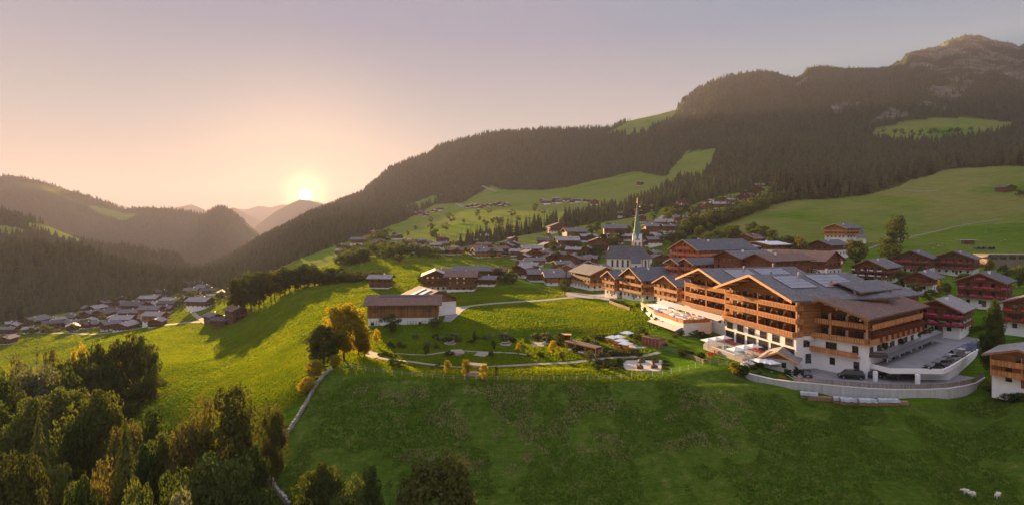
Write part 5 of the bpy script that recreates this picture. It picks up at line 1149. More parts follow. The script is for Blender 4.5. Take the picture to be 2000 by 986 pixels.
for i in range(10): m.bar((q[3][0]+(q[4][0]-q[3][0])*i/9, q[3][1]+(q[4][1]-q[3][1])*i/9, .36), (q[3][0]+(q[4][0]-q[3][0])*i/9, q[3][1]+(q[4][1]-q[3][1])*i/9, 1.0), .03, 4)
m.bar((q[3][0], q[3][1], 1), (q[4][0], q[4][1], 1), .03, 4); m.build('hand_rail', 'metal', dk)
# upper road behind
m = MB().prism([(112, 158), (120, 150), (131, 158), (150, 178), (190, 215), (180, 222), (140, 190), (118, 178), (108, 166)], ZC-33.5, ZC-32.21)
tag(m.build('upper_road', 'asphalt'), 'asphalt road passing behind the car deck', kind='structure')
tag(MB().prism([(124, 150), (132, 148), (146, 152), (152, 160), (140, 160), (131, 157)], ZC-35, ZC-33.4).build('side_road', 'asphalt'), 'asphalt side road at the right edge', kind='structure')
# terrace over the parked cars with dark fascia
tr = empty('terrace_canopy', (84, 130, ZC-29.35), 0, 'long planted terrace with dark metal edge above a row of parked cars', 'terrace')
tp = [(81.8, 129.6), (86.0, 128.8), (119, 155.4), (112, 163), (105.4, 148.9)]; q = [(a-84, b-130) for a, b in tp]
MB().prism(q, -.3, .0).build('floor', 'paving', tr)
MB().prism([q[0], q[1], (q[1][0]-.5, q[1][1]+1.0), (q[0][0], q[0][1]+1.0)], -.95, .15).build('front_edge', 'metal_dark', tr)
d = Vector((q[2][0]-q[1][0], q[2][1]-q[1][1])).normalized(); n = Vector((-d.y, d.x))
a_, b_ = Vector(q[1]), Vector(q[2])
MB().hexa([(a_.x, a_.y, -1.2), (b_.x, b_.y, -1.2), (b_.x+n.x*.3, b_.y+n.y*.3, -1.2), (a_.x+n.x*.3, a_.y+n.y*.3, -1.2)], [(a_.x-n.x*.0, a_.y-n.y*.0, .1), (b_.x, b_.y, .1), (b_.x+n.x*1.2, b_.y+n.y*1.2, .25), (a_.x+n.x*1.2, a_.y+n.y*1.2, .25)]).build('fascia', 'metal', tr)
for i in range(5):
    p = a_ + (b_-a_)*(i+.5)/5 + n*1.5; MB().box(p.x-.12, p.x+.12, p.y-.12, p.y+.12, -3.0, -.31).build('pillar', 'plaster', tr)
for i in range(6):
    p = a_ + (b_-a_)*(i+.3)/6.2 + n*2.0; w = n*5.0; MB().prism([(p.x, p.y), (p.x+d.x*.4, p.y+d.y*.4), (p.x+d.x*.4+w.x, p.y+d.y*.4+w.y), (p.x+w.x, p.y+w.y)], .01, 1.1).build('planter_divider', 'timber_dark', tr)

# restaurant terrace, awnings, pool terrace
TZ = -30.0
rt_ = empty('restaurant_terrace', (52.6, 172.8, ZC+TZ), 0, 'raised restaurant terrace with orange railing and white wall below', 'terrace')
tp = [(48.2, 190.7), (52.6, 172.8), (61.8, 175.4), (63.5, 178), (58.5, 196), (57, 217), (49, 214)]; q = [(a-52.6, b-172.8) for a, b in tp]
MB().prism(q, -5, 0).build('base_wall', 'plaster', rt_)
m = MB(); rail_mb(m, [q[6], q[0], q[1], q[2]], 0.01, 1.0, .12); m.build('railing', 'rail', rt_)
def awning(label, a, b, z, depth, drop, mat='awning'):
    a = Vector(a); b = Vector(b); n = Vector((-.96, -.28)); o = empty('awning', (a.x, a.y, ZC+z), 0, label, 'awning'); d = b-a; v = n*depth
    MB().hexa([(0, 0, -.06), (v.x, v.y, -drop), (d.x+v.x, d.y+v.y, -drop), (d.x, d.y, -.06)][::-1], [(0, 0, 0), (v.x, v.y, -drop+.06), (d.x+v.x, d.y+v.y, -drop+.06), (d.x, d.y, 0)][::-1]).build('canopy', mat, o)
    m = MB(); nn = max(2, int(d.length/4))
    for i in range(nn+1): p = d*i/nn; m.bar((p.x, p.y, -.12), (p.x+v.x*.96, p.y+v.y*.96, -drop-.06), .05, 4)
    m.build('arms', 'metal', o)
awning('long cream awning stretched below the rear left hotel wing', (54.5, 203), (62.3, 163.4), -26.75, 3.0, .8)
awning('lower cream awning shading sun loungers at the garden end of the terrace', (48.2, 191), (52.3, 173.2), -31.2, 2.6, 1.1)
def fa(s, t): return (A1[0]-dA[0]*(AW-s)-bA[0]*t, A1[1]-dA[1]*(AW-s)-bA[1]*t)
c4 = [fa(-2, .2), fa(28.2, .2), fa(28.2, 4), fa(23, 11), fa(6, 11), fa(0, 6)]
tag(MB().prism([(a, b) for a, b in c4], ZC-34.2, ZC-33.02).build('pool_terrace', 'paving'), 'pale paved pool terrace before the central wing', kind='structure')
pl = empty('swimming_pool', (*fa(13.5, 7.6), ZC-33.0), R(-76), 'small blue rectangular swimming pool beside white parasols', 'pool')
MB().box(-5.2, 5.2, -2.6, 2.6, -.012, .05).build('pool_edge', 'plaster', pl); MB().box(-4.9, 4.9, -2.3, 2.3, .052, .058).build('pool_water', 'water', pl)

# ------------------------------------------------------------------ small furniture (built once, then copied)
def proto_copy(store, build, loc, rz, label, cat, group, scale=1.0):
    if store not in CH:
        r = build(); kids = [(c, [g for g in col.objects if g.parent == c]) for c in col.objects if c.parent == r]; CH[store] = (r, kids)
        r.location = loc; r.rotation_euler = (0, 0, rz); r.scale = (scale,)*3 if not hasattr(scale, '__len__') else scale
        tag(r, label, cat, group); return r
    r, kids = CH[store]; return copy_tree(r, kids, loc, rz, scale, label, group)
def b_parasol():
    o = empty('parasol', (0, 0, 0)); MB().bar((0, 0, 0), (0, 0, 2.9), .04, 6).build('pole', 'metal', o)
    m = MB(); s = 1.6; m.add([(-s, -s, 2.35), (s, -s, 2.35), (s, s, 2.35), (-s, s, 2.35), (0, 0, 3.0), (-s, -s, 2.2), (s, -s, 2.2), (s, s, 2.2), (-s, s, 2.2)], [(0, 1, 4), (1, 2, 4), (2, 3, 4), (3, 0, 4), (0, 5, 6, 1), (1, 6, 7, 2), (2, 7, 8, 3), (3, 8, 5, 0)])
    m.build('canopy', 'white_fab', o); MB().box(-.35, .35, -.35, .35, 0, .1).build('foot', 'concrete', o); return o
def b_lounger(mat):
    def f():
        o = empty('sun_lounger', (0, 0, 0)); MB().box(-.35, .35, -.95, .45, .32, .44).build('seat', mat, o)
        b = MB().hexa([(-.35, .45, .32), (.35, .45, .32), (.35, 1.0, .75), (-.35, 1.0, .75)], [(-.35, .43, .44), (.35, .43, .44), (.35, .95, .88), (-.35, .95, .88)]).build('backrest', mat, o)
        for sx in (-.3, .3):
            for y in (-.85, .35): MB().box(sx-.03, sx+.03, y-.03, y+.03, 0, .32).build('leg', 'metal', o)
        return o
    return f
def b_chair():
    o = empty('garden_chair', (0, 0, 0)); MB().box(-.28, .28, -.28, .28, .38, .46).build('seat', 'red', o); MB().box(-.28, .28, .24, .32, .46, 1.0).build('backrest', 'red', o)
    for sx in (-.24, .24):
        for y in (-.24, .24): MB().box(sx-.025, sx+.025, y-.025, y+.025, 0, .38).build('leg', 'metal', o)
    return o
def b_table():
    o = empty('terrace_table', (0, 0, 0)); MB().box(-.5, .5, -.5, .5, .72, .77).build('table_top', 'white_fab', o); MB().bar((0, 0, 0), (0, 0, .72), .05, 5).build('leg', 'metal', o)
    for sx in (-1, 1):
        c = MB().box(-.22, .22, -.22, .22, .4, .46).box(.16*sx, .22*sx, -.22, .22, .46, .9) if sx > 0 else MB().box(-.22, .22, -.22, .22, .4, .46).box(-.22, -.16, -.22, .22, .46, .9)
        c.box(-.03, .03, -.03, .03, 0, .4)
    return o
def b_dchair():
    o = empty('terrace_chair', (0, 0, 0)); MB().box(-.24, .24, -.24, .24, .4, .46).build('seat', 'wood', o); MB().box(-.24, .24, .2, .25, .46, .95).build('backrest', 'wood', o)
    for sx in (-.2, .2):
        for y in (-.2, .2): MB().box(sx-.02, sx+.02, y-.02, y+.02, 0, .4).build('leg', 'wood', o)
    return o
yw = R(-74)
PARA = [((1436,699),-33.0,'nearest the pool of the three poolside parasols'),((1454,694),-33.0,'middle of the three poolside parasols'),((1471,692),-33.0,'farthest right of the three poolside parasols'),
        ((1384,680),-33.3,'left of three parasols on the lawn behind the pool'),((1399,677),-33.3,'middle of three parasols on the lawn behind the pool'),((1415,674),-33.1,'right of three parasols on the lawn behind the pool')]
for (a, b), z, l in PARA: X, Y = atz(a, b, z); proto_copy('para', b_parasol, (X, Y, ZC+z), yw, 'white square parasol, '+l, 'parasol', 'white parasols around the hotel', .95)
for (a, b), l in (((1196,673),'back left of the four over the red loungers'),((1208,672),'back right of the four over the red loungers'),((1214,680),'front left of the four over the red loungers'),((1222,686),'front right of the four over the red loungers'),((1225,664),'alone beside the round hedge in the garden')):
    X, Y, Z = hit(a, b); proto_copy('para', b_parasol, (X, Y, Z), R(-50), 'white parasol, '+l, 'parasol', 'white parasols around the hotel', 1.0)
for (a, b), l in (((1287,614),'left end of the restaurant terrace'),((1317,626),'middle of the restaurant terrace'),((1335,628),'right end of the restaurant terrace'),((1306,612),'rear middle of the restaurant terrace')):
    X, Y = atz(a, b, TZ); proto_copy('para', b_parasol, (X, Y, ZC+TZ), yw, 'white parasol at the '+l, 'parasol', 'white parasols around the hotel', .85)
for i, (a, b) in enumerate([(1484,720),(1495,722),(1506,724)]):
    X, Y = atz(a, b, -35.0); proto_copy('para', b_parasol, (X, Y, ZC-35.2), yw, f'grey-white parasol before the garden hut, {ORD[i]} from left', 'parasol', 'white parasols around the hotel', 1.0)
LR = [hit(a, b) for a, b in ((1198,672),(1206,679),(1212,683),(1219,685),(1190,668),(1228,681))]
for i, (x, y, z) in enumerate(LR): proto_copy('lr', b_lounger('red'), (x, y, z+.02), R(60), f'red sun lounger under the garden parasols, {["left rear","left","middle","front right","rearmost","right"][i]} one', 'sun lounger', 'red sun loungers', 1.15)
for i in range(5): x, y = fa(20-1.3*i, 2.4); proto_copy('lr', b_lounger('red'), (x, y, ZC-33), R(15), f'red sun lounger by the glazed pool hall, {ORD[i]} from the pool', 'sun lounger', 'red sun loungers')
for i in range(4): x, y = fa(3.5+1.4*i, 2.4); proto_copy('lr', b_lounger('red'), (x, y, ZC-33), R(15), f'red lounger at the far end of the glass front, {ORD[i]} from the hedge', 'sun lounger', 'red sun loungers')
for i, (a, b) in enumerate([(1385,688),(1393,689),(1398,685),(1405,686),(1411,684),(1417,682),(1422,684),(1427,681)]):
    X, Y = atz(a, b, -33.4); proto_copy('rc', b_chair, (X, Y, float(hgt(X, Y))), R(30*i), f'red garden chair on the lawn left of the pool, {ORD[i]} from left', 'chair', 'red garden chairs beside the pool', 1.3)
for i in range(5): X, Y = atz(1293+i*8, 645+i*1.6, -34.3); proto_copy('lc', b_lounger('awning'), (X, Y, float(hgt(X, Y))+.02), R(15), f'cream sun lounger under the lower awning, {ORD[i]} from left', 'sun lounger', 'cream sun loungers', 1.1)
k = 0
for a, b in [(1283,607),(1292,611),(1300,606),(1304,616),(1312,611),(1316,621),(1325,617),(1330,627),(1338,622),(1345,626),(1352,624),(1322,608),(1335,613),(1346,617)]:
    X, Y = atz(a, b, TZ); l = f'small white-topped restaurant table on the terrace, number {ORD[k]} along from left' if 0 else f'white-topped restaurant table on the terrace, {ORD[k]} counted from its left end'
    proto_copy('tt', b_table, (X, Y, ZC+TZ), yw, l, 'table', 'restaurant tables on the terrace')
    for s in (-1, 1): proto_copy('tch', b_dchair, (X+.28*s*.8, Y-.96*s*.8, ZC+TZ), yw+(math.pi if s < 0 else 0)+math.pi, 'wooden chair at a white-topped table on the restaurant terrace', 'chair', 'wooden chairs on the restaurant terrace')
    k += 1
# garden hut
hx, hy = atz(1521, 722, -35.0)
chalet(hx, hy, ZC-35.2, 6.5, 6.5, 3.2, -35, 'small white garden hut with shingled roof between pool and car park', cat='hut', lod=1, roof='roof_light', upper='timber', base_h=2.9, floors=1, pitch=24, balc=[], chim=0, name='garden_hut', nwin=2, sidewin=())
# garden pergola with three sunbed bays
x, y, z = hit(1139, 689)
pg = empty('pergola', (x, y, z), R(-52), 'three-bay wooden sunbed pergola with flat dark roof in the garden', 'pergola')
MB().box(-6.2, 6.2, -1.3, 1.6, 2.5, 2.75).build('roof', 'roof_dark', pg); MB().box(-6.3, 6.3, -1.42, -1.31, 2.42, 2.82).build('front_beam', 'barge', pg)
for i in range(4):
    for yy in (-1.2, 1.4): MB().box(-6+i*4-.09, -6+i*4+.09, yy-.09, yy+.09, -.2, 2.5).build('post', 'barge', pg)
    MB().box(-6+i*4-.04, -6+i*4+.04, -.4, 1.3, 0, 2.0).build('partition', 'timber_pale', pg)
for i in range(3):
    MB().box(-5.5+i*4, -2.6+i*4, -1.5, 1.2, .1, .25).build('platform', 'timber_pale', pg); MB().box(-5.3+i*4, -2.9+i*4, -.9, .9, .26, .5).build('mattress', 'white_fab', pg)
MB().box(-6, 6, 1.5, 1.56, 0, 2.4).build('back_wall', 'timber_pale', pg)
x, y, z = hit(1106, 667); cb = empty('garden_cabin', (x, y, z), R(-10), 'small open wooden cabin above the pergola', 'cabin')
MB().box(-1.4, 1.4, 1.0, 1.1, 0, 2.3).build('back_wall', 'timber_pale', cb); MB().box(-1.6, 1.6, -1.2, 1.2, 2.3, 2.45).build('roof', 'barge', cb)
for sx in (-1.35, 1.35): MB().box(sx-.07, sx+.07, -1.07, -.93, 0, 2.3).build('post', 'barge', cb); MB().box(sx-.04, sx+.04, -.9, 1, 0, 2.2).build('side_wall', 'timber_pale', cb)
x, y, z = hit(929, 731); sh = empty('shelter', (x, y, z), R(-6), 'open shelter with pale slatted roof on four posts beside the path', 'shelter')
MB().hexa([(-2.2, -1.3, 2.5), (2.2, -1.3, 2.3), (2.2, 1.3, 2.3), (-2.2, 1.3, 2.5)], [(-2.2, -1.3, 2.68), (2.2, -1.3, 2.48), (2.2, 1.3, 2.48), (-2.2, 1.3, 2.68)]).build('roof', 'grey_wood', sh)
for sx in (-1.9, 1.9):
    for sy in (-1.1, 1.1): MB().box(sx-.08, sx+.08, sy-.08, sy+.08, -.2, 2.4).build('post', 'grey_wood', sh)
MB().box(-1.3, 1.3, .2, .7, .4, .5).build('bench', 'grey_wood', sh)
for px, py, l in ((880, 670, 'left'), (988, 671, 'right')):
    x, y, z = hit(px, py); db = empty('daybed', (x, y, z+.1), R(10), f'grey wooden daybed on a gravel pad in the garden, {l} one', 'daybed', 'wooden daybeds in the garden')
    MB().box(-1.2, .4, -.7, .7, .25, .4).build('seat', 'grey_wood', db); MB().hexa([(.4, -.7, .25), (1.2, -.7, .8), (1.2, .7, .8), (.4, .7, .25)], [(.4, -.7, .4), (1.15, -.7, .95), (1.15, .7, .95), (.4, .7, .4)]).build('backrest', 'grey_wood', db)
    for sx in (-1, 0.3):
        for sy in (-.6, .6): MB().box(sx-.06, sx+.06, sy-.06, sy+.06, 0, .25).build('leg', 'grey_wood', db)
x, y, z = hit(1055, 673); sw = empty('garden_swing', (x, y, z+.1), R(5), 'hammock slung between two posts on a gravel circle', 'hammock')
for sx in (-2.1, 2.1): MB().box(sx-.08, sx+.08, -.08, .08, -.2, 1.7).build('post', 'grey_wood', sw)
m = MB(); n = 8
for i in range(n):
    u0, u1 = -1+2*i/n, -1+2*(i+1)/n; z0, z1 = .5+.8*u0*u0, .5+.8*u1*u1; w0, w1 = .45*(1.1-u0*u0), .45*(1.1-u1*u1)
    m.add([(2*u0, -w0, z0), (2*u1, -w1, z1), (2*u1, w1, z1), (2*u0, w0, z0), (2*u0, -w0, z0-.04), (2*u1, -w1, z1-.04), (2*u1, w1, z1-.04), (2*u0, w0, z0-.04)], [(0, 1, 2, 3), (7, 6, 5, 4), (0, 4, 5, 1), (3, 2, 6, 7)])
m.build('hammock_cloth', 'awning', sw)
x, y, z = hit(893, 692); pa = empty('garden_pavilion', (x, y, z+.1), R(0), 'low wooden frame bench beside the round shrub on gravel', 'bench')
MB().box(-1.5, 1.5, -.4, .4, .4, .5).build('seat', 'grey_wood', pa)
for sx in (-1.4, 1.4): MB().box(sx-.06, sx+.06, -.3, .3, 0, .4).build('leg', 'grey_wood', pa)
for i, (px, py) in enumerate([(1253,708),(1279,708),(1249,720),(1277,719)]):
    x, y, z = hit(px, py); pb = empty('raised_bed', (x, y, z+.14), R(3), f'dark square raised planter on the gravel square, {["back left","back right","front left","front right"][i]} one', 'planter', 'raised planters on the gravel square')
    MB().box(-.85, .85, -.6, .6, 0, .75).build('box', 'timber_dark', pb); MB().box(-.78, .78, -.53, .53, .752, .77).build('soil', 'soil', pb)
    V, Q, C = broad_crown(900+i, 260, .09, 10, (.6, .4, .25), .95, .2); link('plants', mesh_np('plants', V, Q, M['leaf_green']), pb)
# red clad wall and steps where the fence begins
x, y, z = hit(1270, 676); rd = empty('garden_shed', (x, y, z), R(-52), 'low red garden shed with planted roof at the head of the wooden fence', 'shed')
MB().box(-3.2, 3.2, 0, 3, -.5, 2.3).build('wall', 'redstone', rd); MB().box(-3.4, 3.4, -.2, 3.2, 2.3, 2.5).build('roof', 'timber_dark', rd)
for i in range(5): p = MB().box(-.5, .5, -.05, 0, 0, 2.0).build('door_panel', 'timber_red', rd); p.location = (-2.5+i*1.25, -.01, .1)
x, y, z = hit(1246, 676); sp_ = empty('plunge_pool', (x, y, z), R(0), 'tiny plunge pool in pale stone beside the red shed', 'pool')
MB().box(-2.5, 2.5, -2.5, 2.5, -.3, .12).build('surround', 'paving', sp_); MB().box(-.9, .9, -1.7, 1.7, .122, .13).build('water', 'water', sp_)

# fences and walls
def fence(name, label, pix, step, ph, rails, pw=.06, mat='grey_wood', cat='fence', rr=.03, sag=0.0, z=None):
    P_ = [Vector(hit(a, b)) if z is None else Vector((*atz(a, b, z), ZC+z)) for a, b in pix]; o = empty(name, P_[0], 0, label, cat); b0 = P_[0]; posts = []
    seg = [(P_[i], P_[i+1]) for i in range(len(P_)-1)]; tot = sum((b-a).length for a, b in seg); n = max(2, int(tot/step)); acc = 0; si = 0
    for i in range(n+1):
        t = tot*i/n
        while si < len(seg)-1 and t > acc + (seg[si][1]-seg[si][0]).length: acc += (seg[si][1]-seg[si][0]).length; si += 1
        a, b = seg[si]; p = a + (b-a)*min(1, (t-acc)/(b-a).length); p.z = float(hgt(p.x, p.y)) if z is None else p.z; posts.append(p)
    pm = None
    for p in posts:
        if pm is None: pm = MB().box(-pw, pw, -pw, pw, -.4, ph).mesh('post', mat)
        q = link('post', pm, o); q.location = p-b0; q.rotation_euler = (random.uniform(-.04, .04), random.uniform(-.04, .04), 0)
    m = MB()
    for h in rails:
        for a, b in zip(posts[:-1], posts[1:]): m.bar(a-b0+Vector((0, 0, h)), b-b0+Vector((0, 0, h)), rr, 4)
    m.build('rail', mat, o); return o
M['fence_white'] = simple('pale_fence_wood', (0.5, 0.46, 0.40), .9, .2, 2)
fence('pasture_fence', 'thin pasture fence of pale posts and wire below the garden', [(665,713),(700,723),(760,731),(830,738),(900,742),(1000,744),(1100,744),(1200,741),(1290,733),(1340,723),(1372,713)], 2.6, 1.25, (.6, 1.05), .045, 'fence_white', rr=.012)
fence('rail_fence', 'sturdy three-rail wooden fence running down beside the hotel lawn', [(1281,677),(1300,684),(1330,694),(1355,702),(1376,711),(1405,711)], 2.0, 1.25, (.35, .75, 1.1), .09, 'grey_wood', rr=.06)
fence('rail_fence', 'short wooden rail fence stepping down to the curved wall', [(1405,711),(1420,714),(1438,719),(1458,725)], 2.0, 1.3, (.35, .75, 1.15), .09, 'grey_wood', rr=.06)
fence('board_fence', 'dark board fence behind the red loungers beside the lawn', [(1190,592),(1210,600),(1230,607)], 1.2, 1.3, (.3, .6, .9, 1.2), .08, 'timber_dark', rr=.12)
m = MB(); P_ = [Vector(hit(a, b)) for a, b in [(648,722),(632,735),(615,758),(598,790),(580,820),(560,850),(540,880),(520,915),(540,960),(575,1000)]]
sw_ = empty('stone_wall', P_[0], 0, 'old dry stone field wall curving down between the two meadows', 'wall')
rr_ = random.Random(4)
for a, b in zip(P_[:-1], P_[1:]):
    n = int((b-a).length/.45)
    for i in range(n):
        for k in range(2):
            p = a+(b-a)*(i+rr_.random()*.6)/n; z = float(hgt(p.x, p.y)) + k*.38; s = rr_.uniform(.28, .42); q = p-P_[0]
            v = [(q.x+s*math.cos(t)*rr_.uniform(.8, 1.2), q.y+s*math.sin(t)*rr_.uniform(.8, 1.2)) for t in [2*math.pi*j/6 for j in range(6)]]
            m.prism(v, z-P_[0].z-.1, z-P_[0].z+rr_.uniform(.36, .5))
m.build('stones', 'stone', sw_)
# firewood stacks against the curved wall
rr_ = random.Random(9)
for i, (px, py, w, tp) in enumerate([(1579,776,3.2,1),(1602,786,5.0,0),(1640,791,2.4,1),(1668,793,5.6,1),(1702,794,5.2,1),(1734,794,4.0,1),(1762,793,2.4,2)]):
    Y = 34.8*F/(float(np.interp(px, [q[0] for q in WALLP], [q[1] for q in WALLP]))-PY0) - 1.7; X = (px-PX0)/F*Y; z = float(hgt(X, Y)); h = 1.15 if tp != 2 else .8
    o = empty('firewood_stack', (X, Y, z-.05), R(-4 if i > 2 else -12), f'{["tarp-covered","open","leaning tarp-covered","long tarp-covered","white tarp-covered","low tarp-covered","small heaped"][i]} firewood stack below the curved wall, {ORD[i]} from left', 'firewood stack', 'firewood stacks below the curved wall')
    m = MB(); nx = int(w/.26)
    for a in range(nx):
        for b in range(int(h/.24)):
            r = rr_.uniform(.1, .14); cx = -w/2+(a+.5+.5*(b % 2)*.8)*.26; cz = .13+b*.235; yy = rr_.uniform(-.05, .08); m.bar((cx, -.5+yy, cz), (cx, .5, cz), r, 6)
    m.build('logs', 'log', o)
    if tp == 1:
        m = MB(); n = max(3, int(w/.5)); pr = [(-.75, h-.45), (-.55, h+.05), (0, h+.28), (.6, h+.05), (.7, h-.4)]
        vs = []; fs = []
        for a in range(n+1):
            x_ = -w/2-.15+(w+.3)*a/n; j = rr_.uniform(-.1, .12)
            for (yy, zz_) in pr: vs.append((x_, yy+rr_.uniform(-.05, .05), zz_+j))
        for a in range(n):
            for b in range(4): fs.append((a*5+b, a*5+5+b, a*5+6+b, a*5+b+1))
        m.add(vs, fs); m.build('tarpaulin', 'tarp', o)

# ------------------------------------------------------------------ cars
def car_builder(kind, paint):
    def f():
        o = empty('parked_car', (0, 0, 0)); L, W, H = {'car': (4.4, 1.8, 1.48), 'suv': (4.6, 1.9, 1.72), 'van': (5.2, 1.95, 2.0)}[kind]; h = L/2; w = W/2
        if kind == 'van': bel = 1.15; pf = [(-h, .35), (-h, 1.0), (-h+.12, 1.15), (h-1.0, 1.18), (h-.1, .95), (h, .7), (h, .35)]; gh = [(-h+.1, bel), (-h+.25, H-.08), (-h+.6, H), (h-1.9, H), (h-1.55, H-.06), (h-.85, bel)]
        elif kind == 'suv': bel = 1.02; pf = [(-h, .35), (-h, .9), (-h+.1, 1.02), (h-1.35, 1.04), (h-.2, .9), (h, .65), (h, .35)]; gh = [(-h+.1, bel), (-h+.4, H-.06), (-h+.8, H), (h-2.2, H), (h-1.9, H-.06), (h-1.2, bel)]
        else: bel = .9; pf = [(-h, .3), (-h, .75), (-h+.12, .92), (h-1.3, .93), (h-.2, .75), (h, .55), (h, .3)]; gh = [(-h+.25, bel), (-h+.75, H-.06), (-h+1.2, H), (h-2.2, H), (h-1.95, H-.05), (h-1.15, bel)]
        def ext(p, w0, w1, name, mat, par, z0=None):
            n = len(p); zs = [q[1] for q in p]; a, b = min(zs), max(zs); v = []
            for s in (-1, 1):
                for q in p: ww = w0 + (w1-w0)*((q[1]-a)/(b-a)); v.append((q[0], s*ww, q[1]))
            return MB().add(v, [tuple(range(n)), tuple(range(2*n-1, n-1, -1))] + [(i, n+i, n+(i+1) % n, (i+1) % n) for i in range(n)]).build(name, mat, par)
        body = ext(pf, w, w-.06, 'body', paint, o); ext(gh, w-.09, w-.28, 'windows', 'car_glass', o)
        top = [(q[0], q[1]+.012) for q in gh if q[1] > H-.12]; top = [(top[0][0]-.02, top[0][1])] + top[1:-1] + [(top[-1][0]+.02, top[-1][1])]; n = len(top); v = [(q[0], s*(w-.26), q[1]) for s in (-1, 1) for q in top] + [(q[0], s*(w-.26), q[1]-.06) for s in (-1, 1) for q in top]
        MB().add(v, [tuple(range(n)) + tuple(range(2*n-1, n-1, -1))]).box(gh[2][0]-.02, gh[3][0]+.02, -w+.25, w-.25, H-.03, H+.014).build('roof', paint, o)
        for x in (-h+.85, h-.85):
            for s in (-1, 1):
                t = MB().bar((x, s*(w-.2), .33), (x, s*(w+.015), .33), .33, 14).build('wheel', 'tyre', o); MB().bar((x, s*(w+.016), .33), (x, s*(w+.03), .33), .21, 10).build('rim', 'rim', t)
        for s in (-1, 1):
            MB().box(h-.14, h+.012, s*(w-.28)-.16, s*(w-.28)+.16, pf[-2][1]-.02, pf[-2][1]+.13).build('headlight', 'head_light', o); MB().box(-h-.012, -h+.1, s*(w-.2)-.12, s*(w-.2)+.12, pf[1][1]-.22, pf[1][1]+.02).build('tail_light', 'tail_light', o)
            MB().box(gh[-1][0]-.15, gh[-1][0]+.02, s*(w+.06)-.07, s*(w+.06)+.07, bel, bel+.14).build('mirror', paint, o)
        MB().box(-h-.02, -h-.001, -.26, .26, .5, .61).build('number_plate', 'plate', o); return o
    return f
def car(kind, paint, x, y, z, yaw, label, group=None): return proto_copy('car'+kind+paint, car_builder(kind, 'paint_'+paint), (x, y, z), R(yaw), label, 'car', group)
cn = {'black': 'black', 'grey': 'grey', 'silver': 'silver', 'blue': 'bright blue', 'white': 'white'}
DK = [(1823,717,'car','black'),(1834,711,'car','grey'),(1845,705,'car','black'),(1855,700,'car','silver'),(1866,694,'suv','grey'),(1876,689,'car','white'),(1886,683,'suv','blue'),(1895,679,'car','blue'),(1904,675,'suv','grey')]
for i, (a, b, kd, pt) in enumerate(DK): X, Y = atz(a, b+3, DZ); car(kd, pt, X, Y, ZC+DZ, 196, f'{cn[pt]} car on the open deck, {ORD[i]} counted from the deck corner', 'cars parked on the open deck')
for i, (pt, kd) in enumerate((('silver', 'car'), ('grey', 'car'), ('black', 'suv'), ('black', 'car'), ('grey', 'suv'), ('black', 'car'), ('black', 'suv'))):
    p = Vector((88.5, 132.5)) + Vector((.78, .626))*(i*4.3+1.5) + Vector((-.63, .78))*2.2; car(kd, pt, p.x, p.y, ZC+DZ, -52, f'{cn[pt]} car parked under the planted terrace, {ORD[i]} from the near end', 'cars under the planted terrace')
X, Y = atz(1582, 738, G_); car('suv', 'black', X, Y+1.5, ZC+G_, 70, 'black estate car parked alone seen from behind near the curved wall')
X, Y = atz(1667, 741, G_); car('van', 'black', X, Y+1, ZC+G_, 165, 'large black people carrier beside the deck pillar')
X, Y = atz(1704, 741, G_); car('car', 'black', X, Y+2, ZC+G_, 175, 'black car half hidden behind the left deck pillar'); X, Y = atz(1747, 743, G_); car('suv', 'black', X, Y+2, ZC+G_, 178, 'black car in the shade beneath the deck')
X, Y, Z = hit(1645, 545); car('car', 'black', X, Y, Z, 170, 'dark car parked beside the flagpole house'); X, Y = atz(1975, 644, -31.5); car('suv', 'black', X, Y, float(hgt(X, Y)), 200, 'black off-road car at the right edge on the upper road'); X, Y = atz(1960, 652, -32); car('car', 'black', X, Y, float(hgt(X, Y)), 195, 'dark car partly behind the poplar on the upper road')
for i, (a, b, pt) in enumerate(((1002,507,'silver'),(1008,508,'white'),(990,505,'grey'))): X, Y, Z = hit(a, b); car('car', pt, X, Y, Z, 170+i*10, f'small {pt} car parked at the hamlet road, far off', 'cars at the hamlet road')
# flagpole
x, y, z = hit(1639, 542); fg = empty('flagpole', (x-1, y-3, z), 0, 'flagpole with hanging red and white flag beside the white gable', 'flagpole')
MB().bar((0, 0, -.5), (0, 0, 10), .06, 6).build('pole', 'metal', fg)
for k in range(3): MB().box(.06, .95, -.03+.02*k, .03+.02*k, 5.5+k*1.35, 6.84+k*1.35).build('flag_stripe', 'red' if k != 1 else 'white_fab', fg)
# ski lift masts
for i, (px, py, h) in enumerate(((1880, 440, 9), (1758, 480, 9), (1780, 452, 4), (1830, 447, 4), (1926, 456, 3))):
    x, y, z = hit(px, py); o = empty('lift_mast', (x, y, z), R(20), f'slender grey {"ski lift mast" if h > 5 else "marker post"} on the right meadow, {["highest","lowest beside the big tree","small one right of the big tree","small middle one","small one above the play area"][i]}', 'mast', 'masts on the right meadow')
    MB().bar((0, 0, -.5), (0, 0, h), .14, 6, .09).build('mast', 'metal', o)
    if h > 5: MB().bar((-1.3, 0, h-.3), (1.3, 0, h-.3), .07, 5).build('crossarm', 'metal', o)
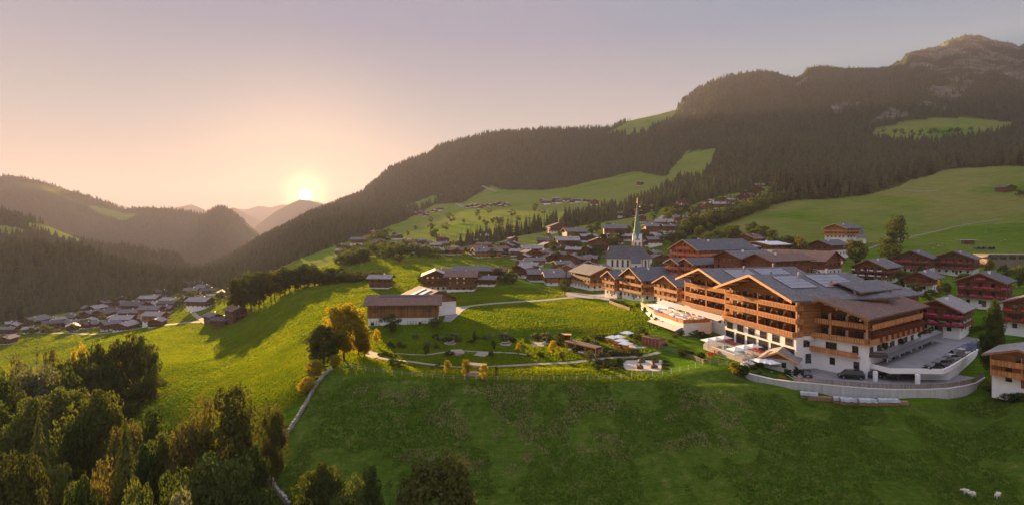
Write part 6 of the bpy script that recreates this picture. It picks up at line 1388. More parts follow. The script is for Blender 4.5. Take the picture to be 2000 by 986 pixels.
# kiosk and play tunnels on the meadow
x, y, z = hit(1891, 477); kk = empty('kiosk', (x, y, z), 0, 'small kiosk with flat white roof on the green behind the double chalet', 'kiosk')
MB().box(-5, 5, -2, 2, 3.0, 3.3).build('roof', 'sheet_light', kk); MB().box(-4, 4, -1, 1.5, 0, 3.0).build('wall', 'timber_dark', kk)
for sx in (-4.7, 4.7): MB().box(sx-.1, sx+.1, -1.8, -1.6, 0, 3).build('post', 'metal', kk)
for i, px in enumerate((1912, 1921, 1934, 1941)):
    x, y, z = hit(px, 487); o = empty('play_tunnel', (x, y, z), R(15), f'dark arched play tunnel right of the kiosk, {ORD[i]} from left', 'play tunnel', 'play tunnels beside the kiosk'); m = MB(); n = 8; pt = [(1.5*math.cos(t), 2.0*math.sin(t)) for t in [math.pi*k/n for k in range(n+1)]]; pi_ = [(1.3*math.cos(t), 1.8*math.sin(t)) for t in [math.pi*k/n for k in range(n+1)]]
    for k in range(n): m.hexa([(pt[k][0], 0, pt[k][1]), (pt[k+1][0], 0, pt[k+1][1]), (pi_[k+1][0], 0, pi_[k+1][1]), (pi_[k][0], 0, pi_[k][1])], [(pt[k][0], 3, pt[k][1]), (pt[k+1][0], 3, pt[k+1][1]), (pi_[k+1][0], 3, pi_[k+1][1]), (pi_[k][0], 3, pi_[k][1])])
    m.build('arch', 'metal_dark', o)

# ------------------------------------------------------------------ people and sheep: skinned figures
def skinned(name, joints, edges, radii, mat, sub=1, root=0):
    me = bpy.data.meshes.new(name); me.from_pydata(joints, edges, []); o = bpy.data.objects.new(name, me); col.objects.link(o)
    md = o.modifiers.new('skin', 'SKIN'); sv = me.skin_vertices[0].data
    for i, r in enumerate(radii): sv[i].radius = (r, r) if not hasattr(r, '__len__') else r; sv[i].use_root = (i == root)
    s = o.modifiers.new('sub', 'SUBSURF'); s.levels = sub; s.render_levels = sub
    dg = bpy.context.evaluated_depsgraph_get(); m2 = bpy.data.meshes.new_from_object(o.evaluated_get(dg)); bpy.data.objects.remove(o)
    m2.name = name; m2.materials.clear(); m2.materials.append(M[mat])
    for p in m2.polygons: p.use_smooth = True
    return m2
pj = [(0,0,.95),(0,0,1.2),(0,0,1.42),(0,0,1.52),(0,-.02,1.66),(-.2,0,1.4),(-.25,.02,1.12),(-.24,-.08,.88),(.2,0,1.4),(.25,.02,1.12),(.24,-.08,.88),(-.1,0,.88),(-.11,-.04,.48),(-.12,.02,.06),(-.12,-.13,.03),(.1,0,.88),(.11,-.06,.48),(.12,.06,.06),(.12,-.09,.03)]
pe = [(0,1),(1,2),(2,3),(3,4),(2,5),(5,6),(6,7),(2,8),(8,9),(9,10),(0,11),(11,12),(12,13),(13,14),(0,15),(15,16),(16,17),(17,18)]
prd = [.14,.14,.13,.06,.11,.06,.05,.04,.06,.05,.04,.09,.065,.05,.04,.09,.065,.05,.04]
body_m = skinned('person', pj, pe, prd, 'skin')
def clothes(mat_t, mat_b, key):
    out = []
    for nm, keep, mt in (('shirt', (0,1,2,5,6,8,9), mat_t), ('trousers', (0,11,12,13,15,16,17), mat_b)):
        idx = {k: i for i, k in enumerate(keep)}; out.append(skinned(nm, [pj[k] for k in keep], [(idx[a], idx[b]) for a, b in pe if a in idx and b in idx], [prd[k]+.02 for k in keep], mt))
    return out
M['cloth_blue'] = simple('blue_cloth', (0.06, 0.12, 0.3), .9); M['cloth_grey'] = simple('grey_cloth', (0.12, 0.12, 0.13), .9)
cl = [clothes('white_fab', 'cloth_blue', 0), clothes('red', 'cloth_grey', 1), clothes('cloth_blue', 'cloth_grey', 2), clothes('flower_pink', 'awning', 3)]
hair_m = MB().cone(0, .02, 1.68, 1.79, .12, .07, 8).mesh('hair', 'timber_dark')
cd = ['white shirt', 'red shirt', 'blue shirt', 'pink shirt']
PE = [(1816,480),(1820,481),(1823,479),(1826,482),(1829,479),(1832,481),(1818,484),(1834,484),(1844,481),(1866,474),(1870,472),(1873,479),(1881,484),(1884,483),(1896,482),(1836,478),(1873,470),(1955,473),(1962,472),(1822,487),(1926,460)]
for i, (px, py) in enumerate(sorted(PE)):
    x, y, z = hit(px, py); o = link('person', body_m, None); o.location = (x, y, z); o.rotation_euler = (0, 0, random.uniform(0, 6.28)); w = 'in the group left of the kiosk' if px < 1850 else 'by the kiosk' if px < 1900 else 'right of the kiosk'
    tag(o, f'person in {cd[i % 4]} {w}, {ORD[i]} from left', 'person', 'people standing on the green')
    for c, n in zip(cl[i % 4], ('shirt', 'trousers')): link(n, c, o)
    link('hair', hair_m, o)
sj = [(0,0,.62),(.35,0,.62),(.5,0,.74),(.66,0,.72),(.82,0,.62),(-.35,0,.62),(-.48,0,.6),(.3,-.13,.45),(.3,-.14,.2),(.3,-.14,.03),(.3,.13,.45),(.3,.14,.2),(.3,.14,.03),(-.32,-.13,.45),(-.37,-.14,.25),(-.33,-.14,.03),(-.32,.13,.45),(-.37,.14,.25),(-.33,.14,.03)]
se = [(0,1),(1,2),(2,3),(3,4),(0,5),(5,6),(1,7),(7,8),(8,9),(1,10),(10,11),(11,12),(5,13),(13,14),(14,15),(5,16),(16,17),(17,18)]
sr = [.27,.25,.13,.1,.06,.25,.08,.07,.045,.035,.07,.045,.035,.09,.045,.035,.09,.045,.035]
sheep_m = skinned('sheep', sj, se, sr, 'wool')
ear = MB().bar((.66, -.06, .8), (.64, -.2, .76), .03, 4).bar((.66, .06, .8), (.64, .2, .76), .03, 4).mesh('ears', 'wool')
for i, (px, py, rz) in enumerate(((1888, 966, 165), (1900, 971, 190), (1948, 973, 20))):
    x, y, z = hit(px, py); o = link('sheep', sheep_m, None); o.location = (x, y, z); o.rotation_euler = (0, 0, R(rz)); o.scale = (1.15,)*3; link('ears', ear, o)
    tag(o, ['cream sheep standing leftmost at the lower right of the pasture', 'cream sheep standing just right of the leftmost sheep', 'cream sheep standing apart at the right'][i], 'sheep', 'sheep on the pasture')

# ------------------------------------------------------------------ trees one by one
MN = {'leaf_olive': 'olive green', 'leaf_rust': 'rust-tinged', 'leaf_green': 'fresh green', 'leaf_dark': 'dark', 'leaf_gold': 'golden backlit', 'leaf_grey': 'silvery'}
def T(px, top, Y, mt, wpx, label, kind='near', grp=None, con=False, base=None, v=None):
    X = (px-PX0)/F*Y; zb = float(hgt(X, Y)); zt = ZC - (top-PY0)*Y/F; h = zt - zb
    wid = wpx*Y/F
    if con: return tree('cbig' if kind == 'near' else 'cmid', X, Y, zb, h, label, 'conifer', grp, wide=max(.5, wid/(h*.36)), v=(v or 0) if kind == 'near' else None)
    return tree(kind, X, Y, zb, h, label, 'tree', grp, mt, wide=wid/(h*.86), v=v)
FG = 'large trees in the lower left foreground'
L = [(30,848,74,'leaf_rust',150,'big rust-tinged broadleaf tree at the bottom left corner'),
 (185,748,108,'leaf_olive',150,'round olive broadleaf tree above the tall spruce at the left'),
 (60,700,150,'leaf_grey',120,'greyish bushy tree near the left edge, above the corner tree'),
 (10,730,130,'leaf_dark',90,'dark bushy tree touching the left edge halfway up the wood'),
 (125,735,132,'leaf_dark',100,'dark bushy tree between the greyish tree and the round olive one'),
 (150,800,100,'leaf_dark',110,'dark broadleaf tree under the round olive tree'),
 (200,880,72,'leaf_rust',110,'pale-topped broadleaf tree left of the tall spruce'),
 (300,790,112,'leaf_green',80,'fresh green tree between the round olive tree and the huge brown one'),
 (325,815,96,'leaf_olive',90,'olive tree just left of the huge brown tree'),
 (285,850,88,'leaf_green',90,'green tree behind the tall spruce'),
 (395,768,92,'leaf_rust',130,'left half of the pair of huge brown-green trees'),
 (452,748,90,'leaf_rust',150,'right and taller of the pair of huge brown-green trees'),
 (420,850,78,'leaf_dark',170,'dark lower tree in front of the huge brown pair'),
 (490,860,84,'leaf_dark',110,'dark tree at the foot of the orange autumn tree'),
 (530,778,104,'leaf_rust',66,'small orange autumn tree standing beside the stone wall'),
 (355,950,64,'leaf_grey',120,'silver-green bush crown at the bottom edge'),
 (100,880,84,'leaf_olive',90,'olive tree between the corner tree and the tall spruce'),
 (625,895,84,'leaf_olive',130,'olive-gold tree at the bottom edge below the stone wall'),
 (690,925,80,'leaf_dark',110,'dark tree at the bottom between two larger crowns'),
 (720,905,86,'leaf_green',80,'yellow-green slender tree at the bottom, left of the brown crown'),
 (850,866,80,'leaf_rust',190,'broad brown autumn crown at the bottom centre'),
 (632,630,149,'leaf_dark',88,'dark green tree in front of the golden group by the barn'),
 (614,700,140,'leaf_gold',40,'small golden bushy tree below the dark green tree by the stone wall'),
 (600,735,133,'leaf_gold',44,'lowest golden tree above the stone wall'),
 (672,583,153,'leaf_gold',92,'tall golden backlit tree left of the barn'),
 (700,610,158,'leaf_gold',44,'slimmer golden tree right of the tall one'),
 (712,636,156,'leaf_gold',36,'lowest golden tree beside the barn end'),
 (55,770,118,'leaf_dark',110,'dark tree hiding the narrow spruce from above at the left'),
 (240,800,98,'leaf_rust',90,'brown-tinged tree directly behind the tall bronze spruce'),
 (155,905,66,'leaf_dark',120,'dark tree between the corner tree and the pale-topped tree'),
 (340,900,70,'leaf_dark',110,'dark tree above the silver bush at the bottom'),
 (270,930,66,'leaf_dark',110,'dark tree at the bottom right of the tall bronze spruce'),
 (480,930,76,'leaf_dark',120,'dark tree at the bottom edge near the stone wall'),
 (655,690,146,'leaf_gold',30,'golden undergrowth tree at the head of the stone wall')]
for k, (px, top, Y, mt, w, l) in enumerate(L): T(px, top, Y, mt, w, l, 'near', FG if Y < 140 else 'golden tree group by the barn', v=k % 4)
T(245, 812, 76, None, 120, 'tall bronze spruce rising in the middle of the lower left wood', con=True, grp=FG, v=1)
T(75, 800, 92, None, 80, 'narrow spruce behind the bottom left corner tree', con=True, grp=FG, v=1)
T(72, 660, 178, None, 22, 'small pointed conifer on the ridge above the left wood', con=True, kind='mid', grp=FG)
UG = [(225,735,178),(250,728,180),(275,716,182),(296,702,184),(200,745,170),(240,742,172),(170,760,150),(255,765,120),(235,775,118)]
for i, (px, py, Y) in enumerate(UG):
    X = (px-PX0)/F*Y; zb = float(hgt(X, Y)); tree('mid', X, Y, zb-1.0, 8.5, f'dark undergrowth tree at the foot of the left copse', 'tree', 'undergrowth of the left copse', 'leaf_dark', wide=1.5)
ED = [(284,642,186,'leaf_dark',60),(262,640,190,'leaf_rust',50),(238,645,186,'leaf_dark',60),(215,650,184,'leaf_rust',50),(200,655,182,'leaf_dark',56),(176,662,178,'leaf_olive',50),(155,648,182,'leaf_gold',34),(150,675,170,'leaf_dark',56),(120,682,168,'leaf_olive',54),(98,656,180,'leaf_rust',34),(36,686,165,'leaf_rust',44),(90,690,160,'leaf_dark',60),(45,705,160,'leaf_olive',60),(299,672,180,'leaf_dark',34),(5,700,165,'leaf_dark',60),(130,710,150,'leaf_dark',70),(180,690,165,'leaf_dark',60),(215,690,170,'leaf_dark',60),(-20,760,120,'leaf_dark',110)]
for i, (px, top, Y, mt, w) in enumerate(sorted(ED)): T(px, top, Y, mt, w, f'{MN[mt]} tree of the copse beside the left meadow, {ORD[i]} from left', 'mid', 'copse beside the left meadow')
for i in range(30):
    px = 460 + i*9.6 + random.uniform(-3, 3); Y = 372 + random.uniform(-6, 14); top = np.interp(px, [460,500,560,610,640,660,700,750], [535,520,512,505,520,522,528,528]) + random.uniform(-4, 14); mt = random.choice(['leaf_dark', 'leaf_dark', 'leaf_rust'])
    T(px, top, Y, mt, random.uniform(34, 52), f'{MN[mt]} tree in the hazy tree line behind the round meadow, {ORD[i]} from left', 'mid', 'tree line behind the round meadow')
T(763, 608, 194, 'leaf_rust', 42, 'round purple-brown tree in front of the barn', 'mid'); T(848, 616, 196, 'leaf_dark', 30, 'dark shrub-like tree at the right corner of the barn', 'mid')
T(780, 494, 470, 'leaf_olive', 26, 'lone round tree on the pale meadow below the hazy hamlet', 'mid'); T(1752, 411, 405, 'leaf_dark', 42, 'big lone dark tree on the right meadow', 'mid')
T(1671, 462, 305, 'leaf_rust', 44, 'autumn-coloured tree behind the flagpole house', 'mid'); T(1735, 458, 318, 'leaf_olive', 46, 'olive tree between flagpole house and double chalet', 'mid')
T(1578, 512, 243, 'leaf_green', 44, 'bright green tree rising behind the solar roofs', 'mid'); T(1548, 452, 330, 'leaf_olive', 34, 'tall olive tree left of the brown barn-like house', 'mid'); T(1566, 458, 320, 'leaf_rust', 40, 'brown-leaved tree before the dark long house', 'mid')
T(1515, 450, 340, 'leaf_green', 38, 'large green tree right of the pale metal roofs', 'mid'); T(1487, 484, 290, 'leaf_gold', 30, 'yellow-green tree beside the long lit hotel', 'mid'); T(1500, 490, 280, 'leaf_olive', 28, 'olive tree behind the long lit hotel', 'mid')
T(1786, 549, 226, 'leaf_dark', 26, 'dark rounded evergreen beside the small plain chalet', 'mid'); T(1836, 544, 220, 'leaf_gold', 12, 'slim yellowish tree right of the dark rounded evergreen', 'mid')
T(1934, 500, 290, 'leaf_gold', 18, 'golden tree beside the double chalet', 'mid'); T(1962, 512, 270, 'leaf_dark', 22, 'dark round tree right of the golden tree', 'mid'); T(1990, 512, 250, 'leaf_olive', 30, 'olive tree at the right edge above the flower house', 'mid')
T(1944, 578, 133, 'leaf_dark', 40, 'tall slender dark tree standing right of the car deck', 'near', v=1); T(1935, 640, 132, 'leaf_dark', 46, 'lower dark tree in front of the tall slender one', 'near', v=2)
T(1106, 513, 300, None, 24, 'dark pointed conifer before the front village row', 'mid', con=True); T(1103, 540, 285, 'leaf_olive', 24, 'light green round tree at the road junction', 'mid'); T(992, 528, 335, 'leaf_dark', 26, 'dark round tree beside the terraces of the front row', 'mid')
T(884, 534, 320, 'leaf_dark', 18, 'dark pointed tree between two chalets behind the lower meadow', 'mid'); T(1285, 500, 400, 'leaf_olive', 30, 'yellow-green tree behind the apse of the church', 'mid')
x, y, z = hit(1975, 372)
T(1992, 370, 590, 'leaf_dark', 18, 'dark tree beside the hay barn at the right edge', 'far')
# scattered village trees, kept clear of the house fronts
rr_ = random.Random(23)
GRV = [broad_crown(500+i, 420, 0.052, 16, (0.38, 0.38, 0.40), 0.48, 0.15) for i in range(3)]
def scatter(poly, n, hmin, hmax, mts, where, grp, kind='far', minY=0, n_ind=None, mass=0):
    n = (n if n_ind is None else n_ind) + mass
    xs = [p[0] for p in poly]; ys = [p[1] for p in poly]; out = []; k = 0
    while len(out) < n and k < 5000:
        k += 1; px = rr_.uniform(min(xs), max(xs)); py = rr_.uniform(min(ys), max(ys))
        if not bool(inpoly(px, py, poly)): continue
        x, y, z = hit(px, py)
        if any((x-a)**2+(y-b)**2 < (16 if not mass else 6) for a, b, *_ in out): continue
        out.append((x, y, z, px))
    if mass:      # the dense part of a grove reads as one mass
        rest = out[n-mass:]; out = out[:n-mass]; Vs = []; Qs = []; off = 0
        for j, (x, y, z, px) in enumerate(rest):
            V, Q, C = GRV[j % 3]; h = rr_.uniform(hmin, hmax); w = h*rr_.uniform(.85, 1.25); a = rr_.uniform(0, 6.28); ca, sa = math.cos(a)*w, math.sin(a)*w
            Vs.append(np.stack([V[:, 0]*ca-V[:, 1]*sa+x, V[:, 0]*sa+V[:, 1]*ca+y, V[:, 2]*h+z], -1)); Qs.append(Q+off); off += len(V)
        tag(link('grove', mesh_np('grove', np.concatenate(Vs), np.concatenate(Qs), M['leaf_dark'])), f'dense mass of dark trees {where}', 'trees', kind='stuff')
    out.sort(key=lambda t: t[3])
    for i, (x, y, z, px) in enumerate(out):
        mt = rr_.choice(mts); l = f'{MN[mt]} tree {where}, {ORD[i]} from left' if i < 40 else f'{MN[mt]} tree {where}'
        tree(kind, x, y, z, rr_.uniform(hmin, hmax), l, 'tree', grp, mt, wide=rr_.uniform(.85, 1.25))
scatter([(1060,480),(1110,455),(1240,440),(1260,478),(1180,490),(1165,525),(1120,525),(1060,510)], 38, 7, 13, ['leaf_dark','leaf_olive','leaf_green'], 'among the houses left of the church', 'trees among the village houses', 'mid')
scatter([(1280,475),(1330,455),(1420,455),(1500,460),(1560,480),(1480,500),(1380,490),(1290,505)], 34, 8, 14, ['leaf_dark','leaf_olive','leaf_green'], 'between the church and the right meadow', 'trees below the right meadow', 'mid')
scatter([(1230,440),(1300,412),(1370,405),(1420,395),(1490,370),(1440,410),(1360,425),(1290,440)], 26, 8, 14, ['leaf_dark','leaf_olive'], 'among the stepped chalets', 'trees among the stepped chalets', n_ind=12, mass=20)
scatter([(1325,462),(1370,452),(1440,430),(1500,408),(1540,394),(1545,388),(1480,405),(1400,432),(1340,448)], 40, 10, 17, ['leaf_dark','leaf_olive'], 'in the hedge along the right meadow', 'tree hedge along the right meadow', n_ind=8, mass=90)
scatter([(660,505),(700,490),(760,484),(830,494),(880,496),(860,505),(780,502),(700,515),(650,530)], 34, 9, 15, ['leaf_dark','leaf_olive'], 'around the hazy hamlet', 'trees around the hazy hamlet', n_ind=10, mass=60)
scatter([(690,480),(760,460),(800,462),(780,472),(720,482)], 16, 10, 16, ['leaf_dark'], 'above the hazy hamlet', 'trees above the hazy hamlet')
scatter([(455,582),(520,560),(600,553),(750,550),(750,546),(600,546),(520,553),(458,568)], 0, 5, 9, ['leaf_dark'], 'along the tree line behind the round meadow', 'tree line undergrowth', mass=110)
scatter([(10,640),(120,615),(180,600),(300,575),(350,585),(350,600),(260,640),(180,655),(60,655)], 30, 6, 10, ['leaf_dark','leaf_olive'], 'between the valley hamlet houses', 'trees between the valley hamlet houses', n_ind=12, mass=40)
scatter([(330,575),(460,560),(470,580),(380,600),(340,606)], 14, 7, 12, ['leaf_dark','leaf_olive'], 'near the slope farms', 'trees near the slope farms')
scatter([(870,475),(1000,480),(1050,495),(1000,510),(890,505)], 14, 6, 10, ['leaf_dark','leaf_olive'], 'in the hamlet left of the village', 'trees in the hamlet left of the village')
scatter([(660,465),(800,440),(900,420),(1000,412),(1200,400),(1290,360),(1200,390),(1000,440),(850,470)], 22, 9, 16, ['leaf_dark'], 'alone on the far meadows', 'lone trees on the far meadows')
scatter([(740,560),(880,566),(1000,558),(1060,553),(1000,540),(820,550)], 14, 5, 8, ['leaf_dark','leaf_olive'], 'behind the lower meadow houses', 'trees behind the lower meadow', 'mid')
scatter([(1710,258),(1800,262),(1900,256),(1940,250),(1860,262),(1790,268)], 20, 9, 14, ['leaf_dark','leaf_olive'], 'on the high clearing', 'trees on the high clearing')
scatter([(1680,520),(1760,520),(1860,545),(1900,560),(1850,600),(1780,585),(1700,560)], 12, 4, 8, ['leaf_dark','leaf_olive','leaf_green'], 'between the flower chalets', 'trees between the flower chalets', 'mid')
# shrubs and young trees of the garden
SH = {}
for mt in ('leaf_green', 'leaf_dark', 'leaf_olive', 'leaf_rust', 'leaf_grey', 'leaf_gold', 'flower_pink', 'flower_white'):
    V, Q, C = broad_crown(700+len(SH), 420, .075, 14, (.42, .42, .38), .42, .16); SH[mt] = mesh_np('shrub', V, Q, M[mt])
def shrub(x, y, z, r, h, mt, label, grp=None):
    o = link('shrub', SH[mt], None); o.location = (x, y, z-.05); o.scale = (r*1.9, r*1.9, h*1.1); o.rotation_euler = (0, 0, random.uniform(0, 6)); return tag(o, label, 'shrub', grp)
_g = random.Random(77)
GS = [(round(_g.uniform(a, b)), round(_g.uniform(c, d)), _g.uniform(.8, 1.7), _g.uniform(.9, 2.3), _g.choice(['leaf_green','leaf_olive','leaf_dark','leaf_grey','leaf_rust'])) for a, b, c, d, n in ((850,1090,660,668,14),(1120,1165,672,690,6),(1168,1250,690,697,10),(1166,1216,703,722,12),(740,860,672,682,5),(1085,1120,668,676,4)) for _ in range(n)] + [(812,662,1.3,2.2,'leaf_grey'),(835,676,1.3,2.2,'leaf_grey'),(852,664,1.5,2.4,'leaf_dark'),(853,680,1.4,2.0,'leaf_olive'),(885,664,2.1,3.2,'leaf_grey'),(897,668,1.3,2.0,'leaf_olive'),(870,668,1.2,2.0,'leaf_dark'),(878,694,2.0,1.8,'leaf_green'),(956,664,1.2,2.4,'leaf_grey'),(985,664,2.2,3.4,'leaf_grey'),(1000,668,1.4,2.2,'leaf_dark'),
 (960,696,1.1,2.0,'leaf_green'),(1042,664,1.6,3.2,'leaf_grey'),(1052,664,1.6,2.6,'leaf_olive'),(1066,664,2.0,3.6,'leaf_grey'),(1074,668,1.4,2.2,'leaf_dark'),(1031,696,.9,1.0,'leaf_green'),(1038,696,1.0,1.2,'leaf_gold'),(1054,696,1.1,1.8,'leaf_green'),(1060,697,.9,1.7,'leaf_rust'),(768,714,1.8,2.0,'leaf_dark'),(784,716,1.5,1.8,'leaf_dark'),
 (742,694,1.0,1.0,'leaf_rust'),(752,694,1.1,1.3,'leaf_rust'),(762,696,1.1,1.2,'leaf_gold'),(772,695,.9,1.0,'leaf_rust'),(716,690,.8,.8,'leaf_rust'),(850,719,1.5,.7,'leaf_rust'),(866,720,1.3,.6,'leaf_rust'),(855,714,1.0,.6,'leaf_rust'),
 (1142,668,1.6,2.4,'leaf_olive'),(1150,672,1.6,2.4,'leaf_green'),(1158,676,1.7,2.5,'leaf_grey'),(1166,680,1.7,2.4,'leaf_green'),(1174,684,1.7,2.2,'leaf_olive'),(1182,688,1.8,2.2,'leaf_green'),(1192,691,1.8,2.0,'leaf_dark'),(1202,692,1.6,1.8,'leaf_olive'),(1212,692,1.5,1.6,'leaf_dark'),(1222,692,1.3,1.5,'leaf_rust'),(1232,690,1.3,1.5,'leaf_rust'),(1242,690,1.2,1.4,'leaf_dark'),
 (1164,662,1.7,2.0,'leaf_dark'),(1172,663,1.7,2.0,'leaf_dark'),(1180,663,1.7,2.0,'leaf_dark'),(1205,662,1.5,2.6,'leaf_dark'),(1235,660,1.5,2.6,'leaf_dark'),(1250,660,2.2,4.0,'leaf_dark'),(1256,664,2.4,4.2,'leaf_dark'),(1246,668,1.8,3.0,'leaf_dark'),
 (1166,712,1.1,.9,'leaf_olive'),(1174,714,1.2,.9,'flower_pink'),(1182,711,1.1,.8,'leaf_rust'),(1190,717,1.1,1.0,'leaf_olive'),(1198,710,1.1,.9,'leaf_green'),(1205,716,1.0,.8,'leaf_gold'),(1212,706,.9,.8,'leaf_grey'),(1196,722,1.0,.9,'leaf_gold'),(1206,722,.9,.9,'leaf_rust'),(1180,720,1.1,.8,'leaf_olive'),(1170,706,1.0,.7,'leaf_rust'),(1216,720,1.0,.9,'leaf_green'),(1185,704,1.0,.8,'leaf_olive'),
 (1301,706,1.2,.8,'leaf_rust'),(1301,713,1.2,.8,'leaf_rust'),(1300,720,1.2,.8,'leaf_rust'),(1230,702,1.0,.5,'leaf_rust'),(1244,702,1.0,.5,'leaf_rust'),(1266,701,1.0,.5,'leaf_rust')]
for i, (px, py, r, h, mt) in enumerate(sorted(GS)):
    x, y, z = hit(px, py); wh = 'near the barn' if px < 830 else 'in the upper garden' if py < 700 and px < 1010 else 'near the hammock circle' if px < 1100 and py < 700 else 'along the garden path' if px < 1110 else 'beside the pergola and loungers' if py < 700 else 'around the gravel square'
    shrub(x, y, z, r, h, mt, f'{MN.get(mt, "pink flowering")} rounded shrub {wh}, {("low" if h < 1.2 else "waist-high" if h < 2.1 else "tall")} and {"narrow" if r < 1.15 else "wide"}, at spot {ORD[i % 40]} from left' if 0 else f'{"low" if h < 1.2 else "mid-height" if h < 2.1 else "tall"} {"narrow" if r < 1.25 else "wide"} {MN.get(mt, "pink flowering")} shrub {wh}', 'garden shrubs')
HS = [(1262,622,1.8,3.0,'leaf_olive'),(1270,625,1.8,3.2,'leaf_dark'),(1278,632,1.8,3.0,'leaf_olive'),(1284,638,1.7,2.6,'leaf_green'),(1255,615,1.8,2.6,'leaf_dark'),(1246,610,1.6,2.2,'leaf_green'),(1292,632,1.6,3.0,'leaf_dark'),(1294,642,1.5,2.4,'leaf_green'),(1318,658,1.5,1.5,'leaf_rust'),(1330,656,1.6,2.0,'leaf_dark'),(1338,650,1.5,1.8,'leaf_dark'),(1310,664,1.4,1.3,'leaf_olive'),(1296,668,1.5,1.2,'leaf_olive'),(1350,655,1.2,1.5,'leaf_dark'),(1360,658,1.5,2.4,'leaf_dark'),(1368,660,1.5,2.5,'leaf_olive'),(1378,662,1.4,1.8,'leaf_dark'),(1388,664,1.2,1.5,'leaf_green'),(1400,668,1.1,1.5,'leaf_olive'),
 (1336,684,1.9,2.6,'leaf_olive'),(1350,682,1.1,1.2,'leaf_rust'),(1367,692,1.7,2.2,'leaf_green'),(1380,701,1.2,1.1,'leaf_gold'),(1438,716,2.0,3.2,'leaf_gold'),(1450,717,2.0,3.0,'leaf_green'),(1462,721,1.8,1.8,'flower_white'),(1470,724,1.4,1.2,'leaf_green'),(1483,706,2.1,2.8,'leaf_green'),(1490,703,2.0,2.4,'leaf_olive'),(1430,684,1.0,1.2,'leaf_green'),(1420,686,.9,1.1,'leaf_green'),(1478,728,1.3,1.1,'leaf_dark'),(1495,732,1.3,1.2,'leaf_dark'),(1512,736,1.3,1.3,'leaf_olive'),(1530,736,1.4,1.6,'leaf_gold'),(1540,730,1.4,2.2,'leaf_green'),(1548,722,1.2,2.0,'leaf_dark'),(1556,714,1.2,1.6,'leaf_green'),(1566,712,1.1,1.2,'leaf_green')]
for (px, py, r, h, mt) in sorted(HS):
    z0 = -35.0 if px > 1460 and py > 715 else -33.5; X, Y = atz(px, py, z0 if px > 1400 else -34.0); z = float(hgt(X, Y)); 
    wh = 'at the garden end of the terrace' if px < 1345 and py < 670 else 'under the white terrace wall' if px < 1405 and py < 672 else 'on the hotel lawn' if px < 1400 else 'beside the pool' if py < 720 and px < 1500 else 'around the garden hut'
    shrub(X, Y, z, r, h, mt, f'{"low" if h < 1.2 else "mid-height" if h < 2.1 else "tall"} {"narrow" if r < 1.45 else "wide"} {MN.get(mt, "white flowering")} shrub {wh}', 'hotel garden shrubs')
for i, (px, py, r, h) in enumerate([(1946,778,1.5,2.0),(1958,782,1.6,2.2),(1972,784,1.6,1.9),(1985,784,1.6,2.1),(1997,782,1.5,2.0),(1930,765,1.3,1.8)]):
    X, Y, z = hit(px, py); shrub(X, Y, z, r, h, ['leaf_green', 'leaf_olive', 'leaf_dark'][i % 3], 'green hedge shrub in front of the chalet at the right edge', 'shrubs before the right edge chalet')
x, y, z = hit(1952, 764); shrub(x, y, z, 2.4, 3.0, 'leaf_gold', 'big yellow-green bush below the chalet at the right edge'); x, y, z = hit(1938, 758); shrub(x, y, z, 1.8, 2.2, 'leaf_gold', 'smaller yellow bush left of the big yellow-green bush')
YT = [(910,736,5.0,'leaf_gold'),(945,744,4.6,'leaf_gold'),(968,740,3.6,'leaf_olive'),(873,730,4.0,'leaf_gold'),(1013,694,4.0,'leaf_gold'),(1080,694,5.0,'leaf_gold'),(1152,712,4.6,'leaf_olive'),(926,670,4.4,'leaf_dark'),(736,675,5.5,'leaf_gold'),(832,694,3.6,'leaf_olive'),(964,682,3.2,'leaf_green'),(1095,676,5,'leaf_olive'),(1213,682,3.0,'leaf_olive'),(1098,705,3.0,'leaf_olive')]
for i, (px, py, h, mt) in enumerate(sorted(YT)):
    x, y, z = hit(px, py); tree('mid', x, y, z, h, f'small young {MN[mt]} garden tree, {ORD[i]} from left', 'tree', 'young trees in the garden', mt, wide=.62 if mt != 'leaf_dark' else .4)
# hedges
def hedge(a, b, w, h, label):
    a = Vector(a); b = Vector(b); d = b-a; L_ = d.length; r = np.random.default_rng(int(L_*100)); n = int(L_*h*60)
    P_ = np.stack([r.uniform(0, L_, n), r.uniform(-w/2, w/2, n), r.uniform(0, h, n)], -1); f = r.integers(0, 3, n)
    P_[f == 0, 1] = -w/2; P_[f == 1, 2] = h; P_ += r.normal(size=P_.shape)*.06; nv = r.normal(size=(n, 3)); nv /= np.linalg.norm(nv, axis=1)[:, None]; t1 = np.cross(nv, r.normal(size=(n, 3))); t1 /= np.linalg.norm(t1, axis=1)[:, None]; t2 = np.cross(nv, t1); s = .17
    V = np.stack([P_-t1*s, P_-t2*s, P_+t1*s, P_+t2*s], 1).reshape(-1, 3); o = link('hedge', mesh_np('hedge', V, np.arange(n*4).reshape(-1, 4), M['leaf_dark']), None)
    z = float(hgt(a.x, a.y)); o.location = (a.x, a.y, z); o.rotation_euler = (0, 0, math.atan2(d.y, d.x)); return tag(o, label, 'hedge', 'clipped hedges')
for a, b, l in (((1192,590),(1222,592),'clipped hedge in front of the narrow lit chalet'),((1216,600),(1238,602),'clipped hedge in front of the three-balcony chalet'),((1152,664),(1186,664),'clipped hedge behind the garden parasols'),((1885,650),(1925,640),'clipped hedge beside the upper road')):
    A = hit(*a); B = hit(*b); hedge(A[:2], B[:2], 1.4, 1.6, l)
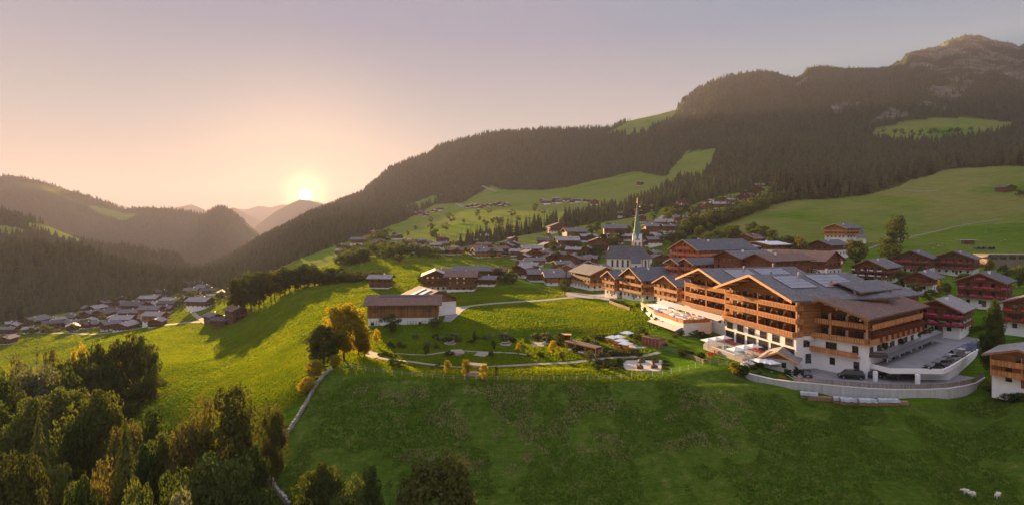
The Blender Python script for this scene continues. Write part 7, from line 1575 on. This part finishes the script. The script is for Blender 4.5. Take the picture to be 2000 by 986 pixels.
# planting on the terrace over the cars
for i in range(26):
    p = Vector((86, 128.8)) + Vector((.779, .627))*(1.5+i*1.5) + Vector((-.627, .779))*random.uniform(1.6, 5.5); shrub(p.x, p.y, ZC-29.33, 1.0, random.uniform(1.2, 2.3), random.choice(['leaf_green', 'leaf_olive', 'leaf_dark']), f'potted green shrub on the planted terrace, {ORD[i]} from the near end', 'terrace planting')
for i in range(4):
    p = Vector((86, 128.8)) + Vector((.779, .627))*(4+i*7.5) + Vector((-.627, .779))*4.2; o = empty('parasol', (p.x, p.y, ZC-29.34), 0, f'closed pale parasol on the planted terrace, {ORD[i]} from the near end', 'parasol', 'closed parasols on the planted terrace')
    MB().bar((0, 0, 0), (0, 0, 2.6), .04, 5).build('pole', 'metal', o); MB().cone(0, 0, 1.0, 2.7, .22, .04, 8).build('folded_canopy', 'white_fab', o)
# alpine meadow rough patches: stones and tufts on the pasture
def tufts(name, n, poly, ymax, mat, lo, hi, label, seed, thr=-.15, sc=9):
    r = np.random.default_rng(seed); Xs = []; Ys = []
    while sum(map(len, Xs)) < n:
        X = r.uniform(-60, 130, 20000); Y = r.uniform(84, ymax, 20000); px = PX0 + F*X/Y; Z = hgt(X, Y); py = PY0 - (Z-ZC)/Y*F
        jt = fnoise(X, Y, 14, 5, 3)*45 + r.normal(0, 8, len(X)); k = inpoly(px+jt, py+jt*.6, poly) & (fnoise(X, Y, sc, seed, 3) > thr) & inpoly(px, py, PAST); Xs.append(X[k]); Ys.append(Y[k])
    X = np.concatenate(Xs)[:n]; Y = np.concatenate(Ys)[:n]; Z = hgt(X, Y); V = []
    for b in range(4):
        a = r.uniform(0, 6.28, n); h = r.uniform(lo, hi, n); w = h*.22; lean = r.uniform(0, .5, n)*h; cx = X+r.uniform(-.15, .15, n); cy = Y+r.uniform(-.15, .15, n)
        V.append(np.stack([np.stack([cx-np.cos(a)*w, cy-np.sin(a)*w, Z-.03], -1), np.stack([cx+np.cos(a)*w, cy+np.sin(a)*w, Z-.03], -1), np.stack([cx-np.sin(a)*lean, cy+np.cos(a)*lean, Z+h], -1)], 1))
    V = np.concatenate(V).reshape(-1, 3); tag(link(name, mesh_np(name, V, np.arange(len(V)).reshape(-1, 3), M[mat])), label, 'grass', kind='stuff')
M['tuft_green'] = leafy('pasture_grass', (0.05, 0.10, 0.012), (0.085, 0.15, 0.02), (0.14, 0.19, 0.035), .4); M['tuft_dry'] = leafy('dry_seed_heads', (0.18, 0.17, 0.07), (0.32, 0.29, 0.15), (0.48, 0.43, 0.26), .4)
def sward(n, seed):
    '''standing grass of the open meadows: upright blades that catch the low sun'''
    r = np.random.default_rng(seed); px = r.uniform(-70, 1420, n); Y = np.exp(r.uniform(math.log(128), math.log(560), n)); X = (px-PX0)/F*Y
    i, j = gidx(px, Y); Z = hgt(X, Y); py = PY0-(Z-ZC)/Y*F
    pj = px + r.normal(0, 14, n)
    k = visible(X, Y, 3) & ~wood_mask(px, py, Y) & (fnoise(X, Y, 18, 91, 3) + r.normal(0, .35, n) > -.45) & ~((pj > 1262) & (Y < 235)) & ~((pj > 1180) & (Y > 232) & (Y < 420)) & ~((pj > 1000) & (Y > 320) & (Y < 470)) & ~inpoly(px, py, PAST)
    for pts, w in ROADS:
        c = pts.mean(0); rad = np.abs(pts-c).max()+w+3; m = k & (np.abs(X-c[0]) < rad) & (np.abs(Y-c[1]) < rad); ii = np.nonzero(m)[0]
        if len(ii):
            d = np.full(len(ii), 1e9)
            for p in pts: d = np.minimum(d, (X[ii]-p[0])**2+(Y[ii]-p[1])**2)
            k[ii[d < (w+.35)**2]] = False
    for P_ in PATCHES: k &= ~inpoly(X, Y, P_)
    X, Y, Z = X[k], Y[k], Z[k]; n = len(X); V = []
    for b in range(2):
        a = r.uniform(0, 6.28, n); w = Y*.0021*r.uniform(.5, 1.1, n); h = r.uniform(.16, .34, n)*(1+Y/900); l = r.uniform(-.25, .25, n)*w
        V.append(np.stack([np.stack([X-np.cos(a)*w, Y-np.sin(a)*w, Z-.04], -1), np.stack([X+np.cos(a)*w, Y+np.sin(a)*w, Z-.04], -1), np.stack([X+l, Y+l, Z+h], -1)], 1))
    V = np.concatenate(V).reshape(-1, 3); tag(link('meadow_grass', mesh_np('meadow_grass', V, np.arange(len(V)).reshape(-1, 3), M['sward'])), 'standing green grass of the mown and sunlit meadows', 'grass', kind='stuff'); print('sward', n)
M['sward'] = leafy('meadow_sward', (0.10, 0.17, 0.006), (0.155, 0.22, 0.008), (0.23, 0.26, 0.014), .45); M['sward'].node_tree.nodes['Noise Texture'].inputs['Scale'].default_value = 0.09
PAST = [(500,1000),(560,850),(600,790),(645,730),(760,738),(900,748),(1100,750),(1250,744),(1370,720),(1440,740),(1560,785),(1750,800),(1900,785),(2010,760),(2010,1000)]
tufts('grass_tufts', 26000, PAST, 142, 'tuft_green', .18, .42, 'rough green grass tufts covering the shaded pasture', 3)
tufts('dry_grass', 5500, [(700,760),(1150,755),(1500,790),(1560,860),(1200,900),(850,940),(700,850)], 138, 'tuft_dry', .18, .42, 'dry pale grass and seed heads on the pasture', 4, .12, 3.5)
sward(420000, 8)
# things that would still share a label get their place in the row
from collections import defaultdict
dd = defaultdict(list)
for o in col.objects:
    if o.parent is None and o.get('category') and o.get('label') and not o.get('kind'): dd[o['label']].append(o)
for l, os_ in dd.items():
    if 1 < len(os_) <= 53 and len(l.split()) <= 13:
        os_.sort(key=lambda o: o.location.x/max(1, o.location.y))
        for i, o in enumerate(os_): o['label'] = f'{l}, {ORD[i]} from left'
print('objects', len(col.objects))
